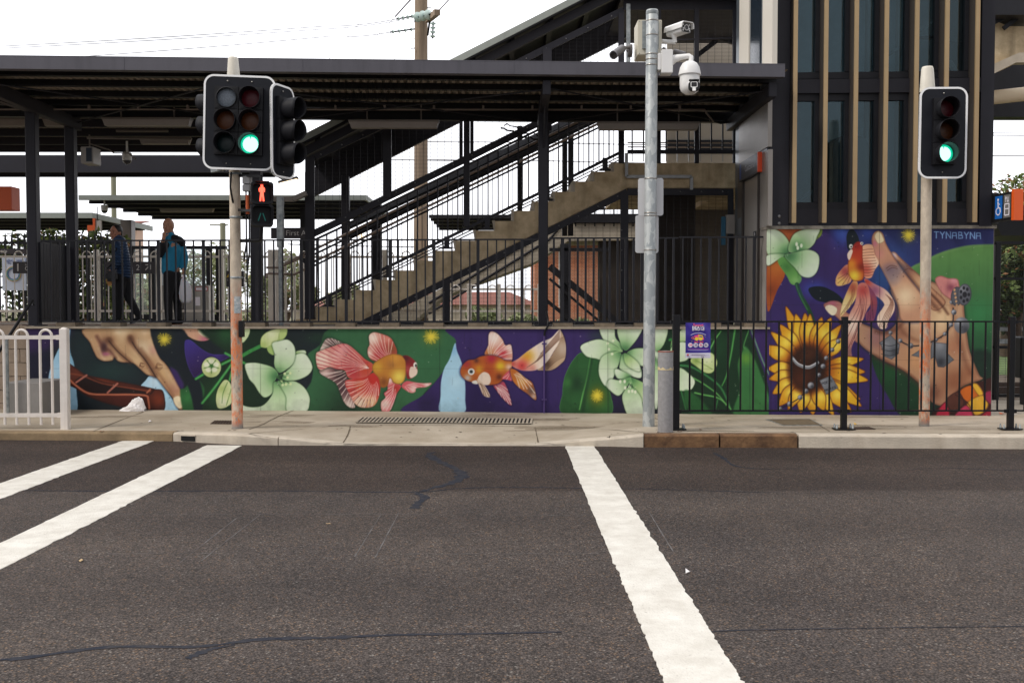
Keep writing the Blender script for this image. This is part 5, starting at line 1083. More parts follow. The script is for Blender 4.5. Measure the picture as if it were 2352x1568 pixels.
L_RED, L_AMB, L_GRN, L_OFF = lensm('lens_red_off', S(84, 16, 28)), lensm('lens_amber_off', S(86, 46, 20)), lensm('lens_green_off', S(10, 30, 32)), lensm('lens_blank', S(112, 120, 130), .4)
G_ON = emis('lens_green_lit', (.42, 1.0, .84), 2.0); R_ON = emis('figure_red_lit', (1.0, .09, .05), 3.2); G_RIM = emis('lens_green_edge', (.0, .62, .34), 1.0)
MS = .0052

def rrect(w_, h_, r_, n=7):
    out = []
    for cx, cz, a0 in ((w_ / 2 - r_, h_ / 2 - r_, 0), (-w_ / 2 + r_, h_ / 2 - r_, 90), (-w_ / 2 + r_, -h_ / 2 + r_, 180), (w_ / 2 - r_, -h_ / 2 + r_, 270)):
        for k in range(n + 1): a = R(a0 + 90 * k / n); out.append((cx + r_ * math.cos(a), cz + r_ * math.sin(a)))
    return out
def signal_head(parent, M, w_, h_, cols, rows, lens, pitch_x, pitch_z, zc, r_in, visor_len=.2, board_r=.12, name='signal_head', dots=True):
    """local frame: +x right, +z up, -y faces the driver; origin at board centre"""
    o_par = parent
    b = MB(M); pts = rrect(w_, h_, board_r); b.prism([(x, 0, z) for x, z in pts], (0, .012, 0)); board = b.build(name, SIGB, o_par)
    ins = rrect(w_ - .046, h_ - .046, board_r - .023); n = len(pts)
    b = MB(M); vs = [(x, -.006, z) for x, z in pts] + [(x, -.006, z) for x, z in ins] + [(x, .018, z) for x, z in pts] + [(x, -.0005, z) for x, z in ins]
    b.add(vs, [(i, (i + 1) % n, n + (i + 1) % n, n + i) for i in range(n)] + [(2 * n + i, 2 * n + (i + 1) % n, (i + 1) % n, i) for i in range(n)] + [(n + i, n + (i + 1) % n, 3 * n + (i + 1) % n, 3 * n + i) for i in range(n)]); b.build('white_border', BORD, board)
    for c in range(cols):
        for r_ in range(rows):
            x = (c - (cols - 1) / 2) * pitch_x; z = zc + ((rows - 1) / 2 - r_) * pitch_z; kind = lens[r_][c]
            b = MB(M); s_ = min(pitch_x, pitch_z) / 2 - .003 if cols > 1 else pitch_z / 2 - .003; sx = pitch_x / 2 - .003 if cols > 1 else r_in + .022
            n = 32; vs = []
            for q in range(n):                                   # square housing door with a round opening
                a = 2 * math.pi * q / n + math.pi / 4; ca, sa = math.cos(a), math.sin(a); k = 1 / max(abs(ca), abs(sa)); vs.append((x + sx * ca * k, -.055, z + s_ * sa * k))
            vs += [(x + (r_in) * math.cos(2 * math.pi * q / n + math.pi / 4), -.06, z + (r_in) * math.sin(2 * math.pi * q / n + math.pi / 4)) for q in range(n)]
            vs += [(vs[q][0], .09, vs[q][2]) for q in range(n)]
            vs += [(vs[n + q][0], -.02, vs[n + q][2]) for q in range(n)]
            b.add(vs, [(q, (q + 1) % n, n + (q + 1) % n, n + q) for q in range(n)] + [(2 * n + q, 2 * n + (q + 1) % n, (q + 1) % n, q) for q in range(n)] + [(n + q, n + (q + 1) % n, 3 * n + (q + 1) % n, 3 * n + q) for q in range(n)] + [tuple(range(3 * n - 1, 2 * n - 1, -1))])
            hs = b.build('housing', SIGH, board)
            m = {'r': L_RED, 'a': L_AMB, 'g': L_GRN, 'o': L_OFF, 'G': G_ON}[kind]
            b = MB(M)
            if kind == 'G':                                      # a ring of LEDs reads as a scalloped disc with a notch on top
                vs = [(x, -.032, z)]; nn = 120
                for q in range(nn):
                    a = 2 * math.pi * q / nn; rr = (r_in - .022) * (1 - .07 * abs(math.sin(a * 15)))
                    if abs(a - math.pi / 2) < .07: rr *= .72
                    vs.append((x + rr * math.cos(a), -.03, z + rr * math.sin(a)))
                b.add(vs, [(0, 1 + (q + 1) % nn, 1 + q) for q in range(nn)]); b.build('lens', m, board)
                b = MB(M); b.lathe([(0, -.026), (r_in, -.026)], 40, (x, 0, z), 'Y'); b.build('lens_rim', G_RIM, board)
            else:
                b.lathe([(0, -.040), (r_in * .5, -.036), (r_in * .85, -.028), (r_in, -.02)], 32, (x, 0, z), 'Y'); b.build('lens', m, board)
            if kind == 'o':
                b = MB(M); b.lathe([(r_in, -.05), (r_in + .008, -.07), (r_in - .002, -.075), (r_in - .004, -.05)], 36, (x, 0, z), 'Y'); b.build('lens_ring', SIGH, board); continue
            n, nl = 40, 5; vs = []
            for i in range(nl):                                  # tunnel visor, cut away at the bottom front
                for q in range(n):
                    a = 2 * math.pi * q / n; bot = max(0, -math.sin(a)) ** 1.5; L = visor_len * (1 - .30 * bot); f_ = i / (nl - 1)
                    rr = r_in + .006 + .004 * f_; vs.append((x + rr * math.cos(a), -.058 - L * f_, z + rr * math.sin(a)))
            k = len(vs)
            for i in range(nl):
                for q in range(n):
                    p = vs[i * n + q]; f_ = i / (nl - 1); rr = r_in + .002 + .004 * f_; a = 2 * math.pi * q / n; vs.append((x + rr * math.cos(a), p[1], z + rr * math.sin(a)))
            fs = [(i * n + q, i * n + (q + 1) % n, (i + 1) * n + (q + 1) % n, (i + 1) * n + q) for i in range(nl - 1) for q in range(n)]
            fs += [(k + i * n + (q + 1) % n, k + i * n + q, k + (i + 1) * n + q, k + (i + 1) * n + (q + 1) % n) for i in range(nl - 1) for q in range(n)]
            fs += [((nl - 1) * n + q, (nl - 1) * n + (q + 1) % n, k + (nl - 1) * n + (q + 1) % n, k + (nl - 1) * n + q) for q in range(n)]
            b = MB(M); b.add(vs, fs, True); b.build('visor', VIS, board, fix=False)
    if dots:
        b = MB(M)
        for c in range(cols):
            x = (c - (cols - 1) / 2) * pitch_x; b.ball((x, -.004, h_ / 2 - .075), .011, 10, 6); b.ball((x, -.004, -h_ / 2 + .075), .008, 10, 6)
        b.build('board_bolts', STEEL, board)
    return board
def head_matrix(u, v, Y, face, tilt=0): return Matrix.Translation(P(u, v, Y)) @ Matrix.Rotation(R(face), 4, 'Z') @ Matrix.Rotation(R(tilt), 4, 'Y')
def pole(parent, u0, v0, u1, v1, Y, r0, r1, cap_r0, cap_h, m=ORM):
    p, q = P(u0, v0, Y), P(u1, v1, Y); p.z = .11; b = MB(); b.tube([p, q], [r0, r1], 24); b.build('pole', m, parent)
    b = MB(); b.tube([q, q + Vector((-.003, 0, cap_h * .9)), q + Vector((-.003, 0, cap_h * .985)), q + Vector((-.003, 0, cap_h))], [cap_r0, cap_r0 * .78, cap_r0 * .66, cap_r0 * .3], 24); b.build('pole_cap', CAPW, parent)
    b = MB(); b.lathe([(r0 + .02, 0), (r0 + .004, .02)], 20, (p.x, p.y, .105)); b.build('footing', RUST, parent)
    return p, q

# ---- left signals
Y1 = 12.2; base = P(545.5, 985, Y1)
t = thing('traffic_signal', (base.x, Y1, .11), 'traffic signals with six round lights and a red pedestrian figure on a worn orange pole', 'traffic light')
p, q = pole(t, 545.5, 985, 536.5, 178, Y1, .068, .064, .078, 46 / F * Y1)
k = 12.0 / F
MA = head_matrix(549.5, 282, 11.98, 3, 0.0) @ Matrix.Rotation(R(1.5), 4, 'Y')
signal_head(t, MA, 161 * k, 214 * k, 2, 3, [['o', 'r'], ['a', 'a'], ['g', 'G']], 54.5 * k, 51.5 * k, .012, 22 * k, .11)
MA2 = head_matrix(650, 303, 12.1, 66)
signal_head(t, MA2, 86 * k, 212 * k, 1, 3, [['r'], ['a'], ['g']], 50 * k, 51.5 * k, .0, 22 * k, .2)
MA3 = head_matrix(503, 290, 12.3, -100)
signal_head(t, MA3, 82 * k, 205 * k, 1, 3, [['r'], ['a'], ['g']], 50 * k, 51 * k, .0, 22 * k, .19)
MA4 = head_matrix(480, 288, 12.45, -128)
for z_ in (P(540, 402, Y1).z, P(540, 502, Y1).z, P(540, 640, Y1).z): b = MB(); b.lathe([(.072, 0), (.075, .004), (.075, .022), (.072, .026)], 24, (P(541, 402, Y1).x, Y1, z_)); b.build('strap', GALV, t)
# brackets behind the boards
b = MB(); b.bar(P(541, 196, Y1), P(648, 206, 12.12), .04, .03); b.bar(P(541, 380, Y1), P(648, 392, 12.12), .04, .03); b.bar(P(541, 200, Y1), P(500, 204, 12.3), .04, .03); b.bar(P(541, 380, Y1), P(486, 392, 12.3), .04, .05); b.build('mounting_arm', GALV, t)
# pedestrian signal
k2 = 11.95 / F; cu, Yp = 601.5, 11.95
for vv, lit in ((444.5, True), (495.5, False)):
    M_ = head_matrix(cu, vv, Yp, 16); b = MB(M_); s_ = 24.5 * k2; pts = rrect(2 * s_, 2 * s_, .03, 4)
    n = len(pts); ins = rrect(2 * s_ - .05, 2 * s_ - .05, .03, 4)
    vs = [(x, -.1, z) for x, z in pts] + [(x, -.1, z) for x, z in ins] + [(x, .12, z) for x, z in pts] + [(x, .0, z) for x, z in ins]
    b.add(vs, [(i, (i + 1) % n, n + (i + 1) % n, n + i) for i in range(n)] + [(2 * n + i, 2 * n + (i + 1) % n, (i + 1) % n, i) for i in range(n)] + [(n + i, n + (i + 1) % n, 3 * n + (i + 1) % n, 3 * n + i) for i in range(n)] + [tuple(range(3 * n - 1, 2 * n - 1, -1)), tuple(range(3 * n, 4 * n))])
    hd = b.build('pedestrian_signal', SIGH, t)
    b = MB(M_); h_ = .135
    if lit:
        F_ = [(0, .98), (.1, .95), (.13, .86), (.1, .76), (.24, .70), (.3, .56), (.27, .3), (.18, .3), (.17, .52), (.15, .36), (.17, .1), (.24, -.62), (.1, -.62), (.02, -.1), (-.02, -.1), (-.1, -.62), (-.24, -.62), (-.17, .1), (-.15, .36), (-.17, .52), (-.18, .3), (-.27, .3), (-.3, .56), (-.24, .70), (-.1, .76), (-.13, .86), (-.1, .95)]
        b.add([(x * h_ * .9, -.004, (z - .18) * h_) for x, z in F_] , [tuple(range(len(F_)))]); b.build('standing_figure', R_ON, hd)
    else:
        for sx in (-1, 1): b.bar((sx * .012, -.004, .03), (sx * .042, -.004, -.06), .012, .006, (0, 1, 0))
        b.build('walking_figure', emis('figure_green_dim', (.0, .12, .10), .5), hd)
    b = MB(M_); b.box((-s_ * .62, -.19, s_ - .006), (s_ * .62, -.1, s_)); b.box((s_ - .006, -.17, -s_ * .5), (s_, -.1, s_ * .8)); b.box((-s_, -.17, -s_ * .5), (-s_ + .006, -.1, s_ * .8)); b.build('hood', VIS, hd)
b = MB(); b.bar(P(545, 482, Y1), P(580, 484, 11.95), .03, .03); b.tube([P(601, 522, 12.0), P(600, 545, 12.02), P(598, 552, 12.1), P(552, 553, 12.2)], .022, 8); b.tube([P(600, 404, 12.0), P(600, 420, 12.0)], .02, 8); b.bar(P(600, 405, 12.0), P(545, 403, 12.2), .03, .03); b.build('bracket_arm', BLK, t)
for vv, hh, uu in ((414, 17, 567), (432, 15, 567)):
    b = MB(); c = P(uu, vv, 12.15); b.cbox((c.x - .045, 12.1, c.z - hh / 2 * k), (c.x + .05, 12.22, c.z + hh / 2 * k), .01); b.build('terminal_box', mat('grey_plastic', S(160, 158, 158), .5), t)
b = MB(); b.tube([P(531, 395, 12.1), P(529, 430, 12.1), P(534, 460, 12.12), P(540, 480, 12.2)], .012, 8); b.tube([P(565, 440, 12.15), P(566, 560, 12.15), P(560, 600, 12.18)], .010, 8); b.tube([P(572, 440, 12.15), P(573, 580, 12.15), P(566, 640, 12.18)], .010, 8); b.build('cable', BLK, t)
b = MB(); b.tube([P(568, 448, 12.14), P(569, 492, 12.14)], .022, 10); b.build('orange_conduit', mat('orange_pvc', S(200, 92, 40), .5), t)
c = P(556, 755, 12.15); b = MB(); b.lathe([(.0, -.05), (.04, -.045), (.05, -.02), (.05, .0)], 20, (c.x + .02, c.y, c.z), 'X'); b.box((c.x - .03, c.y - .05, c.z - .1), (c.x + .02, c.y + .05, c.z + .1)); b.build('push_button', BLK, t)
b = MB(); rr = .0705; vs = []
for i in range(7):
    a = R(262 + i * 11)
    for v_ in (719, 681): z_ = P(548, v_, Y1).z; vs.append((P(543.5, v_, Y1).x + rr * math.cos(a), Y1 + rr * math.sin(a), z_))
b.add(vs, [(2 * i, 2 * i + 2, 2 * i + 3, 2 * i + 1) for i in range(6)], True); b.build('sticker', mat('peeling_sticker', S(214, 212, 210), .6, noise=(30, .3), col2=S(110, 140, 150)), t)

# ---- right signals
Y2 = 12.35; base = P(2122.5, 980, Y2)
t = thing('traffic_signal', (base.x, Y2, .12), 'three light traffic signal glowing green on a faded orange pole behind the black fence', 'traffic light')
pole(t, 2122.5, 980, 2130, 212, Y2, .064, .064, .092, 58 / F * Y2)
k = 12.1 / F
M_ = head_matrix(2166, 305.5, 12.12, -3) @ Matrix.Rotation(R(.3), 4, 'Y')
signal_head(t, M_, 108 * k, 208 * k, 1, 3, [['r'], ['a'], ['G']], 46 * k, 50.5 * k, .01, 21 * k, .17, name='signal_head')
for v_ in (222, 390): b = MB(); b.bar(P(2130, v_, Y2), P(2160, v_, 12.16), .05, .04); b.build('mounting_arm', GALV, t)

# ---- camera pole
Y3 = 12.3; base = P(1489.5, 980, Y3)
def galv_spangle():
    m = bpy.data.materials.new('galvanised_spangle'); m.use_nodes = True; n = m.node_tree; b = n.nodes['Principled BSDF']; t_ = n.nodes.new('ShaderNodeTexCoord')
    mp_ = n.nodes.new('ShaderNodeMapping'); mp_.inputs['Scale'].default_value = (1, 1, .6); mp_.inputs['Rotation'].default_value = (0, .5, .3)
    x = n.nodes.new('ShaderNodeTexNoise'); x.inputs['Scale'].default_value = 11; x.inputs['Detail'].default_value = 4; n.links.new(t_.outputs['Object'], mp_.inputs['Vector']); n.links.new(mp_.outputs['Vector'], x.inputs['Vector'])
    v = n.nodes.new('ShaderNodeTexVoronoi'); v.inputs['Scale'].default_value = 15; n.links.new(x.outputs['Color'], v.inputs['Vector'])
    va = n.nodes.new('ShaderNodeTexVoronoi'); va.inputs['Scale'].default_value = 17
    ad = n.nodes.new('ShaderNodeVectorMath'); ad.operation = 'MULTIPLY_ADD'; ad.inputs[1].default_value = (.12, .12, .12); n.links.new(x.outputs['Color'], ad.inputs[0]); n.links.new(mp_.outputs['Vector'], ad.inputs[2]); n.links.new(ad.outputs[0], va.inputs['Vector'])
    sp = n.nodes.new('ShaderNodeSeparateColor'); n.links.new(va.outputs['Color'], sp.inputs['Color'])
    r_ = n.nodes.new('ShaderNodeValToRGB'); r_.color_ramp.elements[0].position = .25; r_.color_ramp.elements[1].position = .8; r_.color_ramp.elements[0].color = (*S(154, 160, 162), 1); r_.color_ramp.elements[1].color = (*S(186, 190, 189), 1)
    n.links.new(sp.outputs[0], r_.inputs['Fac']); n.links.new(r_.outputs['Color'], b.inputs['Base Color']); b.inputs['Metallic'].default_value = .25; b.inputs['Roughness'].default_value = .5; return m
GS = galv_spangle()
t = thing('camera_pole', (base.x, Y3, .12), 'tall galvanised steel pole carrying security cameras, a cabinet and two sign backs', 'pole')
q = P(1498, 26, Y3); p = P(1489.5, 980, Y3); p.z = .1; b = MB(); b.tube([p, q, q + Vector((0, 0, .012)), q + Vector((0, 0, .016))], [.0735, .0735, .068, .03], 32); b.build('pole', GS, t)
b = MB(); b.lathe([(.0745, 0), (.076, .003), (.076, .04)], 32, (q.x, q.y, q.z - .045)); b.build('cap_ring', GALV, t)
for v_ in (50, 83, 127, 139, 152, 412, 491, 497, 576):
    b = MB(); c = P(1498 - (v_ - 26) * 8.5 / 954, v_, Y3); b.lathe([(.0755, 0), (.078, .002), (.078, .013), (.0755, .015)], 32, tuple(c)); b.build('steel_band', STEEL, t)
PLC = mat('cabinet_cream', S(214, 208, 190), .5, noise=(4, .08)); CW = mat('camera_white', S(232, 231, 229), .4); CG = mat('camera_grey', S(98, 95, 96), .45)
def pj(x, y, Y): return P(1366.6 + x * .18307, y * .18307, Y)
a, c = pj(538, 250, 12.42), pj(838, 690, 12.42); b = MB(); b.box((a.x, 12.42, c.z), (c.x, 12.78, a.z)); cb = b.build('equipment_cabinet', PLC, t, bevel=.006)
b = MB()
for x_, z_ in ((a.x + .02, a.z - .02), (c.x - .02, a.z - .02), (a.x + .02, c.z + .02), (c.x - .02, c.z + .02)): b.ball((x_, 12.419, z_), .006, 8, 5)
b.build('screws', STEEL, cb)
a, c = pj(596, 262, 12.39), pj(650, 610, 12.39); b = MB(); b.box((a.x, 12.385, c.z), (a.x + .2, 12.42, a.z)); b.build('bracket_plate', GALV, cb)
# grey bullet camera, left
o_ = pj(482, 600, 12.45); b = MB(); b.lathe([(.0, -.05), (.078, -.05), (.08, -.03), (.08, .0), (0, .0)], 28, (o_.x + .0, 12.6, o_.z), 'X'); mt = b.build('bullet_camera', CG, t)
b = MB(); h0 = pj(440, 598, 12.55); h1 = pj(345, 600, 12.4); b.tube([(o_.x - .05, 12.6, o_.z), h0, h1], [.03, .018, .022], 12); b.build('joint', CG, mt)
A_, B_ = pj(352, 605, 12.42), pj(232, 692, 12.22); b = MB(); b.tube([A_, A_.lerp(B_, .1), A_.lerp(B_, .9), B_], [.04, .05, .05, .052], 24); b.build('camera_body', CG, mt)
d = (B_ - A_).normalized(); b = MB(); b.tube([B_ + d * .001, B_ + d * .004], [.042, .036], 24); b.build('lens', mat('camera_lens', S(16, 16, 20), .08), mt)
b = MB(); b.tube([B_ - d * .002, B_ + d * .006], [.054, .054], 24, cap=False); b.build('lens_ring', mat('ring_grey', S(150, 150, 156), .4), mt)
# white bullet camera, right
b = MB(); b.tube([pj(838, 525, 12.5), pj(1005, 530, 12.42)], .028, 14); b.tube([pj(1003, 538, 12.42), pj(998, 500, 12.42), pj(990, 430, 12.42)], [.028, .026, .04], 14); st = b.build('bullet_camera', CW, t)
fa, bk = pj(1105, 385, 12.22), pj(930, 372, 12.62)
M_ = Matrix.Translation(pj(1040, 385, 12.4)) @ Matrix.Rotation(R(28), 4, 'Z') @ Matrix.Rotation(R(2), 4, 'X')
b = MB(M_); pts = rrect(.145, .115, .03, 4); b.prism([(x, -.16, z) for x, z in pts], (0, .3, 0)); b.build('camera_body', CW, st)
b = MB(M_); pts = [(-.095, -.01), (-.09, .045), (-.07, .068), (.07, .068), (.09, .045), (.095, -.01), (.088, -.01), (.082, .04), (.066, .06), (-.066, .06), (-.082, .04), (-.088, -.01)]; b.prism([(x, -.2, z) for x, z in pts], (0, .36, 0)); b.build('sunshield', CW, st)
b = MB(M_); pts = rrect(.135, .105, .025, 4); b.prism([(x, -.166, z) for x, z in pts], (0, .008, 0)); b.build('face_plate', BLK, st)
b = MB(M_); b.lathe([(.0, -.171), (.028, -.171)], 24, (0, 0, 0), 'Y'); b.build('lens', mat('camera_lens_dark', S(30, 22, 26), .05), st)
b = MB(M_); b.lathe([(.034, -.166), (.036, -.176), (.030, -.176), (.028, -.17)], 24, (0, 0, 0), 'Y')
for x_ in (-.048, .048):
    for z_ in (-.034, -.012, .034): b.lathe([(0, -.171), (.009, -.171), (.010, -.166)], 10, (x_, 0, z_), 'Y')
b.build('lens_ring', CW, st)
# dark camera seen behind
b = MB(); A_, B_ = pj(990, 665, 12.75), pj(1130, 700, 12.7); b.tube([A_, B_], [.05, .045], 18); b.tube([pj(860, 620, 12.6), pj(900, 650, 12.7), A_], .025, 10); b.build('bullet_camera', CG, t)
# pan tilt dome camera
a, c = pj(782, 660, 12.28), pj(965, 945, 12.28); b = MB(); b.box((a.x, 12.22, c.z + .05), (a.x + .04, 12.36, a.z - .02)); b.box((a.x + .04, 12.2, c.z + .01), (c.x, 12.38, a.z + .02)); dm = b.build('dome_camera', CW, t, bevel=.008)
b = MB(); b.tube([pj(960, 760, 12.28), pj(1010, 735, 12.26), pj(1100, 715, 12.22), pj(1180, 705, 12.18), pj(1205, 715, 12.17), pj(1205, 790, 12.16)], [.06, .045, .034, .03, .03, .03], 16); b.build('arm', CW, dm)
c = pj(1188, 940, 12.15); kk = 12.15 / F * .18307; 
b = MB(); b.lathe([(.0, 168 * kk), (45 * kk, 166 * kk), (90 * kk, 140 * kk), (120 * kk, 90 * kk), (134 * kk, 30 * kk), (139 * kk, 0), (139 * kk, -8 * kk), (122 * kk, -12 * kk)], 36, tuple(c)); b.build('hood', CW, dm)
b = MB(); b.lathe([(122 * kk, -10 * kk), (123 * kk, -90 * kk), (121 * kk, -160 * kk), (105 * kk, -205 * kk), (60 * kk, -240 * kk), (0, -250 * kk)], 36, tuple(c)); b.build('yoke', CW, dm)
cb_ = c + Vector((.012, -.035, -150 * kk)); b = MB(); b.ball(cb_, 92 * kk, 30, 20, (1, 1.25, 1.05)); b.build('ball_housing', mat('ball_grey', S(214, 213, 212), .35), dm)
M_ = Matrix.Translation(cb_ + Vector((.012, -.128, -.02))) @ Matrix.Rotation(R(-8), 4, 'Z') @ Matrix.Rotation(R(-14), 4, 'X')
b = MB(M_); pts = rrect(.135, .12, .05, 6); b.prism([(x, -.004, z) for x, z in pts], (0, .04, 0)); fp = b.build('face_plate', BLK, dm)
b = MB(M_); pts = rrect(.08, .072, .012, 3); b.prism([(x, -.007, z + .012) for x, z in pts], (0, .004, 0)); b.box((-.02, -.008, -.07), (.02, -.003, -.026)); b.build('window_frame', CW, dm)
b = MB(M_); pts = rrect(.066, .058, .01, 3); b.prism([(x, -.0085, z + .012) for x, z in pts], (0, .002, 0)); b.build('lens', mat('ptz_lens', S(20, 16, 18), .05), dm)
b = MB(M_); b.prism([(-.06, -.02, .066), (.06, -.02, .066), (.055, -.004, .082), (-.055, -.004, .082)], (0, .05, 0)); b.build('wiper_hood', BLK, dm)
# sign backs
SB = mat('sign_back_aluminium', S(206, 206, 208), .5, .1, noise=(3, .05))
for u0, v0, u1, v1, yaw in ((1465.5, 409.5, 1523, 495.5, -4), (1459, 494.5, 1513, 581, 6)):
    a, c = P(u0, v0, 12.4), P(u1, v1, 12.4); w_, h_ = c.x - a.x, a.z - c.z; M_ = Matrix.Translation(((a.x + c.x) / 2, 12.39 + (.0 if yaw < 0 else .012), (a.z + c.z) / 2)) @ Matrix.Rotation(R(yaw), 4, 'Z')
    b = MB(M_); pts = rrect(w_, h_, .03, 5); b.prism([(x, 0, z) for x, z in pts], (0, .004, 0)); b.build('sign_plate', SB, t)
# ================================================================ platform, railing
PZL = 1.33                                # platform level
DECK = mat('platform_deck', S(150, 138, 122), .9, noise=(2, .3), bump=(40, .3))
x_t = 3.62
b = MB(); b.prism([(-30, WY(-30) + .34, 0), (x_t, WY(x_t) + .34, 0), (x_t, 20.4, 0), (-30, 20.4, 0)], (0, 0, PZL)); tag(b.build('platform', DECK), kind='structure')
b = MB(); b.box((-30, 16.0, PZL + .001), (-3.2, 16.06, PZL + .006)); b.box((-30, 19.2, PZL + .001), (-3.2, 19.3, PZL + .006)); b.build('tactile_line', mat('orange_edge_line', S(176, 104, 52), .8, noise=(20, .4)))['kind'] = 'structure'

PAD = mat('footing_block', S(132, 118, 100), .95, noise=(8, .4), bump=(50, .6))
def rline(x): return WY(x) + .16
def uX(u, v=650): return PP(u, v, WA + .16, WB).x
zT, zB = 2.585, 1.40
def railing(u0, u1, posts, sp, first, label, thick=.0055, flat=False, zT=zT):
    x0, x1 = uX(u0), uX(u1); t = thing('platform_railing', (x0, rline(x0), PZL), label, 'railing', 'dark grey railings on top of the painted wall')
    for z_, n_ in ((zT, 'top_rail'), (zB, 'bottom_rail')):
        b = MB(); b.bar((x0, rline(x0), z_), (x1, rline(x1), z_), .03, .022); b.build(n_, DK2, t)
    px_ = [uX(u) for u in posts]
    for x in px_:
        b = MB(); b.bar((x, rline(x), PZL + .03), (x, rline(x), zT), .018, .045, (1, 0, 0)); o = b.build('post', DK2, t)
        b = MB(); b.box((x - .14, rline(x) - .13, 1.329), (x + .14, rline(x) + .13, PZL + .055)); b.build('footing_block', PAD, o)
        b = MB(); b.box((x - .13, rline(x) - .12, PZL + .055), (x + .13, rline(x) + .1, PZL + .066))
        for dx in (-.09, .09): b.lathe([(.014, 0), (.014, .02), (.007, .022), (.007, .035), (0, .036)], 6, (x + dx, rline(x) - .08, PZL + .066))
        b.build('base_plate', DK2, o)
    u = first
    while u < u1 - 2:
        x = uX(u)
        if all(abs(x - q) > .04 for q in px_):
            b = MB()
            if flat: b.bar((x, rline(x), zB), (x, rline(x), zT), .034, .03, (1, 0, 0))
            else: b.bar((x, rline(x), zB), (x, rline(x), zT), .019, .02, (1, 0, 0))
            b.build('baluster', DK2, t)
        u += sp
railing(97, 1236, [158, 261, 364.5, 468, 590, 692.5, 795, 896, 997, 1098, 1199], 20.45, 118, 'long dark grey platform railing above the painted hand and the left lilies')
railing(1262, 1558, [1292, 1388, 1480], 18.3, 1272, 'dark grey railing with wide bars behind the camera pole, below the staircase', flat=True, zT=2.60)
railing(1560, 1752, [1630, 1732], 20.7, 1568, 'short dark grey railing panel beside the lift tower', zT=2.61)

# ================================================================ main canopy
def zc(u, v, z): return PZ(u, v, z)
ZC = 4.70
FL, FR = PZ(-1150, 146, ZC), PZ(1803, 177, ZC)
def fy(x): return FL.y + (FR.y - FL.y) * (x - FL.x) / (FR.x - FL.x)
t = thing('platform_canopy', (.51, 14.75, PZL), 'long dark grey flat canopy with ribbed underside on square steel columns', 'canopy')
b = MB(); FH = .163
b.prism([(FL.x, FL.y, ZC), (FR.x, FR.y, ZC), (FR.x, FR.y + .012, ZC), (FL.x, FL.y + .012, ZC)], (0, 0, FH)); b.prism([(FL.x, FL.y - .002, ZC + FH), (FR.x, FR.y - .002, ZC + FH), (FR.x, FR.y + .1, ZC + FH), (FL.x, FL.y + .1, ZC + FH)], (0, 0, .012)); b.prism([(FL.x, FL.y + .012, ZC), (FR.x, FR.y + .012, ZC), (FR.x, FR.y + .12, ZC), (FL.x, FL.y + .12, ZC)], (0, 0, .01))
for u in (283, 1005 + 175, 1540, 690):
    x = P(u, 150, 13.1).x; b.bar((x, fy(x) - .002, ZC + .002), (x, fy(x) - .002, ZC + FH - .002), .004, .01, (1, 0, 0))
b.build('fascia', mat('fascia_grey', S(86, 84, 92), .5, noise=(1.5, .12), streak=(9, .45, S(60, 58, 64))), t)
RIB = mat('galvanised_sheet_underside', S(178, 166, 152), .5, .1, noise=(5, .3))
def ribbed(b, x0, x1, ya, yb, z0, z1, per=.19, dep=.032):
    """trapezoidal sheet, ribs running front to back"""
    xs = [];  x = x0
    while x < x1: xs += [(x, dep), (x + per * .3, dep), (x + per * .42, 0), (x + per * .88, 0)]; x += per
    n = len(xs); fa = ya if callable(ya) else (lambda q: ya)
    vs = [(x, fa(x), z0 + d) for x, d in xs] + [(x, yb, z1 + d) for x, d in xs] + [(x, fa(x), z0 + d + .006) for x, d in xs] + [(x, yb, z1 + d + .006) for x, d in xs]
    b.add(vs, [(i, i + 1, n + i + 1, n + i) for i in range(n - 1)] + [(2 * n + i, 3 * n + i, 3 * n + i + 1, 2 * n + i + 1) for i in range(n - 1)] + [(n + i, n + i + 1, 3 * n + i + 1, 3 * n + i) for i in range(n - 1)])
b = MB(); ribbed(b, FL.x, FR.x, lambda x: fy(x) + .014, 16.35, 4.80, 4.80, .105, .03); o = b.build('roof_sheet', RIB, t, fix=False)
XL = P(640, 300, 19.5).x
b = MB(); ribbed(b, FL.x, XL, 16.36, 20.2, 4.80, 4.80, .105, .03); b.build('roof_sheet', RIB, t, fix=False)
for i, (dy, w_) in enumerate(((.42, .06), (1.05, .06), (1.75, .06), (2.4, .06), (2.95, .1))):
    b = MB(); y0, y1 = fy(FL.x) + dy, fy(FR.x) + dy; zb_ = 4.712 if i < 4 else 4.63
    b.bar((FL.x, y0, (zb_ + 4.797) / 2), (FR.x - .02, y1, (zb_ + 4.797) / 2), w_, 4.797 - zb_); b.bar((FL.x, y0 + .05, zb_ + .008), (FR.x - .02, y1 + .05, zb_ + .008), .05, .014); b.build('purlin', BLK, t)
for y in (17.0, 17.9, 18.8, 19.7):
    b = MB(); b.box((FL.x, y, 4.66), (XL, y + .06, 4.797)); b.build('purlin', DK, t)
for x, xs in ((-6.98, 1), (-3.98, 1), (.515, 1), (FR.x - .12, 1)):                                   # rafters (rectangular tubes), tapered column brackets
    ye = fy(x) + .16; yb_ = 16.3
    b = MB(); b.prism([(x - .055, ye, 4.47), (x + .055, ye, 4.47), (x + .055, ye, 4.66), (x - .055, ye, 4.66)], (0, yb_ - ye, 0)); b.build('rafter', DK, t, bevel=.008)
def column(x, y, w_, z1, par, z0=PZL):
    b = MB(); b.cbox((x - w_ / 2, y - w_ / 2, z0), (x + w_ / 2, y + w_ / 2, z1), .012); o = b.build('column', DK, par); b = MB(); b.box((x - w_ * .9, y - w_ * .8, z0), (x + w_ * .9, y + w_ * .8, z0 + .02)); b.build('base_plate', DK, o); return o
x80, x168 = P(80, 700, 14.95).x, P(168, 700, 16.1).x
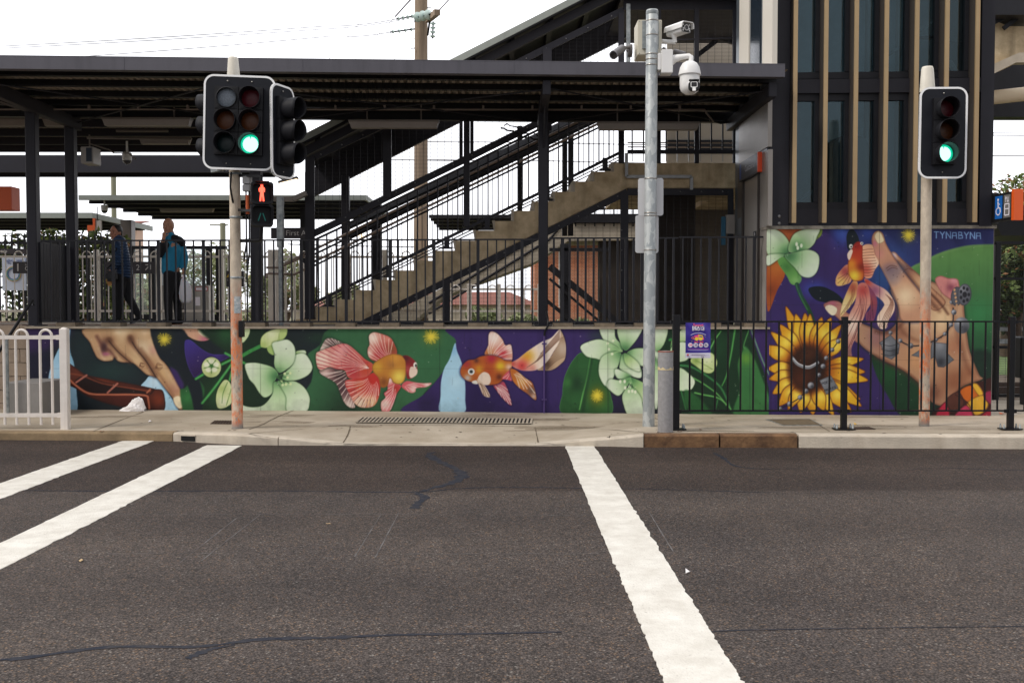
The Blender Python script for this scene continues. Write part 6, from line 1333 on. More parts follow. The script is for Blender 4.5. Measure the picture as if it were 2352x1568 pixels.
column(x80, 14.95, .15, 4.66, t); column(x168, 16.1, .15, 4.66, t); column(P(591, 700, 15.6).x, 15.6, .165, 4.66, t); column(.515, 14.83, .14, 4.66, t)
b = MB(); b.bar((x80, 14.95, 4.58), (x168, 16.1, 4.58), .1, .16); b.bar((x80, 14.95, 4.58), (x80 - .2, fy(x80) + .2, 4.58), .1, .16); b.build('tie_beam', DK, t)
b = MB(); b.prism([(.515, 14.76, 4.62), (.515, 14.76, 3.95), (.515, 14.2, 4.5), (.515, 13.9, 4.6)], (.012, 0, 0)); b.build('gusset', DK, t)
for xa, xb in ((-6.98, -3.98), (-3.98, .515), (.515, 3.5)):                    # crossed rod bracing below the sheet
    b = MB(); b.tube([(xa, fy(xa) + .35, 4.60), (xb, 16.2, 4.60)], .012, 6); b.tube([(xa, 16.2, 4.58), (xb, fy(xb) + .35, 4.58)], .012, 6); b.build('brace_rod', DK2, t)
b = MB(); b.tube([(FL.x, 15.3, 4.62), (3.0, 15.3, 4.62), (3.05, 15.45, 4.6), (3.25, 15.9, 4.56)], .014, 8)
for x in np.arange(-6.4, 3, .75): b.box((x, 15.27, 4.62), (x + .03, 15.33, 4.68))
b.build('conduit_run', mat('grey_conduit', S(128, 116, 108), .6), t)
b = MB(); rg = random.Random(4); pts = []
for i in range(14): x = P(1150 + i * 7.5, 280, 16.1).x; pts.append((x, 16.1, 4.5 - .05 * i / 3 - rg.uniform(0, .05)))
b.tube(pts, .014, 6); b.tube([(p[0] + .05, p[1], p[2] + .05 + rg.uniform(-.03, .03)) for p in pts], .01, 6); b.build('loose_cable', BLK, t); b = MB(); b.tube([P(1630, 275, 16.1), P(1655, 283, 16.1), P(1680, 280, 16.1), P(1700, 290, 16.05)], .02, 6); b.build('loose_cable', BLK, t)
# fluorescent battens under the canopy
LF = mat('light_diffuser_unlit', S(150, 142, 136), .5, noise=(6, .1)); LB = mat('light_body', S(120, 112, 106), .5)
def batten(u0, u1, v, Y, h, label, dep=.16, m=LF, name='strip_light', grp='long strip lights hanging under the canopies'):
    a, c = P(u0, v, Y), P(u1, v, Y); H = h / F * Y; t_ = thing(name, (a.x, Y, a.z), label, 'light', grp)
    b = MB(); b.box((a.x, Y, a.z + H), (c.x, Y + dep, a.z + H + .03)); b.build('body', LB, t_)
    b = MB(); e = .04; b.add([(a.x + .01, Y, a.z + H), (c.x - .01, Y, a.z + H), (c.x - .01, Y + dep, a.z + H), (a.x + .01, Y + dep, a.z + H), (a.x + e, Y + .02, a.z), (c.x - e, Y + .02, a.z), (c.x - e, Y + dep - .02, a.z), (a.x + e, Y + dep - .02, a.z)], [(0, 1, 5, 4), (1, 2, 6, 5), (2, 3, 7, 6), (3, 0, 4, 7), (4, 5, 6, 7), (3, 2, 1, 0)]); b.build('diffuser', m, t_)
    b = MB()
    for f_ in (.2, .8): x = a.x + (c.x - a.x) * f_; b.bar((x, Y + dep / 2, a.z + H + .03), (x, Y + dep / 2, min(a.z + H + .4, 4.78) if Y < 21 else a.z + H + .2), .02, .02)
    b.build('hanger', LB, t_); return t_
batten(800, 1008, 293, 15.55, 13, 'long unlit strip light hanging under the canopy above the stair roof')
batten(1372, 1608, 297, 15.55, 13, 'long unlit strip light hanging right behind the camera pole')
batten(233, 437, 288, 15.75, 14, 'long unlit strip light hanging left of the six light signal')
batten(96, 160, 289, 16.9, 15, 'strip light partly hidden behind the second left canopy column')
batten(-60, 64, 289, 16.9, 15, 'strip light under the canopy at the far left edge')
batten(318, 436, 330, 18.3, 12, 'small strip light deeper under the canopy left of the signal')
batten(365, 490, 487, 26.5, 8, 'far strip light under the lower canopy above the bald man', name='strip_light')
b = MB(); a = P(266, 303, 17.4); b.box((a.x, 17.4, a.z), (a.x + .9, 17.44, a.z + .035)); b.box((a.x + 1.2, 17.4, a.z + .2), (a.x + 2.5, 17.44, a.z + .26)); b.tube([P(200, 317, 17.3), P(440, 320, 17.3)], .02, 6); b.tube([P(205, 330, 17.2), P(250, 344, 17.4), P(262, 352, 17.6), P(295, 352, 18), P(312, 366, 18.2)], .012, 6)
tag(b.build('cable_tray', LB), 'short cable tray and cables hanging under the canopy between columns', 'cable tray')
# domes and small hanging boxes
def dome(u, v, Y, r, label, up, name='dome_camera'):
    c = P(u, v, Y); rr = r / F * Y; t_ = thing(name, tuple(c), label, 'camera')
    b = MB(); b.lathe([(0, rr * 1.6), (rr * .9, rr * 1.6), (rr, rr * 1.3), (rr * .9, 0)], 20, tuple(c)); b.tube([c + Vector((0, 0, rr * 1.5)), c + Vector((0, 0, up))], .02, 8); b.build('housing', CW, t_)
    b = MB(); b.lathe([(rr * .88, 0), (rr * .75, -rr * .4), (rr * .4, -rr * .7), (0, -rr * .8)], 20, tuple(c)); b.build('dome', mat('smoked_dome', S(70, 70, 74), .15), t_)
dome(292, 369, 18.2, 11, 'small white dome camera hanging under the canopy left of the signal', .35)
dome(240, 484, 25, 8, 'white dome camera on a bracket in front of the lower canopy', .35)
a = P(185, 375, 17.6); t_ = thing('hanging_sign_box', tuple(a), 'small grey and white sign box hanging beside the second left column', 'sign')
b = MB(); b.box((a.x, 17.6, a.z), (a.x + .22, 17.95, a.z + .29)); b.build('box', mat('grey_sign_box', S(176, 172, 168), .4), t_, bevel=.01); b = MB(); b.box((a.x + .1, 17.596, a.z + .03), (a.x + .2, 17.6, a.z + .27)); b.build('label_panel', mat('dark_label', S(44, 56, 74), .4), t_); b = MB(); b.bar((a.x + .1, 17.75, a.z + .29), (a.x + .1, 17.75, 4.66), .02, .02); b.build('hanger', LB, t_)

# second canopy line behind and lower canopies across the tracks
def far_canopy(u0, u1, v0, v1, Y, dep, m, label, cols=(), slope_end=0, drop=.0, rib=True):
    a, c = P(u0, v0, Y), P(u1, v1, Y); t_ = thing('far_canopy', ((a.x + c.x) / 2, Y, .3), label, 'canopy')
    b = MB(); b.box((a.x, Y, c.z), (c.x, Y + .05, a.z)); b.box((c.x - .05, Y + .05, c.z), (c.x, Y + dep, a.z)); b.build('fascia', m, t_)
    b = MB(); b.box((a.x, Y + .05, c.z + (a.z - c.z) * .5 - drop), (c.x - .05, Y + dep, c.z + (a.z - c.z) * .5 + .05 - drop)); b.build('roof_slab', DK2, t_)
    b = MB(); y = Y + .6
    while y < Y + dep: b.box((a.x, y, c.z - .02), (c.x - .06, y + .09, c.z + (a.z - c.z) * .45)); y += 1.1
    b.build('purlins', DK2, t_)
    for cu_ in cols:
        x = P(cu_, 600, Y + dep * .4).x; b = MB(); b.cbox((x - .1, Y + dep * .4 - .1, .2), (x + .1, Y + dep * .4 + .1, c.z + .1), .01); b.build('column', DK2, t_)
    return t_
far_canopy(-260, 622, 356, 396, 22.0, 1.6, DK, 'dark canopy beam across the tracks seen below the main canopy at left', (-100,))
GG = mat('pale_green_grey_fascia', S(150, 156, 150), .6, noise=(1.2, .12), streak=(6, .3, S(120, 124, 118)))
far_canopy(180, 842, 448, 460, 24.5, 5.5, GG, 'low canopy with pale green grey edge above the bald man', (700, 1)[:1])
far_canopy(-300, 212, 488, 501, 26.5, 4.5, GG, 'low far canopy with pale grey edge at the far left above the hedge', (-200,))
a, c = P(276, 505, 26.6), P(304, 735, 26.6); b = MB(); b.box((a.x, 26.6, .2), (c.x, 26.9, a.z)); tag(b.build('shelter_pier', mat('shelter_grey', S(96, 90, 86), .35, .3), None, bevel=.01), 'wide grey metal pier carrying the low canopy left of the bald man', 'pillar')

# ================================================================ covered staircase
YS, YE = 16.5, 18.5
st = thing('covered_staircase', (P(720, 745, YS).x, YS, PZL), 'covered concrete staircase with dark steel railings rising to the right behind the painted wall', 'staircase')
Q = lambda u, v, Y=YS: P(u, v, Y)
cor = [(711, 733), (725.5, 705.6), (771.8, 688), (817.5, 666.4), (863, 643), (908.8, 621), (955, 598.6), (1001, 575.6), (1047, 552.6), (1093, 529.4), (1137, 508), (1181, 484.5), (1228, 463), (1274.8, 440.8), (1321, 417), (1365.5, 394.5), (1411, 374.5)]
prof = [Q(679, 746), Q(679, 741)]
for i, (u, v) in enumerate(cor):
    nu = cor[i + 1][0] if i + 1 < len(cor) else 1686
    prof += [Q(u, v), Q(nu, v)]
prof[2].x = prof[1].x + .0; prof[1] = prof[2].copy(); prof[1].z = PZL
prof[0] = prof[1] - Vector((0, 0, .0)); prof = prof[1:]
under = [Q(1686, 431.5), Q(1441, 431.5), Q(1261, 520.5), Q(1055.5, 622), Q(810.5, 746)]
for p in prof + under: p.y = YS
b = MB(); b.prism([(p.x, YS, p.z) for p in prof + under], (0, YE - YS, 0)); b.build('stair_flight', STAIRC, st)
for (u0, v0), (u1, v1) in zip(cor, cor[1:]): a, c = Q(u1, v0), Q(u1, v1); b = MB(); b.prism([(a.x - .02, YS + .01, a.z), (a.x - .002, YS + .01, a.z), (a.x - .002, YS + .01, c.z + .012), (a.x - .05, YS + .01, c.z + .012)], (0, YE - YS - .02, 0)); b.build('riser', CONC, st)  # risers in paler concrete, the light on their faces put into the colour
def bar2(b, pts, wpx, dep=.06, Y=YS, hz=None):
    """steel flat following picture points in the plane Y"""
    for (u0, v0), (u1, v1) in zip(pts, pts[1:]): b.bar(Q(u0, v0, Y), Q(u1, v1, Y), dep, wpx / F * Y, (0, 0, 1))
def vline(pts, u):
    for (a, b_), (c, d) in zip(pts, pts[1:]):
        if a <= u <= c: return b_ + (d - b_) * (u - a) / (c - a)
    return pts[-1][1] if u > pts[-1][0] else pts[0][1]
# frame under the flight, with mesh infill
und = [(812, 751), (1055, 629), (1261, 528), (1441, 438), (1684, 438)]
b = MB(); bar2(b, [(u, v + 3) for u, v in und], 15, .05, YS - .02); b.build('under_frame', DK, st)
b = MB(); bar2(b, [(815, 743), (1684, 743)], 8, .05, YS - .03); b.build('under_frame', DK, st)
for u, w_ in ((1026, 15), (1434, 18), (1678, 13)):
    b = MB(); b.bar(Q(u, 744, YS - .035), Q(u, vline(und, u), YS - .035), w_ / F * YS, .04, (0, 1, 0)); b.build('under_post', DK, st)
WIRE = mat('mesh_wire', S(44, 44, 50), .5)
def infill(poly_uv, Y, name='mesh_screen', dz=.0222):
    b = MB(); pts = [Q(u, v, Y) for u, v in poly_uv]; screen_mesh(b, [(p.x, p.z) for p in pts], Y, dz, .116, .0055); b.build(name, WIRE, st, fix=False)
infill([(830, 741), (1055, 632), (1261, 532), (1425, 450), (1425, 741)], YS + .01)
infill([(1443, 741), (1443, 446), (1672, 446), (1672, 741)], YS + .01)
# bolts along frames
BOLT = mat('bolt_heads', S(120, 120, 122), .4, .4)
def bolts(pts, sp, Y, dv=0):
    for (a, c), (d, e) in zip(pts, pts[1:]):
        L = math.hypot(d - a, e - c); n_ = int(L / sp)
        for i in range(n_): f_ = (i + .5) / n_; p = Q(a + (d - a) * f_, c + (e - c) * f_ + dv, Y); b = MB(); b.lathe([(.013, .0), (.013, -.006), (.007, -.012), (0, -.013)], 8, tuple(p), 'Y'); b.build('bolt', BOLT, st)
bolts([(u, v + 2) for u, v in und], 44, YS - .046); bolts([(830, 742), (1670, 742)], 46, YS - .056); bolts([(1019, 735), (1019, 650)], 30, YS - .057); bolts([(1428, 735), (1428, 460)], 45, YS - .057)
# lower balustrade rail, chord with bright trim, balusters
low = [(715, 699), (1063, 529), (1232, 447), (1421, 352)]
chord = [(713, 540), (775, 511), (888, 454), (1063, 369), (1232, 285), (1430, 188)]
for nm, Y, du in (('near', YS - .01, 0), ('far', YE, 0)):
    b = MB(); bar2(b, low, 6.5, .04, Y); b.build('lower_rail', DK, st)
    k = 0; u = 727.5
    while u < 1422:
        v0, v1 = vline(low, u), vline(chord, u) + 15
        b = MB(); b.bar(Q(u, v0, Y), Q(u, v1, Y), .022, .03, (0, 1, 0)); b.build('baluster', DK, st); u += 23.15
b = MB(); bar2(b, [(u, v) for u, v in chord], 15, .05); b.build('screen_chord', DK, st)
b = MB(); bar2(b, [(u, v + 15.5) for u, v in chord], 4.5, .05, YS - .005); b.build('top_rail', DK, st)
b = MB(); bar2(b, chord, 15, .05, YE); b.build('screen_chord', DK, st)
HR = mat('handrail_steel', S(150, 132, 120), .3, .7)
for v0, Y, r_ in ((415, YS + .12, .021), (442.5, YS + .12, .021), (426, YE - .1, .02), (452, YE - .1, .018)):
    b = MB(); b.tube([Q(u, v0 + (1048 - u) * .485, Y) for u in (655 if v0 < 420 else 712, 1048, 1425)], r_, 8); b.build('handrail', HR if Y < YE - 1 else DK, st)
b = MB(); b.tube([Q(612, 614.5, YS + .1), Q(640, 614.5, YS + .1), Q(700, 588, YS + .1)], .02, 8); b.tube([Q(612, 640, YS + .1), Q(613, 629, YS + .1), Q(618, 628, YS + .1), Q(676, 630, YS + .1), Q(712, 613, YS + .1)], .02, 8); b.build('handrail', HR, st)
# galvanised channel on the far side
b = MB(); bar2(b, [(800, 518), (1048, 401), (1425, 222)], 13, .08, YE + .1); b.build('cable_channel', mat('rough_galvanised_channel', S(150, 152, 160), .6, noise=(90, .5, 2)), st)
b = MB(); bar2(b, [(800, 526), (1048, 409.5), (1425, 231)], 4, .1, YE + .05); bar2(b, [(800, 548), (1048, 431), (1425, 252)], 7, .05, YE + .2); b.build('far_rail', BLK, st)
b = MB(); bar2(b, [(800, 541), (1048, 421), (1425, 242)], 10, .05, YE + .22); b.build('far_rail', BLK, st)
for dv in (9, 16): b = MB(); bar2(b, [(u, v + dv) for u, v in low], 2.4, .03, YE - .05); b.build('far_rail', DK, st)
# screen posts, top chord, screens
topc = [(713, 366), (857, 299), (1020, 222), (1186, 146), (1323, 78), (1432, 24)]
b = MB(); bar2(b, topc, 14, .05); b.build('top_chord', DK, st)
for u, w_, v0, v1 in ((712, 21, 732, 362), (889.5, 19, vline(chord, 889), vline(topc, 889)), (1059, 8, vline(chord, 1059), vline(topc, 1059)), (1072, 14, 520, 190), (1084, 8, vline(chord, 1084), vline(topc, 1084)), (1257, 20, 300, 112), (1246, 14, 450, 260), (1427, 13, 375, 30)):
    b = MB(); b.bar(Q(u, v0, YS - .03 if w_ > 9 else YS), Q(u, v1, YS - .03 if w_ > 9 else YS), w_ / F * YS, .06, (0, 1, 0)); b.build('screen_post', DK, st)
for u, v in ((712, 733), (755, 704), (893, 637), (1026, 571), (1119, 527), (1257, 460), (1390, 391)):
    b = MB(); c = Q(u, v); b.box((c.x - .09, YS - .02, c.z), (c.x + .09, YS + .12, c.z + .025)); b.bar((c.x, YS + .03, c.z), (c.x, YS + .03, c.z + .2), .13, .08, (1, 0, 0)); b.build('base_bracket', DK, st)
b = MB(); b.cbox((Q(755, 690).x - .07, YE - .3, PZL), (Q(755, 690).x + .07, YE - .16, 4.0), .01); b.build('far_column', DK, st)
b = MB(); b.cbox((Q(866, 690, 19).x - .09, 18.9, PZL), (Q(866, 690, 19).x + .09, 19.1, 3.6), .01); b.build('far_column', DK, st)
for a_, c_ in (((724, 535), (880, 455)), ((900, 449), (1054, 372)), ((1090, 354), (1246, 277)), ((1268, 266), (1420, 192))):
    infill([a_, c_, (c_[0], vline(topc, c_[0]) + 6), (a_[0], vline(topc, a_[0]) + 6)], YS + .01)
bolts([(u, v) for u, v in topc], 42, YS - .03); bolts([(u, v - 2) for u, v in chord[1:]], 42, YS - .03)
# roof of the stairs
GF = mat('stair_roof_fascia', S(150, 156, 150), .5, noise=(1.5, .12), streak=(8, .25, S(116, 120, 114)))
def sl(u, dv=0): return 326 + (0 - 326) * (u - 680) / (1320 - 680) + dv
def slab(u0, u1, dva, dvb, ya, yb, name, m):
    b = MB(); p = [Q(u0, sl(u0, dva)), Q(u1, sl(u1, dva)), Q(u1, sl(u1, dvb)), Q(u0, sl(u0, dvb))]; b.prism([(q.x, ya, q.z) for q in p], (0, yb - ya, 0)); b.build(name, m, st)
slab(668, 1480, 0, 16, YS - .22, YS - .16, 'roof_fascia', GF); slab(668, 1480, 2, 9, YS - .16, YE + .4, 'roof_sheeting', DK2)
slab(672, 1480, 16, 20, YS - .2, YS - .1, 'roof_gutter', BLK)
slab(690, 1480, 20, 42, YS + .03, YS + .13, 'roof_beam', DK); slab(640, 1480, 9, 84, YE + .1, YE + .2, 'roof_beam', DK)
for i in range(9):
    u = 720 + i * 90; slab(u, u + 12, 9, 22, YS + .13, YE + .1, 'roof_crossbeam', DK)
b = MB(); bar2(b, [(629, 457.5), (674, 457.5), (704, 444)], 10.5, .12, YS - .25); b.build('end_gutter', mat('galvanised_gutter', S(136, 128, 120), .5, .3), st)
# lit lamp seen under the end of the stair roof
LIT = emis('lamp_lit_warm', (1.0, .8, .55), 3.0)
t_ = thing('stair_lamp', tuple(P(660, 418, 16.9)), 'lit warm strip lamp under the lower end of the stair roof beside the signals', 'light'); b = MB(); M_ = Matrix.Translation(P(664, 419, 16.9)) @ Matrix.Rotation(R(-14), 4, 'Y'); b.M = M_; b.box((-.17, 0, -.02), (.14, .12, .03)); b.build('diffuser', LIT, t_, bevel=.01); b = MB(M_); b.box((-.18, -.005, .03), (.15, .13, .07)); b.bar((0, .06, .07), (0, .06, .75), .02, .02); b.build('body', LB, t_)
t_ = thing('stair_lamp', tuple(P(826, 541, 19.2)), 'small lit lamp glowing behind the stair railings above the lower steps', 'light'); b = MB(); b.bar(P(813, 537, 19.2), P(832, 529, 19.2), .08, .05); b.bar(P(824, 545, 19.25), P(834, 540, 19.25), .08, .06); b.build('diffuser', LIT, t_); b = MB(); b.bar(P(813, 534, 19.2), P(832, 526, 19.2), .09, .02); b.build('body', LB, t_)
# landing balustrade, link to the tower
b = MB(); bar2(b, [(1441, 349), (1684, 349)], 9, .04); b.build('lower_rail', DK, st)
u = 1452
while u < 1684: b = MB(); b.bar(Q(u, 349), Q(u, 268), .022, .03, (0, 1, 0)); b.build('baluster', DK, st); b = MB(); b.bar(Q(u, 372, YE), Q(u, 285, YE), .018, .02, (0, 1, 0)); b.build('baluster', STEEL, st); u += 26
b = MB(); bar2(b, [(1441, 328), (1684, 328)], 2.5, .03, YS + .1); bar2(b, [(1441, 338), (1684, 338)], 2.5, .03, YS + .1); b.build('handrail', HR, st)
for u, w_ in ((1512, 11), (1600, 10), (1690, 14)): b = MB(); b.bar(Q(u, 375, YS - .02), Q(u, 20, YS - .02), w_ / F * YS, .06, (0, 1, 0)); b.build('link_post', DK, st)
b = MB(); bar2(b, [(1432, 12), (1735, 12)], 24, .06, YS); bar2(b, [(1436, 96), (1700, 88)], 3, .04, YS); b.build('link_beam', DK, st)
b = MB(); p = Q(1425, 10); b.box((p.x, YS - .3, p.z + .05), (4.6, YE + .6, p.z + .15)); b.build('link_roof', DK, st)
for u in (1194, 1297, 1311): x = P(u, 400, 19.4).x; b = MB(); b.box((x - .05, 19.35, 3), (x + .05, 19.45, P(u, 290 - (u - 1194) * .3, 19.4).z)); b.build('far_column', DK2, st)
u = 738
while u < 1422: b = MB(); b.bar(Q(u, vline(low, u) + 8, YE), Q(u, 431 + (1048 - u) * .485, YE), .014, .014, (0, 1, 0)); b.build('baluster', DK, st); u += 23.15
infill([(1440, 148), (1440, 24), (1690, 24), (1690, 148)], YS + .02)
b = MB(); bar2(b, [(1425, 62), (1560, 62), (1700, 95)], 20, .1, YE + .3); bar2(b, [(1560, 160), (1690, 60)], 10, .1, YE + .4); b.build('far_beams', DK2, st)
b = MB(); b.bar(Q(1443, 470, YS - .06), Q(1443, 470, YS - .06) + Vector((0, 0, .001)), .01, .01)
b = MB(); bar2(b, [(1443, 10), (1443, 147)], 9, .05, YS - .07)
p = [Q(u, v, YS - .06) for u, v in ((1439, 352), (1439, 406), (1588, 406), (1588, 436))]
b.build('upper_duct', GALV, st); b = MB()
for a_, c_ in zip(p, p[1:]): b.bar(a_, c_, .05, .05, (0, 1, 0) if abs(a_.x - c_.x) < .01 else (0, 0, 1))
b.build('cable_duct', mat('galvanised_duct', S(176, 178, 180), .5, .2, noise=(9, .25)), st)
# dark plant room and pale panels beneath the landing
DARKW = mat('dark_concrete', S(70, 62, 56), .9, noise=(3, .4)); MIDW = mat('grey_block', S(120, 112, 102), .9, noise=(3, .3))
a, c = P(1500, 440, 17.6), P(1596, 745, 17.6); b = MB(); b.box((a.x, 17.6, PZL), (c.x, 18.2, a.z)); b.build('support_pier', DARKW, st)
b = MB(); b.box((Q(1441, 400).x, YE, Q(1441, 431).z), (3.55, 20.19, Q(1441, 376).z)); b.box((Q(1686, 400).x + .002, YS + .02, Q(1441, 431).z), (5.6, 20.19, Q(1441, 376).z)); b.build('landing_slab', STAIRC, st)
b = MB(); a, c = P(1532, 372, 19.6), P(1740, 10, 19.6); b.box((a.x, 19.6, a.z - .2), (c.x, 19.7, c.z)); b.build('lobby_wall', mat('lobby_wall_beige', S(176, 166, 152), .8, noise=(2, .1)), st)
b = MB(); a, c = P(1532, 350, 19.58), P(1740, 322, 19.58); b.box((a.x, 19.56, a.z), (c.x, 19.6, c.z)); b.build('dark_band', DK2, st)
b = MB(); b.box((P(1590, 500, 20.2).x, 20.2, PZL), (6.2, 20.3, P(1600, 470, 20.2).z)); b.build('rear_wall', MIDW, st)
a, c = P(1442, 640, 19), P(1500, 745, 19)
# second stair and lift lobby across the tracks, seen through the mesh
t2 = thing('far_staircase', tuple(P(1100, 740, 24)), 'pale concrete staircase beyond the mesh screens, rising to a flat landing', 'staircase')
P2 = lambda u, v: P(u, v, 24)
b = MB(); pts = [P2(u, v) for u, v in ((860, 746), (940, 700), (1300, 513), (1500, 513), (1500, 551), (1306, 553), (1227, 603), (1057, 665), (1005, 692), (940, 746))]; b.prism([(p.x, 24, p.z) for p in pts], (0, 2, 0)); b.build('stair_flight', CONC, t2)
b = MB(); 
for dv in (20, 44):
    b.tube([P2(985, 740 - dv), P2(1262, 560 - dv + 10), P2(1300, 519 - dv + 6), P2(1500, 517 - dv + 4)], .03, 8)
u = 1300
while u < 1500: b.bar(P2(u, 520), P2(u, 480), .03, .03, (0, 1, 0)); u += 22
b.build('handrail', DK, t2)
b = MB(); bar2(b, [(1262, 612), (1420, 742)], 14, .3, 23.6); bar2(b, [(1262, 640), (1385, 745)], 5, .2, 23.5); bar2(b, [(1255, 690), (1330, 750)], 8, .2, 23.4); b.build('descending_rail', DK2, t2)
a, c = P(1399, 545, 24.5), P(1426, 746, 24.5); b = MB(); b.box((a.x - .25, 24.3, .3), (c.x + .7, 24.8, a.z)); b.build('pier', DARKW, t2)
b = MB(); a = P(1298, 560, 23.8); b.cbox((a.x - .12, 23.7, .3), (a.x + .12, 23.9, a.z), .01); b.build('column', DK2, t2)
b = MB(); a, c = P(1262, 569, 23.7), P(1400, 577, 23.7); b.box((a.x, 23.7, c.z), (c.x, 23.8, a.z)); a, c = P(1316, 492, 24), P(1500, 512, 24); b.box((a.x, 23.9, c.z), (c.x, 24.3, a.z)); b.build('beam', DK2, t2)
far_canopy(985, 1425, 493, 501, 27, 4, DK2, 'far dark canopy edge seen between the stair balusters', ())

# ================================================================ lift tower
TZ = lambda v, u=2000: PW(u, v).z
xl, xr = 3.64, PW(2278, 900).x
zs = TZ(524); zt = 7.6
def TY(x): return WY(x)
tw = thing('lift_tower', (xl, TY(xl), .08), 'glazed dark steel lift tower with bronze fins above a painted concrete base', 'lift tower')
b = MB(); b.prism([(xl, TY(xl) + .003, 0), (xr, TY(xr) + .003, 0), (xr, 16.3, 0), (xl, 16.05, 0)], (0, 0, zs)); b.build('concrete_base', mat('tower_concrete', S(150, 144, 138), .9, noise=(3, .25), bump=(40, .3)), tw)
painted_sheet('mural', paint_tower(), (xl + .005, TY(xl)), (xr - .01, TY(xr)), lambda q: .02, zs - .012, .0068, .003, MURM, tw)
b = MB(); b.prism([(xl - .01, TY(xl) - .03, zs - .012), (xr + .02, TY(xr) - .03, zs - .012), (xr + .02, TY(xr) + .3, zs - .012), (xl - .01, TY(xl) + .3, zs - .012)], (0, 0, .045)); b.build('ledge', mat('grout_ledge', S(150, 144, 134), .9, noise=(9, .5), bump=(50, .6)), tw)
def front(u0, u1, v0, v1, d0, d1, name, m, par=tw, bev=0):     # block on the front face, d = metres proud of the wall line
    x0 = PP(u0, 300, WA - d0, WB).x if u0 is not None else xl; x1 = PP(u1, 300, WA - d0, WB).x if u1 is not None else xr
    z0, z1 = PP(2000, v1, WA - d0, WB).z, (PP(2000, v0, WA - d0, WB).z if v0 is not None else zt)
    b = MB(); b.prism([(x0, TY(x0) - d0, z0), (x1, TY(x1) - d0, z0), (x1, TY(x1) - d1, z0), (x0, TY(x0) - d1, z0)], (0, 0, z1 - z0)); return b.build(name, m, par, bevel=bev)
front(1768, 1813, None, 520.5, .03, -.25, 'corner_post', DK); front(2252, 2282, None, 520.5, .03, -.25, 'corner_post', DK)
front(1813, 2252, 480, 520.5, .0, -.06, 'spandrel', DK); front(1813, 2252, 181, 213, .02, -.06, 'spandrel', DK)
front(1813, 2252, 464, 480, -.03, -.1, 'transom', DK2); front(1813, 2252, 214, 231, -.03, -.1, 'transom', DK2); front(1813, 2252, 165, 180, -.03, -.1, 'transom', DK2)
BRZ = mat('bronze_fin', S(178, 152, 114), .45, .25, noise=(2, .12)); FIND = mat('fin_shade_side', S(66, 60, 56), .5)  # fin sides are a darker copy, their shade put into the colour
GL = bpy.data.materials.new('tinted_glass'); GL.use_nodes = True; n = GL.node_tree; n.nodes.clear(); o_ = n.nodes.new('ShaderNodeOutputMaterial'); m1 = n.nodes.new('ShaderNodeMixShader'); tr = n.nodes.new('ShaderNodeBsdfTransparent'); gl = n.nodes.new('ShaderNodeBsdfGlossy'); fr = n.nodes.new('ShaderNodeFresnel')
fr.inputs['IOR'].default_value = 1.52; tr.inputs['Color'].default_value = (.62, .74, .78, 1); gl.inputs['Roughness'].default_value = .04; gl.inputs['Color'].default_value = (.8, .95, 1, 1)
n.links.new(fr.outputs[0], m1.inputs[0]); n.links.new(tr.outputs[0], m1.inputs[1]); n.links.new(gl.outputs[0], m1.inputs[2]); n.links.new(m1.outputs[0], o_.inputs['Surface'])
fins = [1826, 1896, 1965.5, 2034.5, 2104, 2173, 2243]
for i, u in enumerate(fins):
    x = PP(u, 300, WA - .2, WB).x; z0 = PP(2000, 511, WA - .2, WB).z; y = TY(x)
    b = MB(); b.box((x - .028, y - .2, z0), (x + .028, y - .17, zt)); f_ = b.build('fin', BRZ, tw)
    b = MB(); b.box((x - .024, y - .17, z0 + .01), (x + .024, y + .02, zt)); b.build('fin_web', FIND, f_)
    if i < 6:
        for v0, v1 in ((231, 464), (None, 165)):
            x2 = PP(fins[i + 1], 300, WA - .2, WB).x; z0_, z1_ = PP(2000, v1, WA + .05, WB).z, (PP(2000, v0, WA + .05, WB).z if v0 else zt)
            fr_ = MB(); xe = x + (x2 - x) * .80; fr_.box((xe, TY(xe) + .02, z0_), (x2 - .02, TY(xe) + .1, z1_)); g = MB(); g.box((x + .01, y + .055, z0_), (xe, y + .062, z1_))
            fr_.build('mullion', DK2, tw); g.build('glass_pane', GL, tw)
# inside the shaft
SH = mat('shaft_steel', S(110, 118, 120), .5); 
b = MB(); b.box((xl + .3, 15.9, zs), (xr - .1, 16.0, zt)); b.build('shaft_rear_wall', mat('shaft_wall', S(168, 184, 192), .6, noise=(.8, .4)), tw)
b = MB(); b.box((xr - .06, TY(xr) + .3, zs), (xr, 16.3, zt)); b.build('side_cladding', DK2, tw)
b = MB(); b.box((xl, TY(xl) + .1, zt), (xr, 16.3, zt + .1)); b.build('shaft_roof', DK2, tw)
b = MB()
for u in (1868, 1990, 2020, 2060, 2140, 2210): x = P(u, 300, 15).x; b.box((x - .04, 14.9, zs), (x + .04, 15.0, zt))
b.bar(P(1812, 480, 14.8), P(2010, 330, 14.8), .05, .05); b.bar(P(1880, 250, 14.8), P(2180, 20, 14.8), .05, .04); b.bar(P(2180, 140, 14.7), P(2250, 260, 14.7), .06, .06); b.build('shaft_steelwork', SH, tw)
a, c = P(1914, 312, 14.6), P(1994, 463, 14.6); b = MB(); pts = rrect(c.x - a.x, (a.z - c.z) + .5, .16, 6); cx_, cz_ = (a.x + c.x) / 2, (a.z + c.z) / 2 - .25
b.prism([(cx_ + x, 14.6, cz_ + z) for x, z in pts], (0, .8, 0)); b.build('lift_car', mat('lift_car_dark', S(22, 26, 34), .3), tw)
b = MB(); b.ball(tuple(P(2130, 87, 14.7)), .06, 14, 8, (2.6, 1, .45)); b.tube([P(2135, 87, 14.7), P(2240, 104, 14.7)], .02, 8); b.build('lamp_reflection', BLK, tw)  # lamp reflected in the glass, built as a dark shape inside
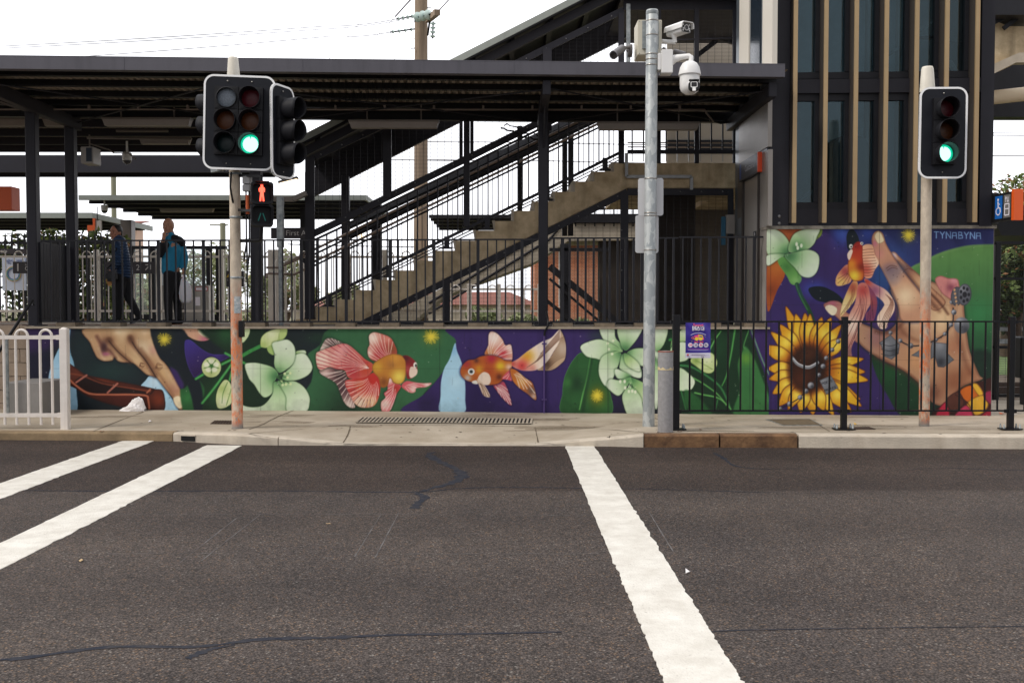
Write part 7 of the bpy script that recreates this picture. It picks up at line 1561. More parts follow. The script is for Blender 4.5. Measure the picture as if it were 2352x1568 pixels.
# left face: cladding, lift door, sign
def side(u0, u1, ztop, zbot, dx, name, m, par=tw, Y_=None):      # block on the plane x = xl, between the picture columns u0 (rear) and u1 (front)
    y0 = xl * F / (u0 - 1168); y1 = xl * F / (u1 - 1168)
    b = MB(); b.box((xl - dx, y1, zbot), (xl + .05, y0, ztop)); return b.build(name, m, par)
WINB = mat('dark_side_glass', S(34, 44, 54), .15)
def sz(u, v): y = xl * F / (u - 1168); return 1.6 + (707 - v) * y / F
CLAD = mat('brushed_cladding', S(146, 140, 134), .38, .35, noise=(2.5, .15)); CLB = mat('blue_grey_cladding', S(104, 112, 120), .3, .4, noise=(1.5, .2))
b = MB(); b.box((xl, TY(xl) + .02, zs), (xl + .06, 16.05, zt)); b.build('side_frame', CLB, tw)
side(1696, 1762, sz(1762, 268) + .4, sz(1762, 339) + .0, .012, 'cladding_panel', CLAD); side(1745, 1764, sz(1764, 345), sz(1764, 519), .012, 'cladding_panel', CLAD)
side(1694, 1706, sz(1700, 385), sz(1700, 500), .012, 'cladding_panel', mat('lobby_panel', S(104, 96, 88), .4, .3))
dr = side(1709, 1741, sz(1741, 402), PZL + .02, .004, 'lift_door', mat('lift_door_steel', S(176, 166, 156), .32, .4, noise=(1.2, .12)))
b = MB(); y0, y1 = xl * F / (1707 - 1168), xl * F / (1743 - 1168); z1 = sz(1743, 399)
for ya in (y0, y1): b.box((xl - .03, ya - .03, PZL), (xl - .004, ya + .03, z1 + .03))
b.box((xl - .03, y1, z1), (xl - .004, y0, z1 + .05)); b.build('door_frame', mat('door_frame_dark', S(58, 50, 46), .5), tw)
b = MB(); yy = xl * F / (1748 - 1168), xl * F / (1705 - 1168); zz = sz(1748, 397), sz(1748, 352); b.box((xl - .07, yy[0], zz[0] - .0), (xl - .015, yy[1], zz[1])); sg = b.build('lift_sign', mat('navy_sign', S(30, 38, 58), .35), tw)
b = MB(); b.box((xl - .072, yy[0] - .045, zz[0]), (xl - .013, yy[0] - .001, zz[1])); b.build('orange_end', mat('orange_sign_end', S(222, 74, 26), .45), sg)
MT = Matrix(((0, 0, -1, xl - .071), (-1, 0, 0, (yy[0] + yy[1]) / 2 - .12), (0, 1, 0, (zz[0] + zz[1]) / 2), (0, 0, 0, 1)))
GLET = mat('sign_grey_letters', S(170, 172, 180), .5); words('Concourse', .13, MT, GLET, sg)
b = MB(); ya = yy[1] - .06; b.box((xl - .0715, ya - .09, zz[0] + .03), (xl - .070, ya, zz[1] - .03)); b.build('blue_panel', mat('blue_pictogram', S(30, 80, 160), .4), sg)
b = MB(); y_ = xl * F / (1734 - 1168); zc_ = 1.6 + (707 - 541) * y_ / F; b.box((xl - .012, y_ - .07, zc_ - .06), (xl - .003, y_ + .09, zc_ + .06)); pl = b.build('door_plate', BLK, tw)
words('P', .1, Matrix(((0, 0, -1, xl - .0125), (-1, 0, 0, y_ + .01), (0, 1, 0, zc_), (0, 0, 0, 1))), WHM, pl)
b = MB(); y_ = 15.95; z_ = 1.6 + (707 - 530) * y_ / F; b.box((xl - .24, y_, z_ - .23), (xl - .17, y_ + .03, z_ + .22)); hp = b.build('help_sign', mat('teal_sign', S(24, 88, 116), .5), tw); b = MB(); b.box((xl - .165, y_ - .02, z_ - .05), (xl - .03, y_ + .04, z_ + .25)); b.build('help_panel', CLAD, tw)
# glazing on the tower's left face above the canopy, sky reflection painted pale
for u0, u1, m, n_ in ((1696, 1718, 'p', 'sky_reflection_pane'), (1722, 1743, 'g', 'dark_pane'), (1749, 1772, 'p', 'sky_reflection_pane')):
    side(u0, u1, zt - .1, 4.9, .02, n_, mat('sky_reflection_pane', S(214, 208, 196), .5) if m == 'p' else WINB)
for v in (497, 513): p = PP(1790, v, WA - .033, WB); b = MB(); b.ball(tuple(p), .024, 12, 6, (1, .5, 1)); b.build('bolt', BOLT, tw)
# accessible lift sign on the right edge of the tower
a = P(2286, 448, 13.6); t_ = thing('access_sign', tuple(a), 'projecting sign with wheelchair and lift symbols and an orange end right of the tower', 'sign')
M_ = Matrix.Translation(P(2290, 478, 13.7)) @ Matrix.Rotation(R(48), 4, 'Z'); hs = .19
M_ = Matrix.Translation(P(2283, 478.5, 13.86)) @ Matrix.Rotation(R(-83), 4, 'Z')
W_ = .44; b = MB(M_); b.box((-.02, 0, -hs), (W_, .07, hs)); b.box((-.16, .0, -hs - .02), (-.03, .09, hs + .03)); b.build('sign_box', mat('sign_black', S(30, 30, 32), .4), t_)
b = MB(M_); b.box((.03, -.004, -.155), (.19, 0, .155)); b1 = b.build('blue_panel', mat('access_blue', S(28, 104, 190), .45), t_); b = MB(M_); b.box((.225, -.004, -.155), (.37, 0, .155)); b2 = b.build('grey_panel', mat('access_grey', S(120, 118, 116), .45), t_)
b = MB(M_); b.box((W_ + .002, -.035, -hs - .015), (W_ + .055, .1, hs + .02)); b.build('orange_end', mat('orange_box', S(232, 96, 34), .45), t_)
b = MB(M_); b.lathe([(0, -.0055), (.018, -.0055)], 14, (.10, 0, .105), 'Y'); b.bar((.10, -.006, .08), (.105, -.006, -.01), .018, .003, (0, 1, 0)); b.bar((.10, -.006, -.005), (.145, -.006, -.01), .018, .003, (0, 1, 0)); b.bar((.145, -.006, -.005), (.155, -.006, -.075), .018, .003, (0, 1, 0)); b.bar((.10, -.006, .045), (.14, -.006, .04), .014, .003, (0, 1, 0))
pts = [(.105 + .048 * math.cos(R(a_)), -.006, -.055 + .048 * math.sin(R(a_))) for a_ in range(110, 345, 20)]
for p_, q_ in zip(pts, pts[1:]): b.bar(p_, q_, .013, .003, (0, 1, 0))
b.build('wheelchair_symbol', WHM, b1)
b = MB(M_)
for p_, q_ in (((.25, -.006, -.12), (.25, -.006, .03)), ((.345, -.006, -.12), (.345, -.006, .03)), ((.25, -.006, .03), (.345, -.006, .03)), ((.25, -.006, -.12), (.345, -.006, -.12)), ((.25, -.006, -.035), (.345, -.006, -.035))): b.bar(p_, q_, .014, .003, (0, 1, 0))
for x_, s_ in ((.275, 1), (.32, -1)): b.bar((x_, -.006, .055), (x_, -.006, .125), .009, .003, (0, 1, 0)); b.prism([(x_ - .018, -.0065, .09 + s_ * .012), (x_ + .018, -.0065, .09 + s_ * .012), (x_, -.0065, .09 + s_ * .045)], (0, .002, 0))
b.build('lift_symbol', WHM, b2)
# ================================================================ behind the railings
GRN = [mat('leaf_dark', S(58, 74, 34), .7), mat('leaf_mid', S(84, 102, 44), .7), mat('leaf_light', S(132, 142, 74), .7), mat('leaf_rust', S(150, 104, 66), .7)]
GRF = [mat('hazed_leaf', S(*c), .8) for c in ((118, 128, 92), (138, 148, 104), (164, 170, 128), (170, 140, 112))]  # paler tones for far foliage, distance haze mixed into the colour
BARK = mat('bark', S(96, 80, 66), .95, noise=(9, .4), bump=(20, .8))
def foliage(name, parts, n, size, mats, parent, seed=1, wts=(3, 4, 2, 0)):
    """many leaf-sized faces spread through several blobs; one mesh with several leaf tones"""
    rg = random.Random(seed); vs = []; fs = []; mi = []
    for i in range(n):
        cx, cy, cz, rx, ry, rz_ = rg.choice(parts)
        while True:
            a, b_, c = rg.uniform(-1, 1), rg.uniform(-1, 1), rg.uniform(-1, 1); d = a * a + b_ * b_ + c * c
            if .15 < d < 1: break
        p = Vector((cx + a * rx, cy + b_ * ry, cz + c * rz_)); s_ = size * rg.uniform(.5, 1.3)
        u_ = Vector((rg.gauss(0, 1), rg.gauss(0, 1), rg.gauss(0, .7))).normalized(); v_ = u_.cross(Vector((rg.gauss(0, 1), rg.gauss(0, 1), rg.gauss(0, 1)))).normalized()
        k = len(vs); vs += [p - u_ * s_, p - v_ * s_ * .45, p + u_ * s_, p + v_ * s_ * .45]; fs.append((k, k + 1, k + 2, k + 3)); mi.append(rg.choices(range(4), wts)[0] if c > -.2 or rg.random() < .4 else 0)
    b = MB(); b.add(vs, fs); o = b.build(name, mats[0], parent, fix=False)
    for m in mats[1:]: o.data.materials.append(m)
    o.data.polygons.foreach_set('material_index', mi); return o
def tree(x, y, z0, h, r, label, seed, n=4000, size=.09, wts=(3, 4, 2, 0), group=None, cat='tree', low=.45):
    t_ = thing('tree', (x, y, z0), label, cat, group); rg = random.Random(seed); b = MB(); parts = []
    b.tube([(x, y, z0), (x + rg.uniform(-.1, .1), y, z0 + h * .35), (x + rg.uniform(-.2, .2), y, z0 + h * .62)], [h * .035, h * .026, h * .014], 10)
    for i in range(9):
        a = rg.uniform(0, 6.28); hh = rg.uniform(low, .92); rr = r * rg.uniform(.35, .8) * (1.1 - abs(hh - .65)); q = (x + rr * math.cos(a), y + rr * math.sin(a), z0 + h * hh)
        b.tube([(x, y, z0 + h * (hh - .28)), ((x + q[0]) / 2, (y + q[1]) / 2, z0 + h * (hh - .1)), q], [h * .014, h * .009, h * .004], 6); k = r * rg.uniform(.3, .5); parts.append((*q, k, k, k * .8))
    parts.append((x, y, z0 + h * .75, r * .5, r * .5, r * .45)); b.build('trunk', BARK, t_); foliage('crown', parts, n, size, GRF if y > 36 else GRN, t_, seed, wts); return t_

# white loop-top fence at the back of the platform
def hoops(u0, u1, sp, vt, vr, vb_rail, vlow, Y, label, posts, z0=PZL, m=CREAM, wpx=2.6, name='platform_fence'):
    x0, x1 = P(u0, 650, Y).x, P(u1, 650, Y).x; t_ = thing(name, (x0, Y, z0), label, 'fence'); w_ = wpx / F * Y
    for v_, n_ in ((vr, 'top_rail'), (vb_rail, 'bottom_rail')): z_ = P(500, v_, Y).z; b = MB(); b.bar((x0, Y, z_), (x1, Y, z_), .035, 5 / F * Y); b.build(n_, m, t_)
    zl, zh = P(500, vlow, Y).z, P(500, vt, Y).z; u = u0 + 6
    while u + sp < u1:
        a, c = P(u, 650, Y).x, P(u + sp, 650, Y).x; r_ = (c - a) / 2; b = MB()
        b.tube([(a, Y, zl), (a, Y, zh - r_)] + [(a + r_ - r_ * math.cos(q_), Y, zh - r_ + r_ * math.sin(q_)) for q_ in np.linspace(.25, math.pi - .25, 7)] + [(c, Y, zh - r_), (c, Y, zl)], w_ / 2, 6); b.build('hoop_picket', m, t_); u += 2 * sp
    for u in posts: b = MB(); x = P(u, 650, Y).x; h_ = 5.2 / F * Y; b.cbox((x - h_, Y - h_, z0), (x + h_, Y + h_, zh + .03), .006); b.build('post', m, t_)
hoops(-90, 600, 19.6, 577, 589.5, 714, 731, 19.5, 'cream loop top fence along the back of the platform behind the two walkers', (222, 365, 509, 70, -60))
hoops(604, 1010, 19.6, 577, 590, 714, 731, 19.5, 'cream loop top fence seen through the lower stair railings', (622, 636, 884))
hoops(1030, 1250, 21, 655, 664, 714, 731, 22.5, 'low white loop top fence seen through the mesh under the stairs', (1078, 1145, 1240), z0=.8, m=WHITE)
for i, u in enumerate((657, 664, 671)):
    b = MB(); x = P(u, 650, 19).x; y = 18.2 + i * .5; b.tube([(x, y, PZL), (x, y, 2.45), (x + .07, y + .06, 2.55), (x + .15, y + .1, 2.45), (x + .15, y + .1, PZL)], .022, 8); tag(b.build('return_hoop', CREAM), ('front', 'middle', 'rearmost')[i] + ' one of three cream hoops standing beside the foot of the stairs', 'fence', 'cream hoops beside the stair foot')
x = P(645.5, 700, 15.5).x; b = MB(); b.tube([(x, 15.5, PZL), (x, 15.5, P(645, 568, 15.5).z)], .037, 14); b.cbox((x - .05, 15.5 - .05, P(645, 568, 15.5).z), (x + .05, 15.55, P(645, 452, 15.5).z), .01); tag(b.build('steel_post', GALV), 'galvanised post at the foot of the stairs beside the orange stained pole', 'post')

# black palisade fence and hedge
Yp_ = 21.6; x0, x1 = P(-90, 600, Yp_).x, P(262, 600, Yp_).x
t_ = thing('palisade_fence', (x0, Yp_, .8), 'tall black spiked palisade fence in front of the hedge', 'fence')
zt_ = P(100, 532, Yp_).z; x = x0; sp = 14.6 / F * Yp_
while x < x1:
    b = MB(); w_ = .024; b.prism([(x - w_, Yp_, .9), (x + w_, Yp_, .9), (x + w_, Yp_, zt_ - .2), (x + .012, Yp_, zt_ - .08), (x, Yp_, zt_), (x - .012, Yp_, zt_ - .08), (x - w_, Yp_, zt_ - .2)], (0, .012, 0)); b.build('picket', BLK, t_); x += sp
for v_ in (557.5, 714): z_ = P(100, v_, Yp_).z; b = MB(); b.bar((x0, Yp_ + .03, z_), (x1, Yp_ + .03, z_), .04, .055); b.build('rail', BLK, t_)
hx0, hx1 = P(44, 600, 23.4).x, P(258, 600, 23.4).x
t_ = thing('hedge', ((hx0 + hx1) / 2, 23.4, .2), 'dense leafy green hedge behind the black spiked fence', 'hedge')
parts = [(hx0 + (hx1 - hx0) * i / 7, 23.4 + .1 * (i % 2), z_, .42, .4, .55) for i in range(8) for z_ in (.9, 1.6, 2.3, 2.9)] + [(P(225, 540, 23.4).x, 23.4, 3.0, .4, .3, .4), (P(120, 540, 23.4).x, 23.4, 3.15, .3, .3, .3)]
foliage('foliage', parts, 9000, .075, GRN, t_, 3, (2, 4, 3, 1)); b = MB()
for i in range(8): x = hx0 + (hx1 - hx0) * i / 7; b.tube([(x, 23.5, .1), (x + .05, 23.5, 1.6), (x - .05, 23.5, 2.6)], [.04, .03, .012], 6)
b.build('stems', BARK, t_)
for (x, y, h, r, l, s_, w_) in ((P(-60, 600, 26).x, 26, 3.4, 1.1, 'leafy tree at the far left edge behind the spiked fence', 4, (2, 4, 3, 1)), (P(480, 600, 60).x, 60, 4.9, 3.0, 'hazy pale tree far behind the cream fence between the two poles', 5, (1, 3, 5, 1)), (P(330, 600, 45).x, 45, 3.4, 2.4, 'low rounded tree seen between the two walkers', 6, (1, 3, 5, 1)),
                                (P(655, 600, 55).x, 55, 5.2, 1.9, 'pale distant tree beside the station name board', 7, (1, 3, 5, 1)), (P(805, 600, 60).x, 60, 2.9, 1.4, 'small distant bush far beyond the lower steps', 8, (1, 3, 5, 1)), (P(1120, 700, 40).x, 40, 1.5, .9, 'low green tree seen through the mesh under the stairs', 9, (1, 4, 5, 0)), (P(1190, 700, 38).x, 38, 1.35, .8, 'sunlit low shrub near the brick building seen through the mesh', 10, (0, 3, 6, 0)),
                                (P(2316, 600, 33).x, 33, 6.5, 2.6, 'green and rust coloured tree beyond the lift tower at right', 11, (2, 4, 3, 3)), (P(2420, 600, 30).x, 30, 6.2, 2.4, 'leafy tree at the right edge of the photo beyond the tracks', 12, (3, 4, 2, 2)), (P(2345, 600, 24).x, 24, 3.3, 1.3, 'dark low tree behind the mesh fence right of the tower', 13, (6, 3, 1, 1))):
    tree(x, y, 0, h, r, l, s_, 7500 if y == 33 else 3400, .11 if y < 40 else .14, w_, low=.35)
# backdrop of shrubs that closes the view along the far side of the tracks
def shrub(u, Y, h, r, label, s_, w_=(2, 4, 3, 1)):
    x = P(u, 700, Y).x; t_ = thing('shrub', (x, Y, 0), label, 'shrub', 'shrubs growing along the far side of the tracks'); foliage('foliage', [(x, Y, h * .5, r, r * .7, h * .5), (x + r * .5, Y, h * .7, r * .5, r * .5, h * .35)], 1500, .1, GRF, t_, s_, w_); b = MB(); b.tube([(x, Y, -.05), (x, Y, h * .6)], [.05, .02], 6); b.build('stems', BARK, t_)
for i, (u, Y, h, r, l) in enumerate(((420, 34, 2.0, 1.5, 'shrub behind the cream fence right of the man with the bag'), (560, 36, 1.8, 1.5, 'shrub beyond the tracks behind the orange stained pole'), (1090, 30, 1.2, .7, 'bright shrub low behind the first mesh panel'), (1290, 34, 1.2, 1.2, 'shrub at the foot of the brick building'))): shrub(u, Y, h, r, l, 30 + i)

# signs
SGN = mat('sign_plum_black', S(42, 34, 38), .45); LET = mat('sign_lettering', S(196, 192, 188), .5)
def board(name, u0, v0, u1, v1, Y, label, m=SGN, dep=.04, cat='sign'):
    a, c = P(u0, v0, Y), P(u1, v1, Y); t_ = thing(name, (a.x, Y, c.z), label, cat); b = MB(); b.box((a.x, Y, c.z), (c.x, Y + dep, a.z)); b.build('panel', m, t_, bevel=.004); return t_, a, c
def put(txt, px_h, u, v, Y, t_, m=LET, al='LEFT'): words(txt, px_h / F * Y * 1.42, face_cam(P(u, v, Y - .004)), m, t_, align=al)
t_, a, c = board('platform_sign', 29, 601, 96, 628, 19.3, 'dark sign reading 1 City on the cream fence at far left'); words('1', 17 / F * 19.3 * 1.42, face_cam(P(41, 615, 19.296)), LET, t_, bold=.004); put('Trains to', 3.6, 57, 608.5, 19.3, t_); put('City', 9.5, 57, 617, 19.3, t_)
t_, a, c = board('platform_sign', 242, 601, 356, 628.5, 19.3, 'dark sign with number 2 and an arrow behind the walking woman'); put('2', 13, 312, 615, 19.3, t_)
b = MB(); b.bar(P(334, 620, 19.29), P(345, 608, 19.29), .018, .004, (0, 1, 0)); b.bar(P(334, 608, 19.29), P(346.5, 608, 19.29), .004, .018, (0, 0, 1)); b.bar(P(345.8, 607, 19.29), P(345.8, 619, 19.29), .018, .004, (0, 1, 0)); b.build('arrow', LET, t_)
t_, a, c = board('station_name_sign', 622, 523, 716, 548, 19.0, 'long dark station board beginning First A, behind the stair post'); put('First A', 12, 656, 535.5, 19.0, t_)
t_, a, c = board('travel_sign', -40, 571, 60, 583.5, 21.4, 'narrow black sign ending in the word trip at far left'); put('trip', 7, 2, 577, 21.4, t_)
t_, a, c = board('health_poster', 4, 592, 60, 667, 21.3, 'pale blue notice with a circular diagram behind the fence at far left', mat('notice_pale', S(196, 204, 220), .4), cat='poster'); put('educe your ri', 6.5, 12, 598, 21.3, t_, mat('notice_blue', S(90, 110, 170), .5)); put('f flu t', 6.5, 12, 603.5, 21.3, t_, mat('notice_blue', S(90, 110, 170), .5))
for r_, cc in ((17, (220, 170, 110)), (15, (110, 190, 170)), (12.5, (90, 110, 170))):
    b = MB(); k_ = 1 / F * 21.3; c_ = P(31, 629, 21.294 - r_ * .0002); b.tube([(c_.x + r_ * k_ * math.cos(q_), c_.y, c_.z + r_ * k_ * math.sin(q_)) for q_ in np.linspace(0, 2 * math.pi, 25)], .007, 4, cap=False); b.build('diagram_ring', mat('ring_print', S(*cc), .5), t_)
t_, a, c = board('orange_sign', -60, 428, 27, 482, 17.2, 'plain orange sign box hanging at the far left edge', mat('orange_panel', S(216, 92, 40), .5), .3)
b = MB(); b.bar((a.x + .2, 17.3, a.z), (a.x + .2, 17.3, 4.66), .03, .03); b.build('hanger', LB, t_)
t_, a, c = board('hanging_number_sign', 219, 506, 233, 531, 25.5, 'small white number sign with orange edge hanging under the far canopy', mat('white_sign', S(186, 180, 176), .4), .05); b = MB(); b.box((a.x - .06, 25.48, c.z), (a.x, 25.56, a.z + .05)); b.box((a.x - .2, 25.48, c.z - .03), (a.x - .06, 25.54, c.z + .15)); b.build('orange_edge', mat('orange_edge', S(220, 92, 36), .5), t_); b = MB(); b.bar((a.x + .05, 25.5, a.z), (a.x + .05, 25.5, a.z + .35), .02, .02); b.build('hanger', DK, t_)
t_, a, c = board('warning_sign', 519, 622, 560, 659, 19.2, 'black notice with a yellow triangle behind the orange stained pole', SGN); put('Caution', 4, 521, 643, 19.2, t_); b = MB(); p_ = [P(520, 637, 19.18), P(536, 637, 19.18), P(528, 624, 19.18)]; b.prism(p_, (0, .01, 0)); b.build('triangle', mat('yellow_warning', S(220, 180, 40), .5), t_)
# grey cabinets and white panels behind the man
CABM = mat('cabinet_grey', S(172, 168, 162), .5, noise=(3, .1))
for u0, u1, v0, l in ((371, 420, 655, 'left of two grey steel cabinets behind the man with the bag'), (421, 481, 655, 'right grey steel cabinet with red edged notices behind the carrier bag')):
    a, c = P(u0, v0, 20.2), P(u1, 735, 20.2); t_ = thing('steel_cabinet', (a.x, 20.2, PZL), l, 'cabinet'); b = MB(); b.box((a.x, 20.2, PZL), (c.x - .01, 20.6, a.z)); b.build('cabinet', CABM, t_, bevel=.01)
    b = MB(); b.box((a.x + .03, 20.192, PZL + .05), (a.x + (c.x - a.x) * .48, 20.2, a.z - .04)); b.box((a.x + (c.x - a.x) * .52, 20.192, PZL + .05), (c.x - .04, 20.2, a.z - .04)); b.build('door', CABM, t_)
    if u0 > 400:
        b = MB(); b.box((P(449, 660, 20.2).x, 20.186, P(449, 668, 20.2).z), (P(478, 660, 20.2).x, 20.192, P(449, 659, 20.2).z)); b.build('notice', mat('red_notice', S(170, 40, 44), .5), t_); b = MB(); b.box((P(450.5, 660, 20.2).x, 20.183, P(449, 666.5, 20.2).z), (P(476.5, 660, 20.2).x, 20.186, P(449, 660.5, 20.2).z)); b.box((P(449, 660, 20.2).x, 20.185, P(449, 702, 20.2).z), (P(460, 660, 20.2).x, 20.19, P(449, 682, 20.2).z)); b.build('notice_face', WHM, t_)
t_ = thing('platform_shelter', tuple(P(304, 735, 20.9)), 'glazed waiting shelter with dark posts behind the two walkers', 'shelter')
for u in (303, 351, 480, 502): b = MB(); x = P(u, 600, 20.9).x; b.cbox((x - .05, 20.85, PZL), (x + .05, 20.95, P(u, 568, 20.9).z), .008); b.build('post', DK2, t_)
b = MB(); a, c = P(300, 565, 20.9), P(520, 572, 20.9); b.box((a.x, 20.84, c.z), (c.x, 20.97, a.z)); b.build('head_rail', DK2, t_); b = MB(); a, c = P(300, 722, 20.9), P(520, 735, 20.9); b.box((a.x, 20.84, c.z), (c.x, 20.97, a.z)); b.build('plinth', DK2, t_)
gm = bpy.data.materials.new('clear_glass'); gm.use_nodes = True; n = gm.node_tree; n.nodes.clear(); o_ = n.nodes.new('ShaderNodeOutputMaterial'); m1 = n.nodes.new('ShaderNodeMixShader'); tr = n.nodes.new('ShaderNodeBsdfTransparent'); gl = n.nodes.new('ShaderNodeBsdfGlossy'); m1.inputs[0].default_value = .12; tr.inputs['Color'].default_value = (.86, .9, .9, 1); gl.inputs['Roughness'].default_value = .1
n.links.new(tr.outputs[0], m1.inputs[1]); n.links.new(gl.outputs[0], m1.inputs[2]); n.links.new(m1.outputs[0], o_.inputs['Surface'])
for u0, u1 in ((306, 348), (354, 478)): b = MB(); a, c = P(u0, 572, 20.9), P(u1, 722, 20.9); b.box((a.x, 20.895, c.z), (c.x, 20.905, a.z)); b.build('glass', gm, t_)
b = MB(); a, c = P(365, 588, 20.8), P(382, 656, 20.8); b.box((a.x, 20.8, c.z), (c.x, 20.85, a.z)); b.build('white_panel', mat('white_laminate', S(214, 222, 226), .4), t_)

# houses, brick building, walls beyond
BRK = bpy.data.materials.new('brickwork'); BRK.use_nodes = True; n = BRK.node_tree; bs = n.nodes['Principled BSDF']; tcx = n.nodes.new('ShaderNodeTexCoord'); br_ = n.nodes.new('ShaderNodeTexBrick'); mpb = n.nodes.new('ShaderNodeMapping'); mpb.inputs['Rotation'].default_value = (R(90), 0, 0)
br_.inputs['Color1'].default_value = (*S(200, 128, 92), 1); br_.inputs['Color2'].default_value = (*S(180, 108, 78), 1); br_.inputs['Mortar'].default_value = (*S(196, 180, 160), 1); br_.inputs['Scale'].default_value = 4; br_.inputs['Mortar Size'].default_value = .015
n.links.new(tcx.outputs['Object'], mpb.inputs['Vector']); n.links.new(mpb.outputs['Vector'], br_.inputs['Vector']); n.links.new(br_.outputs['Color'], bs.inputs['Base Color']); bs.inputs['Roughness'].default_value = .9
TILE = mat('terracotta_tiles', S(150, 92, 76), .85, noise=(3, .4)); WALLP = mat('cream_render', S(206, 196, 178), .9, noise=(2, .1)); WIN = mat('dark_window', S(40, 46, 56), .15)
def building(u0, u1, vt, vroof, Y, wallm, label, wins=(), dep=8, gable=False, rm=TILE):
    a, c = P(u0, vt, Y), P(u1, 740, Y); t_ = thing('building', ((a.x + c.x) / 2, Y, 0), label, 'building'); b = MB(); b.box((a.x, Y, -.05), (c.x, Y + dep, a.z)); b.build('walls', wallm, t_)
    zr = P(u0, vroof, Y).z; b = MB(); e = .4
    if gable: xm = (a.x + c.x) / 2; b.prism([(a.x - e, Y - e, a.z), (c.x + e, Y - e, a.z), (xm, Y - e, zr)], (0, dep + 2 * e, 0))
    else: b.add([(a.x - e, Y - e, a.z), (c.x + e, Y - e, a.z), (c.x + e, Y + dep + e, a.z), (a.x - e, Y + dep + e, a.z), (a.x + 1.5, Y + dep / 2, zr), (c.x - 1.5, Y + dep / 2, zr)], [(0, 1, 5, 4), (2, 3, 4, 5), (1, 2, 5), (3, 0, 4), (3, 2, 1, 0)])
    b.build('roof', rm, t_)
    for w0, w1, y0, y1 in wins:
        p, q = P(w0, y0, Y - .02), P(w1, y1, Y - .02); b = MB(); b.box((p.x, Y - .03, q.z), (q.x, Y + .02, p.z)); o = b.build('window', WHITE, t_); b = MB(); b.box((p.x + .06, Y - .035, q.z + .06), (q.x - .06, Y - .03, p.z - .06)); b.build('pane', WIN, o)
building(1228, 1396, 566, 548, 45, BRK, 'orange brick building seen through the mesh beneath the far stairs', ((1283, 1288, 575, 705), (1373, 1379, 575, 700)), gable=True)
building(1398, 1520, 652, 560, 50, WALLP, 'pale building with a red roof right of the brick building', ((1455, 1470, 664, 690),))
building(675, 905, 706, 684, 60, WALLP, 'low house with terracotta roof beyond the foot of the stairs', ((730, 750, 712, 725), (800, 815, 712, 725)))
building(915, 1225, 700, 668, 62, WALLP, 'wide low house with red tiled roof behind the mesh screens', ((960, 975, 708, 722), (1130, 1150, 708, 722)))
building(296, 317, 514, 506, 70, mat('pale_pink_brick', S(206, 176, 158), .9), 'distant pale brick block between the two walkers', (), dep=1.2)
# timber power pole with wires
TIM = mat('weathered_timber', S(158, 138, 118), .9, noise=(10, .35, 6), bump=(30, .6), stretch=(1, 1, .08))
Yw = 26; c0 = P(967, 740, Yw); t_ = thing('power_pole', (c0.x, Yw, 0), 'tall weathered timber power pole with glass insulators behind the canopy', 'pole')
tp = P(967.5, -60, Yw); b = MB(); b.tube([(c0.x, Yw, 0), (c0.x, Yw, 3), (tp.x, Yw, tp.z)], [.2, .185, .165], 18); b.build('pole', TIM, t_)
J = lambda x, y, Y=Yw: P(746.5 + x * .2441, y * .2441, Y)
b = MB(); b.bar(J(965, 190, 25.8), J(1045, 128, 24.9), .12, .14); b.bar(J(1040, 125, 24.9), J(1058, 118, 24.6), .14, .14); b.build('crossarm', TIM, t_)
b = MB(); b.bar(J(985, 200, 25.6), J(966, 335, 25.8), .04, .05); 
for v_ in (52, 190 * .2441 + 6): c_ = P(967, v_, Yw); b.lathe([(.172, 0), (.178, .01), (.178, .05), (.172, .06)], 20, tuple(c_))
for x_, y_, d in ((960, 75, 40), (845, 455, -40), (960, 572, 45)): b.tube([J(x_, y_, 25.85), J(x_ + d, y_ + 2, 25.8)], .012, 6)
b.build('ironwork', BLK, t_)
INS = mat('glass_insulator', S(200, 220, 214), .1)
def insul(a, c, n_, r_):
    a, c = Vector(a), Vector(c); b = MB(); d = (c - a).normalized(); b.tube([a, c], .02, 6); b.build('insulator_rod', BLK, t_)
    b = MB()
    for i in range(n_): p = a.lerp(c, (i + .5) / n_); b.tube([p - d * .015, p, p + d * .03], [r_, r_, r_ * .4], 14)
    b.build('insulator', INS, t_)
insul(J(850, 168, 25.7), J(1000, 135, 25.2), 3, .13); insul(J(670, 182, 25.4), J(845, 150, 25.6), 4, .055); insul(J(612, 305, 25.4), J(842, 275, 25.7), 4, .05); insul(J(1018, 205, 24.9), J(1012, 365, 24.9), 4, .07)
WIR = mat('wire_dark', S(96, 90, 90), .6)
def wire(pts, r, label, sag=0):
    pts = [Vector(p) for p in pts]; q = []
    for a, c in zip(pts, pts[1:]):
        for i in range(12): t__ = i / 12; p = a.lerp(c, t__); p.z -= sag * 4 * t__ * (1 - t__); q.append(p)
    q.append(pts[-1]); b = MB(); b.tube(q, r, 5); tag(b.build('overhead_wire', WIR, fix=False), label, 'wire')
wire([P(-250, 118, 27.5), J(0, 248, 26.5), J(670, 182, 25.4)], .010, 'upper overhead wire running left from the timber pole', .05)
wire([P(-250, 122, 27), J(0, 275, 26.4), J(840, 165, 25.6)], .009, 'second overhead wire just below the upper one left of the timber pole', .05)
wire([P(-100, 148, 27.5), J(0, 348, 26.6), J(612, 305, 25.4)], .010, 'lowest overhead wire left of the timber pole', .05)
wire([J(660, 160, 25.5), J(800, 5, 25.5), J(900, -140, 25.5)], .02, 'short thick wire climbing steeply left of the timber pole'); wire([J(1060, 115, 24.8), J(1165, 0, 24.8), J(1260, -120, 24.8)], .016, 'wire climbing away to the right of the timber pole')
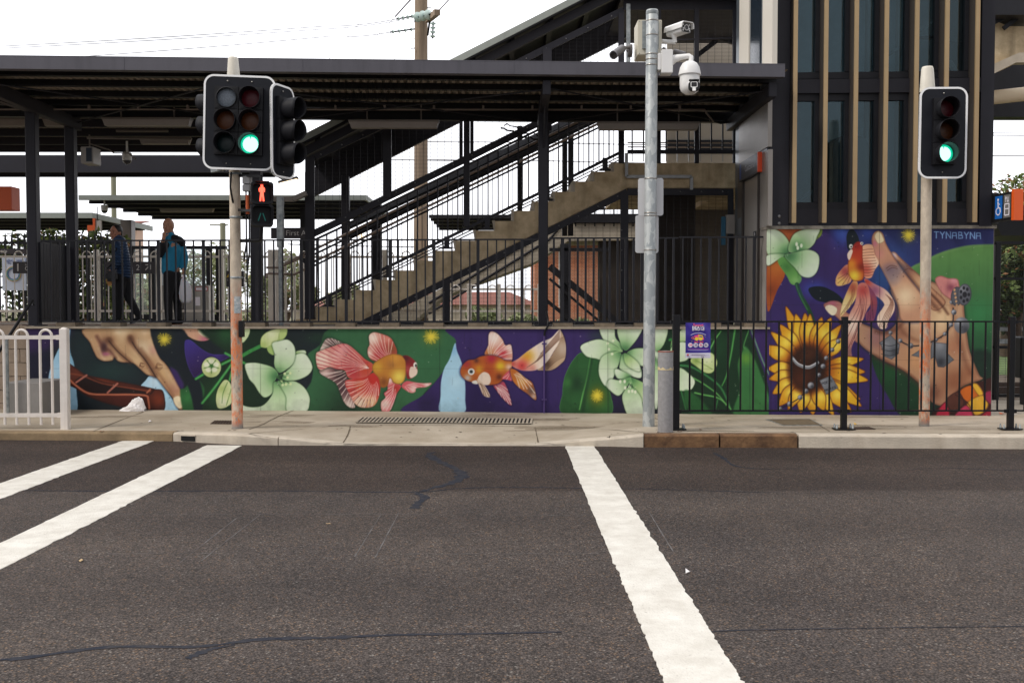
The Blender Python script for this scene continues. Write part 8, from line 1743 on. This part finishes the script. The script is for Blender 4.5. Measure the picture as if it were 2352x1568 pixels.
wire([J(22, 578, 30), J(500, 5, 30), J(700, -240, 30)], .006, 'thin stay wire slanting up at left above the canopy'); wire([J(262, 578, 30), J(660, 160, 30), J(900, -90, 30)], .006, 'thin stay wire slanting up toward the timber pole'); wire([J(628, 585, 30), J(845, 360, 30)], .005, 'faint short stay wire just left of the timber pole')
for v_, l in ((325, 'double overhead line crossing behind the stair screens'), (367, 'single overhead line lower behind the stair screens'), (567, 'low overhead line behind the lower stair railings')): wire([P(660, v_ - 6, 28), P(1240, v_ + 2, 28), P(1700, v_ + 8, 28)], .014, l, .03)
for v_, l in ((306, 'upper overhead line right of the lift tower'), (311, 'second overhead line right of the lift tower just below the upper'), (358, 'lowest thin overhead line right of the lift tower')): wire([P(2270, v_, 24), P(2500, v_ + 1, 24)], .012, l)
# distant green and grey poles
for u, v0, Y, w_, l in ((262, 396, 34, 6, 'grey timber pole rising behind the low canopy at left'), (511.5, 512, 34, 6.5, 'greenish pole far behind beside the orange stained signal pole')):
    b = MB(); x = P(u, 500, Y).x; b.tube([(x, Y, 0), (x, Y, P(u, v0, Y).z)], w_ / F * Y, 10); b.bar(P(u - 30, max(v0, 515) + 2, Y), P(u + 12, max(v0, 515) + 2, Y), .05, .05); tag(b.build('distant_pole', mat('greenish_pole', S(140, 140, 118), .9)), l, 'pole')

# ================================================================ right edge: stairs, canopy and yard beyond the tower
t_ = thing('footbridge', tuple(P(2400, 740, 19)), 'brown concrete footbridge stair and dark soffit high beyond the lift tower', 'footbridge')
H = lambda x, y, Y=19: P(2179.7 + x * .3296, y * .3296, Y)
b = MB(); p = [H(*q) for q in ((240, 250), (240, 190), (330, 150), (420, 185), (640, 185), (640, 360), (450, 388), (240, 480))]; b.prism([(q.x, 19, q.z) for q in p], (0, 1.6, 0)); b.build('stair_flight', STAIRC, t_)
b = MB(); p = [H(*q) for q in ((240, 480), (450, 388), (640, 380), (640, 450), (430, 455), (240, 550))]; b.prism([(q.x, 18.8, q.z) for q in p], (0, .2, 0)); b.build('edge_beam', CONC, t_)
b = MB(); a, c = H(240, -60, 18.6), H(680, 105, 18.6); b.box((a.x, 18.6, c.z), (c.x, 21, a.z)); b.bar(H(300, 160, 18.9), H(420, 100, 18.9), .06, .1); b.bar(H(380, 200, 18.9), H(520, 90, 18.9), .05, .08); b.build('roof', DK2, t_)
b = MB(); a, c = H(240, 440, 21), H(680, 815, 21); b.box((a.x, 21, c.z), (c.x, 21.4, a.z)); b.build('soffit_beam', DK2, t_)
b = MB(); b.tube([H(200, 700, 20), H(310, 680, 20), H(680, 640, 20)], .14, 12); b.build('cream_pipe', mat('cream_pipe', S(226, 206, 176), .6), t_)
b = MB(); b.cbox((H(640, 400, 21).x, 21.1, 0), (H(660, 400, 21).x, 21.3, 5), .01); b.build('column', DK2, t_)
far_canopy(2318, 2520, 471, 494, 17.5, 5, DK, 'dark canopy edge right of the wheelchair sign', (2480,))
b = MB(); b.prism([P(2300, 541, 17.6), P(2520, 541, 17.6), P(2520, 494, 17.6), P(2280, 494, 17.6)], (0, 3, 0)); tag(b.build('hanging_bulkhead', BLK), 'black bulkhead below the canopy at the right edge', 'bulkhead')
t_ = thing('yard_fence', tuple(P(2300, 920, 16.6)), 'fine dark mesh fence right of the lift tower in front of the tracks', 'fence')
Yy = 16.6; a, c = P(2240, 556, Yy), P(2560, 912, Yy); b = MB(); screen_mesh(b, [(a.x, c.z), (c.x, c.z), (c.x, a.z), (a.x, a.z)], Yy, .03, .12, .005); b.build('mesh_screen', WIRE, t_, fix=False)
for v_ in (558, 640, 777 + 20, 908): b = MB(); z_ = P(2300, v_, Yy).z; b.bar((a.x, Yy - .02, z_), (c.x, Yy - .02, z_), .05, .05); b.build('rail', BLK, t_)
for u in (2298 - 12, 2350 + 6, 2450): b = MB(); x = P(u, 800, Yy).x; b.cbox((x - .045, Yy - .06, .05), (x + .045, Yy + .03, a.z), .006); b.build('post', BLK, t_)
for nm, v0, v1, m, l, cat in (('guard_rail', 751, 760, GALV, 'upper pale horizontal guard rail behind the mesh fence', 'guard rail'), ('guard_rail', 778, 789, GALV, 'lower pale horizontal guard rail behind the mesh fence', 'guard rail')):
    a, c = P(2240, v0, 24), P(2560, v1, 24); b = MB(); b.box((a.x, 24, c.z), (c.x, 24.06, a.z)); b.box((a.x + 1, 24.06, 0), (a.x + 1.12, 24.16, a.z)); b.box((a.x + 3, 24.06, 0), (a.x + 3.12, 24.16, a.z)); tag(b.build(nm, m), l, cat)
a, c = P(2200, 801, 34), P(2650, 822, 34); b = MB(); b.box((a.x, 34, 0), (c.x, 34.3, a.z)); tag(b.build('low_brick_wall', BRK), 'low red brick wall beyond the tracks right of the tower', 'wall')
sheet('gravel', [(6.8, 16.8, -.02), (40, 16.8, -.02), (40, 24, -.02), (6.8, 24, -.02)], mat('ballast_gravel', S(126, 110, 92), .95, noise=(40, .6, 2), bump=(40, 1)))
sheet('grass', [(6.8, 24, -.015), (40, 24, -.015), (40, 34, -.015), (6.8, 34, -.015)], mat('mown_grass', S(96, 120, 56), .95, noise=(6, .4)))
for y, l in ((18.2, 'near rusty rail of the track right of the lift tower'), (19.3, 'far rusty rail of the track right of the lift tower')): b = MB(); b.box((5.5, y, .0), (40, y + .07, .15)); b.box((5.5, y - .04, .0), (40, y + .11, .03)); tag(b.build('track_rail', RUST), l, 'rail')
sheet('side_path', [(6.6, 13.6, .068), (40, 13.6, .068), (40, 16.5, .068), (6.6, 16.5, .068)], PAVE)
x = P(2345, 780, 15.6).x; t_ = thing('ticket_reader', (x, 15.6, .07), 'black box on a stand behind the right black fence post', 'machine'); b = MB(); b.cbox((x - .0, 15.6, .5), (x + .35, 15.9, P(2345, 773, 15.6).z), .02); b.build('box', BLK, t_); b = MB(); b.box((x + .1, 15.7, .06), (x + .2, 15.8, .5)); b.build('stand', BLK, t_)
# slatted screen between the two left canopy columns
t_ = thing('slatted_screen', (x80, 15.1, PZL), 'dark vertical slatted screen between the two left canopy columns', 'screen')
xa, ya, xb, yb = P(96, 650, 15.0).x, 15.0, P(164, 650, 16.2).x, 16.2
for i in range(11):
    f_ = i / 10; x, y = xa + (xb - xa) * f_, ya + (yb - ya) * f_; b = MB(); b.box((x - .012, y - .045, PZL + .06), (x + .012, y + .045, 2.58)); b.build('slat', DK2, t_)
for z_ in (1.4, 2.58): b = MB(); b.bar((xa, ya, z_), (xb, yb, z_), .03, .02); b.build('rail', DK2, t_)
# ================================================================ people: overlapping tapered volumes fused into one skin
def cap_(b, p, q, r1, r2, n=14):
    p, q = Vector(p), Vector(q); b.ball(tuple(p), r1, n, 8); b.ball(tuple(q), r2, n, 8); b.tube([p, q], [r1, r2], n)
def chain(b, pts):
    for (p, r1), (q, r2) in zip(pts, pts[1:]): cap_(b, p, q, r1, r2)
def fuse(b, name, m, parent, vox=.011, smooth=4):
    me = b.mesh('tmp', None); o = bpy.data.objects.new('tmp', me); COL.objects.link(o)
    rm = o.modifiers.new('r', 'REMESH'); rm.mode = 'VOXEL'; rm.voxel_size = vox; rm.use_smooth_shade = True
    sm = o.modifiers.new('s', 'SMOOTH'); sm.iterations = smooth; sm.factor = .5
    bpy.context.view_layer.update(); out = bpy.data.meshes.new_from_object(o.evaluated_get(bpy.context.evaluated_depsgraph_get())); bpy.data.objects.remove(o); bpy.data.meshes.remove(me)
    org = Vector((0, 0, 0)); q = parent
    while q is not None: org = org + ORG.get(q.name, Vector((0, 0, 0))); q = q.parent
    out.transform(Matrix.Translation(-org)); out.materials.clear(); out.materials.append(m); out.name = name; return place(name, out, parent)
SKIN = mat('skin', S(178, 128, 100), .5, noise=(12, .12)); SKIN2 = mat('skin_warm', S(176, 122, 98), .5, noise=(12, .12)); BLACKC = mat('black_cloth', S(26, 26, 30), .9, noise=(9, .3)); HAIR = mat('dark_hair', S(30, 26, 26), .5, noise=(40, .4, 2), stretch=(1, 1, .3))
EYEW = mat('eye_white', S(210, 200, 190), .3); EYEB = mat('eye_dark', S(20, 14, 12), .2)
def head(b, c, r, yaw, sc=1.0):
    """head: skull, jaw, nose, brow, lips, ears; yaw 0 looks to -Y (the camera)"""
    M_ = Matrix.Translation(c) @ Matrix.Rotation(yaw, 4, 'Z'); old = b.M; b.M = M_
    b.ball((0, .01, .02), r, 20, 14, (.78, .98, 1.0)); b.ball((0, -.018, -.05), r * .74, 18, 12, (.84, .9, 1.0)); b.ball((0, -.052, -.098), r * .3, 12, 8, (1.2, .8, .7))
    cap_(b, (0, -.098, .012), (0, -.118, -.026), .010, .0165); b.ball((-.013, -.106, -.030), .010, 8, 6); b.ball((.013, -.106, -.030), .010, 8, 6)
    b.ball((0, -.096, -.060), .02, 10, 6, (1.2, .6, .42)); b.ball((0, -.094, -.070), .018, 10, 6, (1.1, .6, .4))
    for s_ in (-1, 1):
        b.ball((s_ * .034, -.082, .030), .02, 10, 6, (1.3, .6, .4)); b.ball((s_ * .043, -.068, -.028), .026, 10, 6, (.9, .7, .8)); b.ball((s_ * .083, .012, -.012), .026, 10, 8, (.35, .65, 1.1)); b.ball((s_ * .034, -.078, .006), .0155, 10, 6, (1, .6, .7))
    b.M = old
def eyes(c, yaw, parent):
    M_ = Matrix.Translation(c) @ Matrix.Rotation(yaw, 4, 'Z'); b = MB(M_)
    for s_ in (-1, 1): b.ball((s_ * .033, -.0835, .006), .0085, 10, 8, (1.15, .7, .55))
    b.build('eyes', EYEB, parent); b = MB(M_)
    for s_ in (-1, 1): b.bar((s_ * .018, -.096, .026), (s_ * .05, -.086, .028), .006, .005)
    b.build('eyebrows', HAIR, parent)
def hand(b, w_, d, side, curl=.6, spread=Vector((0, 1, 0)), r=.0095):
    """palm at w_, pointing along d; four unequal bent fingers and a thumb from the side"""
    d = Vector(d).normalized(); s_ = Vector(spread).normalized(); n = d.cross(s_) * side
    for i in range(-1, 2): cap_(b, w_ + s_ * .014 * i, w_ + d * .075 + s_ * .018 * i, .016, .015, 10)
    for i, L in enumerate((.062, .072, .068, .052)):
        p = w_ + d * .082 + s_ * (.031 - .0205 * i); q = p + d * L * .5 + n * L * .25 * curl; e = q + d * L * .35 * (1 - curl) + n * L * .5 * curl
        cap_(b, p, q, r, r * .92, 8); cap_(b, q, e, r * .92, r * .8, 8)
    p = w_ + d * .02 + s_ * .032; q = p + s_ * .026 + d * .03 + n * .012; cap_(b, p, q, .0125, .011, 8); cap_(b, q, q + d * .028 + n * .014, .011, .009, 8)

# ---- man in the teal jacket, hand to his face, carrier bag in the other hand
Ym = 16.35; pm = lambda u, v, Y=Ym: P(u, v, Y)
foot = pm(396, 741); man = thing('person', (foot.x, Ym, PZL), 'bald man in a teal jacket holding a white carrier bag, hand raised to his mouth', 'person')
hc = pm(386.5, 520); yaw = R(-6)
b = MB(); head(b, hc, .112, yaw)
neck = pm(392, 538, Ym + .02); cap_(b, hc + Vector((.012, .02, -.07)), neck + Vector((.01, .01, -.04)), .058, .068)
chest = pm(397, 566, Ym); hip = pm(395, 634, Ym)
cap_(b, chest, hip, .12, .12)
elR, haR = pm(368, 583, Ym - .16), pm(376, 546, Ym - .27); shR, shL = pm(382, 554, Ym - .1), pm(415, 556, Ym + .12)
elL, haL = pm(424, 592, Ym + .10), pm(421.5, 621, Ym - .0)
chain(b, [(shR, .05), (elR, .042), (haR, .028)]); hand(b, haR, pm(377, 534, Ym - .22) - haR, 1, .75, (.9, -.2, .2))
chain(b, [(shL, .05), (elL, .042), (haL, .028)]); hand(b, haL, (0, -.05, -1), 1, .85, (.2, -1, 0))
fL, fR = pm(388, 735, Ym - .06), pm(410, 735, Ym + .12); kL, kR = pm(386, 686, Ym - .08), pm(407, 686, Ym + .1)
for h_, k_, f_ in ((pm(390, 640, Ym - .08), kL, fL), (pm(402, 640, Ym + .09), kR, fR)): chain(b, [(h_, .085), (k_, .055), (f_ + Vector((0, 0, .04)), .04)])
body = fuse(b, 'body', SKIN, man, .0085, 2); eyes(hc, yaw, man)
TEAL = mat('teal_jacket', S(18, 128, 166), .7, noise=(7, .2), bump=(14, .6)); 
b = MB(); tor = [(pm(397, 552, Ym + .01), .105), (pm(398, 575), .128), (pm(396, 606), .125), (pm(392, 620, Ym - .02), .125)]
chain(b, tor); cap_(b, pm(386, 551, Ym - .06), pm(411, 553, Ym + .1), .075, .078); cap_(b, pm(384, 585, Ym - .05), pm(383, 622, Ym - .05), .09, .085); cap_(b, pm(403, 606, Ym + .04), pm(398, 618, Ym + .04), .10, .08)
chain(b, [(pm(413, 556, Ym + .11), .078), (pm(424, 592, Ym + .10), .064), (pm(422, 616, Ym + .03), .048)]); chain(b, [(pm(384, 556, Ym - .1), .07), (elR, .06), (pm(373, 560, Ym - .23), .048)])
cap_(b, pm(390, 541, Ym), pm(393, 548, Ym), .075, .09); fuse(b, 'jacket', TEAL, man, .012, 5)
b = MB(); cap_(b, pm(402, 549, Ym - .04), pm(416, 557, Ym + .06), .077, .076); b2 = b; fuse(b, 'shoulder_panel', BLACKC, man, .012, 4)
b = MB(); chain(b, [(pm(381, 560, Ym - .12), .069), (elR, .0635), (pm(373, 562, Ym - .235), .053)]); fuse(b, 'dark_sleeve', BLACKC, man, .012, 4)
b = MB()
for h_, k_, f_, s_ in ((pm(390, 632, Ym - .07), kL, fL, 1), (pm(402, 632, Ym + .08), kR, fR, 1)): chain(b, [(h_, .105), (k_, .074), (f_ + Vector((0, 0, .03)), .062)])
cap_(b, pm(393, 628, Ym), pm(398, 632, Ym), .12, .12); fuse(b, 'trousers', BLACKC, man, .012, 5)
for f_, dx in ((fL, -.05), (fR, -.02)):
    b = MB(); cap_(b, Vector((f_.x + .03, f_.y + .03, PZL + .045)), Vector((f_.x + dx - .08, f_.y - .12, PZL + .035)), .045, .036); fuse(b, 'shoe', BLACKC, man, .01, 2)
# carrier bag hanging from his hand
hz = haL.z - .09; bt = thing('carrier_bag', (haL.x, Ym, hz - .45), 'translucent white plastic carrier bag held by the bald man', 'bag')
b = MB(); n1, n2 = 18, 24; vs = []; rg = random.Random(2)
for i in range(n1):
    t = i / (n1 - 1); z_ = hz - .04 - .40 * t; wx = np.interp(t, [0, .12, .3, .6, .9, 1], [.02, .055, .085, .105, .10, .07]); wy = wx * .62; cx = haL.x + .055 * np.interp(t, [0, .3, 1], [0, .7, 1])
    for j in range(n2):
        a = 2 * math.pi * j / n2; f_ = 1 + .07 * math.sin(5 * a + 5 * t) + rg.uniform(-.03, .03); vs.append((cx + wx * f_ * math.cos(a), Ym - .04 + wy * f_ * math.sin(a), z_ + rg.uniform(-.004, .004)))
b.add(vs, [(i * n2 + j, i * n2 + (j + 1) % n2, (i + 1) * n2 + (j + 1) % n2, (i + 1) * n2 + j) for i in range(n1 - 1) for j in range(n2)] + [tuple((n1 - 1) * n2 + j for j in range(n2))], True)
BAGM = mat('thin_white_plastic', S(226, 224, 230), .35); BAGM.node_tree.nodes['Principled BSDF'].inputs['Subsurface Weight'].default_value = .2; b.build('bag', BAGM, bt)
b = MB(); b.tube([(haL.x - .004, Ym - .03, hz + .03), (haL.x + .01, Ym - .03, hz - .05)], [.008, .022], 8); b.tube([(haL.x + .02, Ym - .05, hz + .03), (haL.x + .045, Ym - .05, hz - .08), (haL.x + .09, Ym - .05, hz - .16)], [.007, .014, .02], 8); b.build('handle', BAGM, bt)
b = MB(); b.box((haL.x + .0 - .01, Ym - .08, hz - .43), (haL.x + .13, Ym + .01, hz - .30)); b.build('contents', mat('tan_container', S(196, 176, 150), .6), bt, bevel=.01)

# ---- woman in the navy padded jacket, walking to the left
Yw_ = 16.5; pw_ = lambda u, v, Y=Yw_: P(u, v, Y)
wm = thing('person', (pw_(280, 741).x, Yw_, PZL), 'woman with dark tied back hair in a navy padded jacket walking left', 'person')
hc = pw_(265.5, 534); yaw = R(-20); b = MB(); head(b, hc, .103, yaw)
cap_(b, hc + Vector((.03, .02, -.06)), pw_(273, 552), .05, .06); cap_(b, pw_(276, 575), pw_(282, 632), .11, .11)
shf, shb = pw_(268, 563, Yw_ - .16), pw_(280, 562, Yw_ + .14); elf, hf = pw_(272, 600, Yw_ - .2), pw_(253, 624, Yw_ - .2); elb, hb = pw_(290, 602, Yw_ + .16), pw_(262, 628, Yw_ + .05)
chain(b, [(shf, .045), (elf, .038), (hf, .026)]); hand(b, hf, (-.5, -.1, -.8), 1, .7, (0, -1, 0)); chain(b, [(shb, .045), (elb, .038), (hb, .026)]); hand(b, hb, (-.6, -.2, -.6), 1, .7, (0, -1, 0))
legs = (((pw_(277, 640, Yw_ - .06), .085), (pw_(271, 686, Yw_ - .06), .055), (pw_(272, 729, Yw_ - .06), .036)), ((pw_(287, 640, Yw_ + .07), .085), (pw_(296, 684, Yw_ + .07), .055), (pw_(317, 722, Yw_ + .07), .036)))
for L in legs: chain(b, L)
fuse(b, 'body', SKIN2, wm, .0085, 2); eyes(hc, yaw, wm)
NAVY = mat('navy_padded_jacket', S(34, 62, 98), .45, noise=(6, .2)); n = NAVY.node_tree; bs = n.nodes['Principled BSDF']; tcx = n.nodes.new('ShaderNodeTexCoord'); wv = n.nodes.new('ShaderNodeTexWave'); wv.bands_direction = 'Z'; wv.inputs['Scale'].default_value = 7; wv.inputs['Distortion'].default_value = 1.2; bb = n.nodes.new('ShaderNodeBump'); bb.inputs['Strength'].default_value = .9; bb.inputs['Distance'].default_value = .02
n.links.new(tcx.outputs['Object'], wv.inputs['Vector']); n.links.new(wv.outputs['Fac'], bb.inputs['Height']); n.links.new(bb.outputs['Normal'], bs.inputs['Normal'])
b = MB(); chain(b, [(pw_(274, 558), .12), (pw_(278, 585), .138), (pw_(283, 612), .142), (pw_(285, 628), .14)]); cap_(b, pw_(270, 562, Yw_ - .12), pw_(279, 562, Yw_ + .12), .08, .08); cap_(b, pw_(269, 548), pw_(271, 554), .078, .085)
chain(b, [(shf, .075), (elf, .066), (pw_(259, 617, Yw_ - .2), .048)]); chain(b, [(shb, .075), (elb, .066), (pw_(268, 622, Yw_ + .06), .048)]); fuse(b, 'jacket', NAVY, wm, .012, 4)
b = MB()
for L in legs: chain(b, [(L[0][0], .105), (L[1][0], .074), (L[2][0] + Vector((0, 0, .0)), .052)])
cap_(b, pw_(281, 632), pw_(283, 636), .13, .13); fuse(b, 'trousers', BLACKC, wm, .012, 4)
M_ = Matrix.Translation(hc) @ Matrix.Rotation(yaw, 4, 'Z'); b = MB(M_); b.ball((0, .028, .036), .108, 20, 14, (.84, .98, .92)); b.ball((0, .07, -.02), .07, 14, 10, (1, .8, 1.1)); b.ball((0, .115, -.035), .038, 12, 8); b.ball((-.06, .02, .01), .045, 10, 8, (.6, 1, 1)); b.ball((.06, .02, .01), .045, 10, 8, (.6, 1, 1)); fuse(b, 'hair', HAIR, wm, .009, 2)
SOLE = mat('grey_sole', S(120, 118, 120), .6)
for c_, t_, nm in ((pw_(272, 733, Yw_ - .06), pw_(251, 739, Yw_ - .1), 0), (pw_(319, 731, Yw_ + .07), pw_(302, 742, Yw_ + .05), 1)):
    b = MB(); c2 = Vector(c_); t2_ = Vector(t_); c2.z = max(c2.z, PZL + .045); t2_.z = PZL + .036; cap_(b, c2, t2_, .042, .032); cap_(b, c2, c2 + Vector((0, 0, .05)), .04, .036); sh = fuse(b, 'shoe', BLACKC, wm, .009, 2)
    b = MB(); d = (t2_ - c2).normalized(); b.bar(c2 - d * .04 - Vector((0, 0, .036)), t2_ + d * .03 - Vector((0, 0, .029)), .07, .014); b.build('sole', SOLE, sh)
# her shoulder bag and folded paper
b = MB(); a = pw_(257, 632, Yw_ - .24); b.box((a.x - .10, Yw_ - .32, a.z - .10), (a.x + .10, Yw_ - .22, a.z + .07)); bg_ = thing('handbag', tuple(a), 'black handbag carried in front by the walking woman', 'bag'); b.build('bag', mat('black_leather', S(24, 24, 28), .35), bg_, bevel=.04)
b = MB(); b.tube([a + Vector((-.08, .0, .1)), pw_(262, 600, Yw_ - .18), pw_(268, 570, Yw_ - .25)], .012, 8); b.build('strap', BLK, bg_)
b = MB(); b.bar(pw_(249, 640, Yw_ - .2), pw_(256, 655, Yw_ - .18), .04, .09, (1, 0, 0)); tag(b.build('paper_packet', mat('tan_paper', S(214, 160, 100), .6)), 'small tan packet held low in the walking woman\'s hand', 'packet')
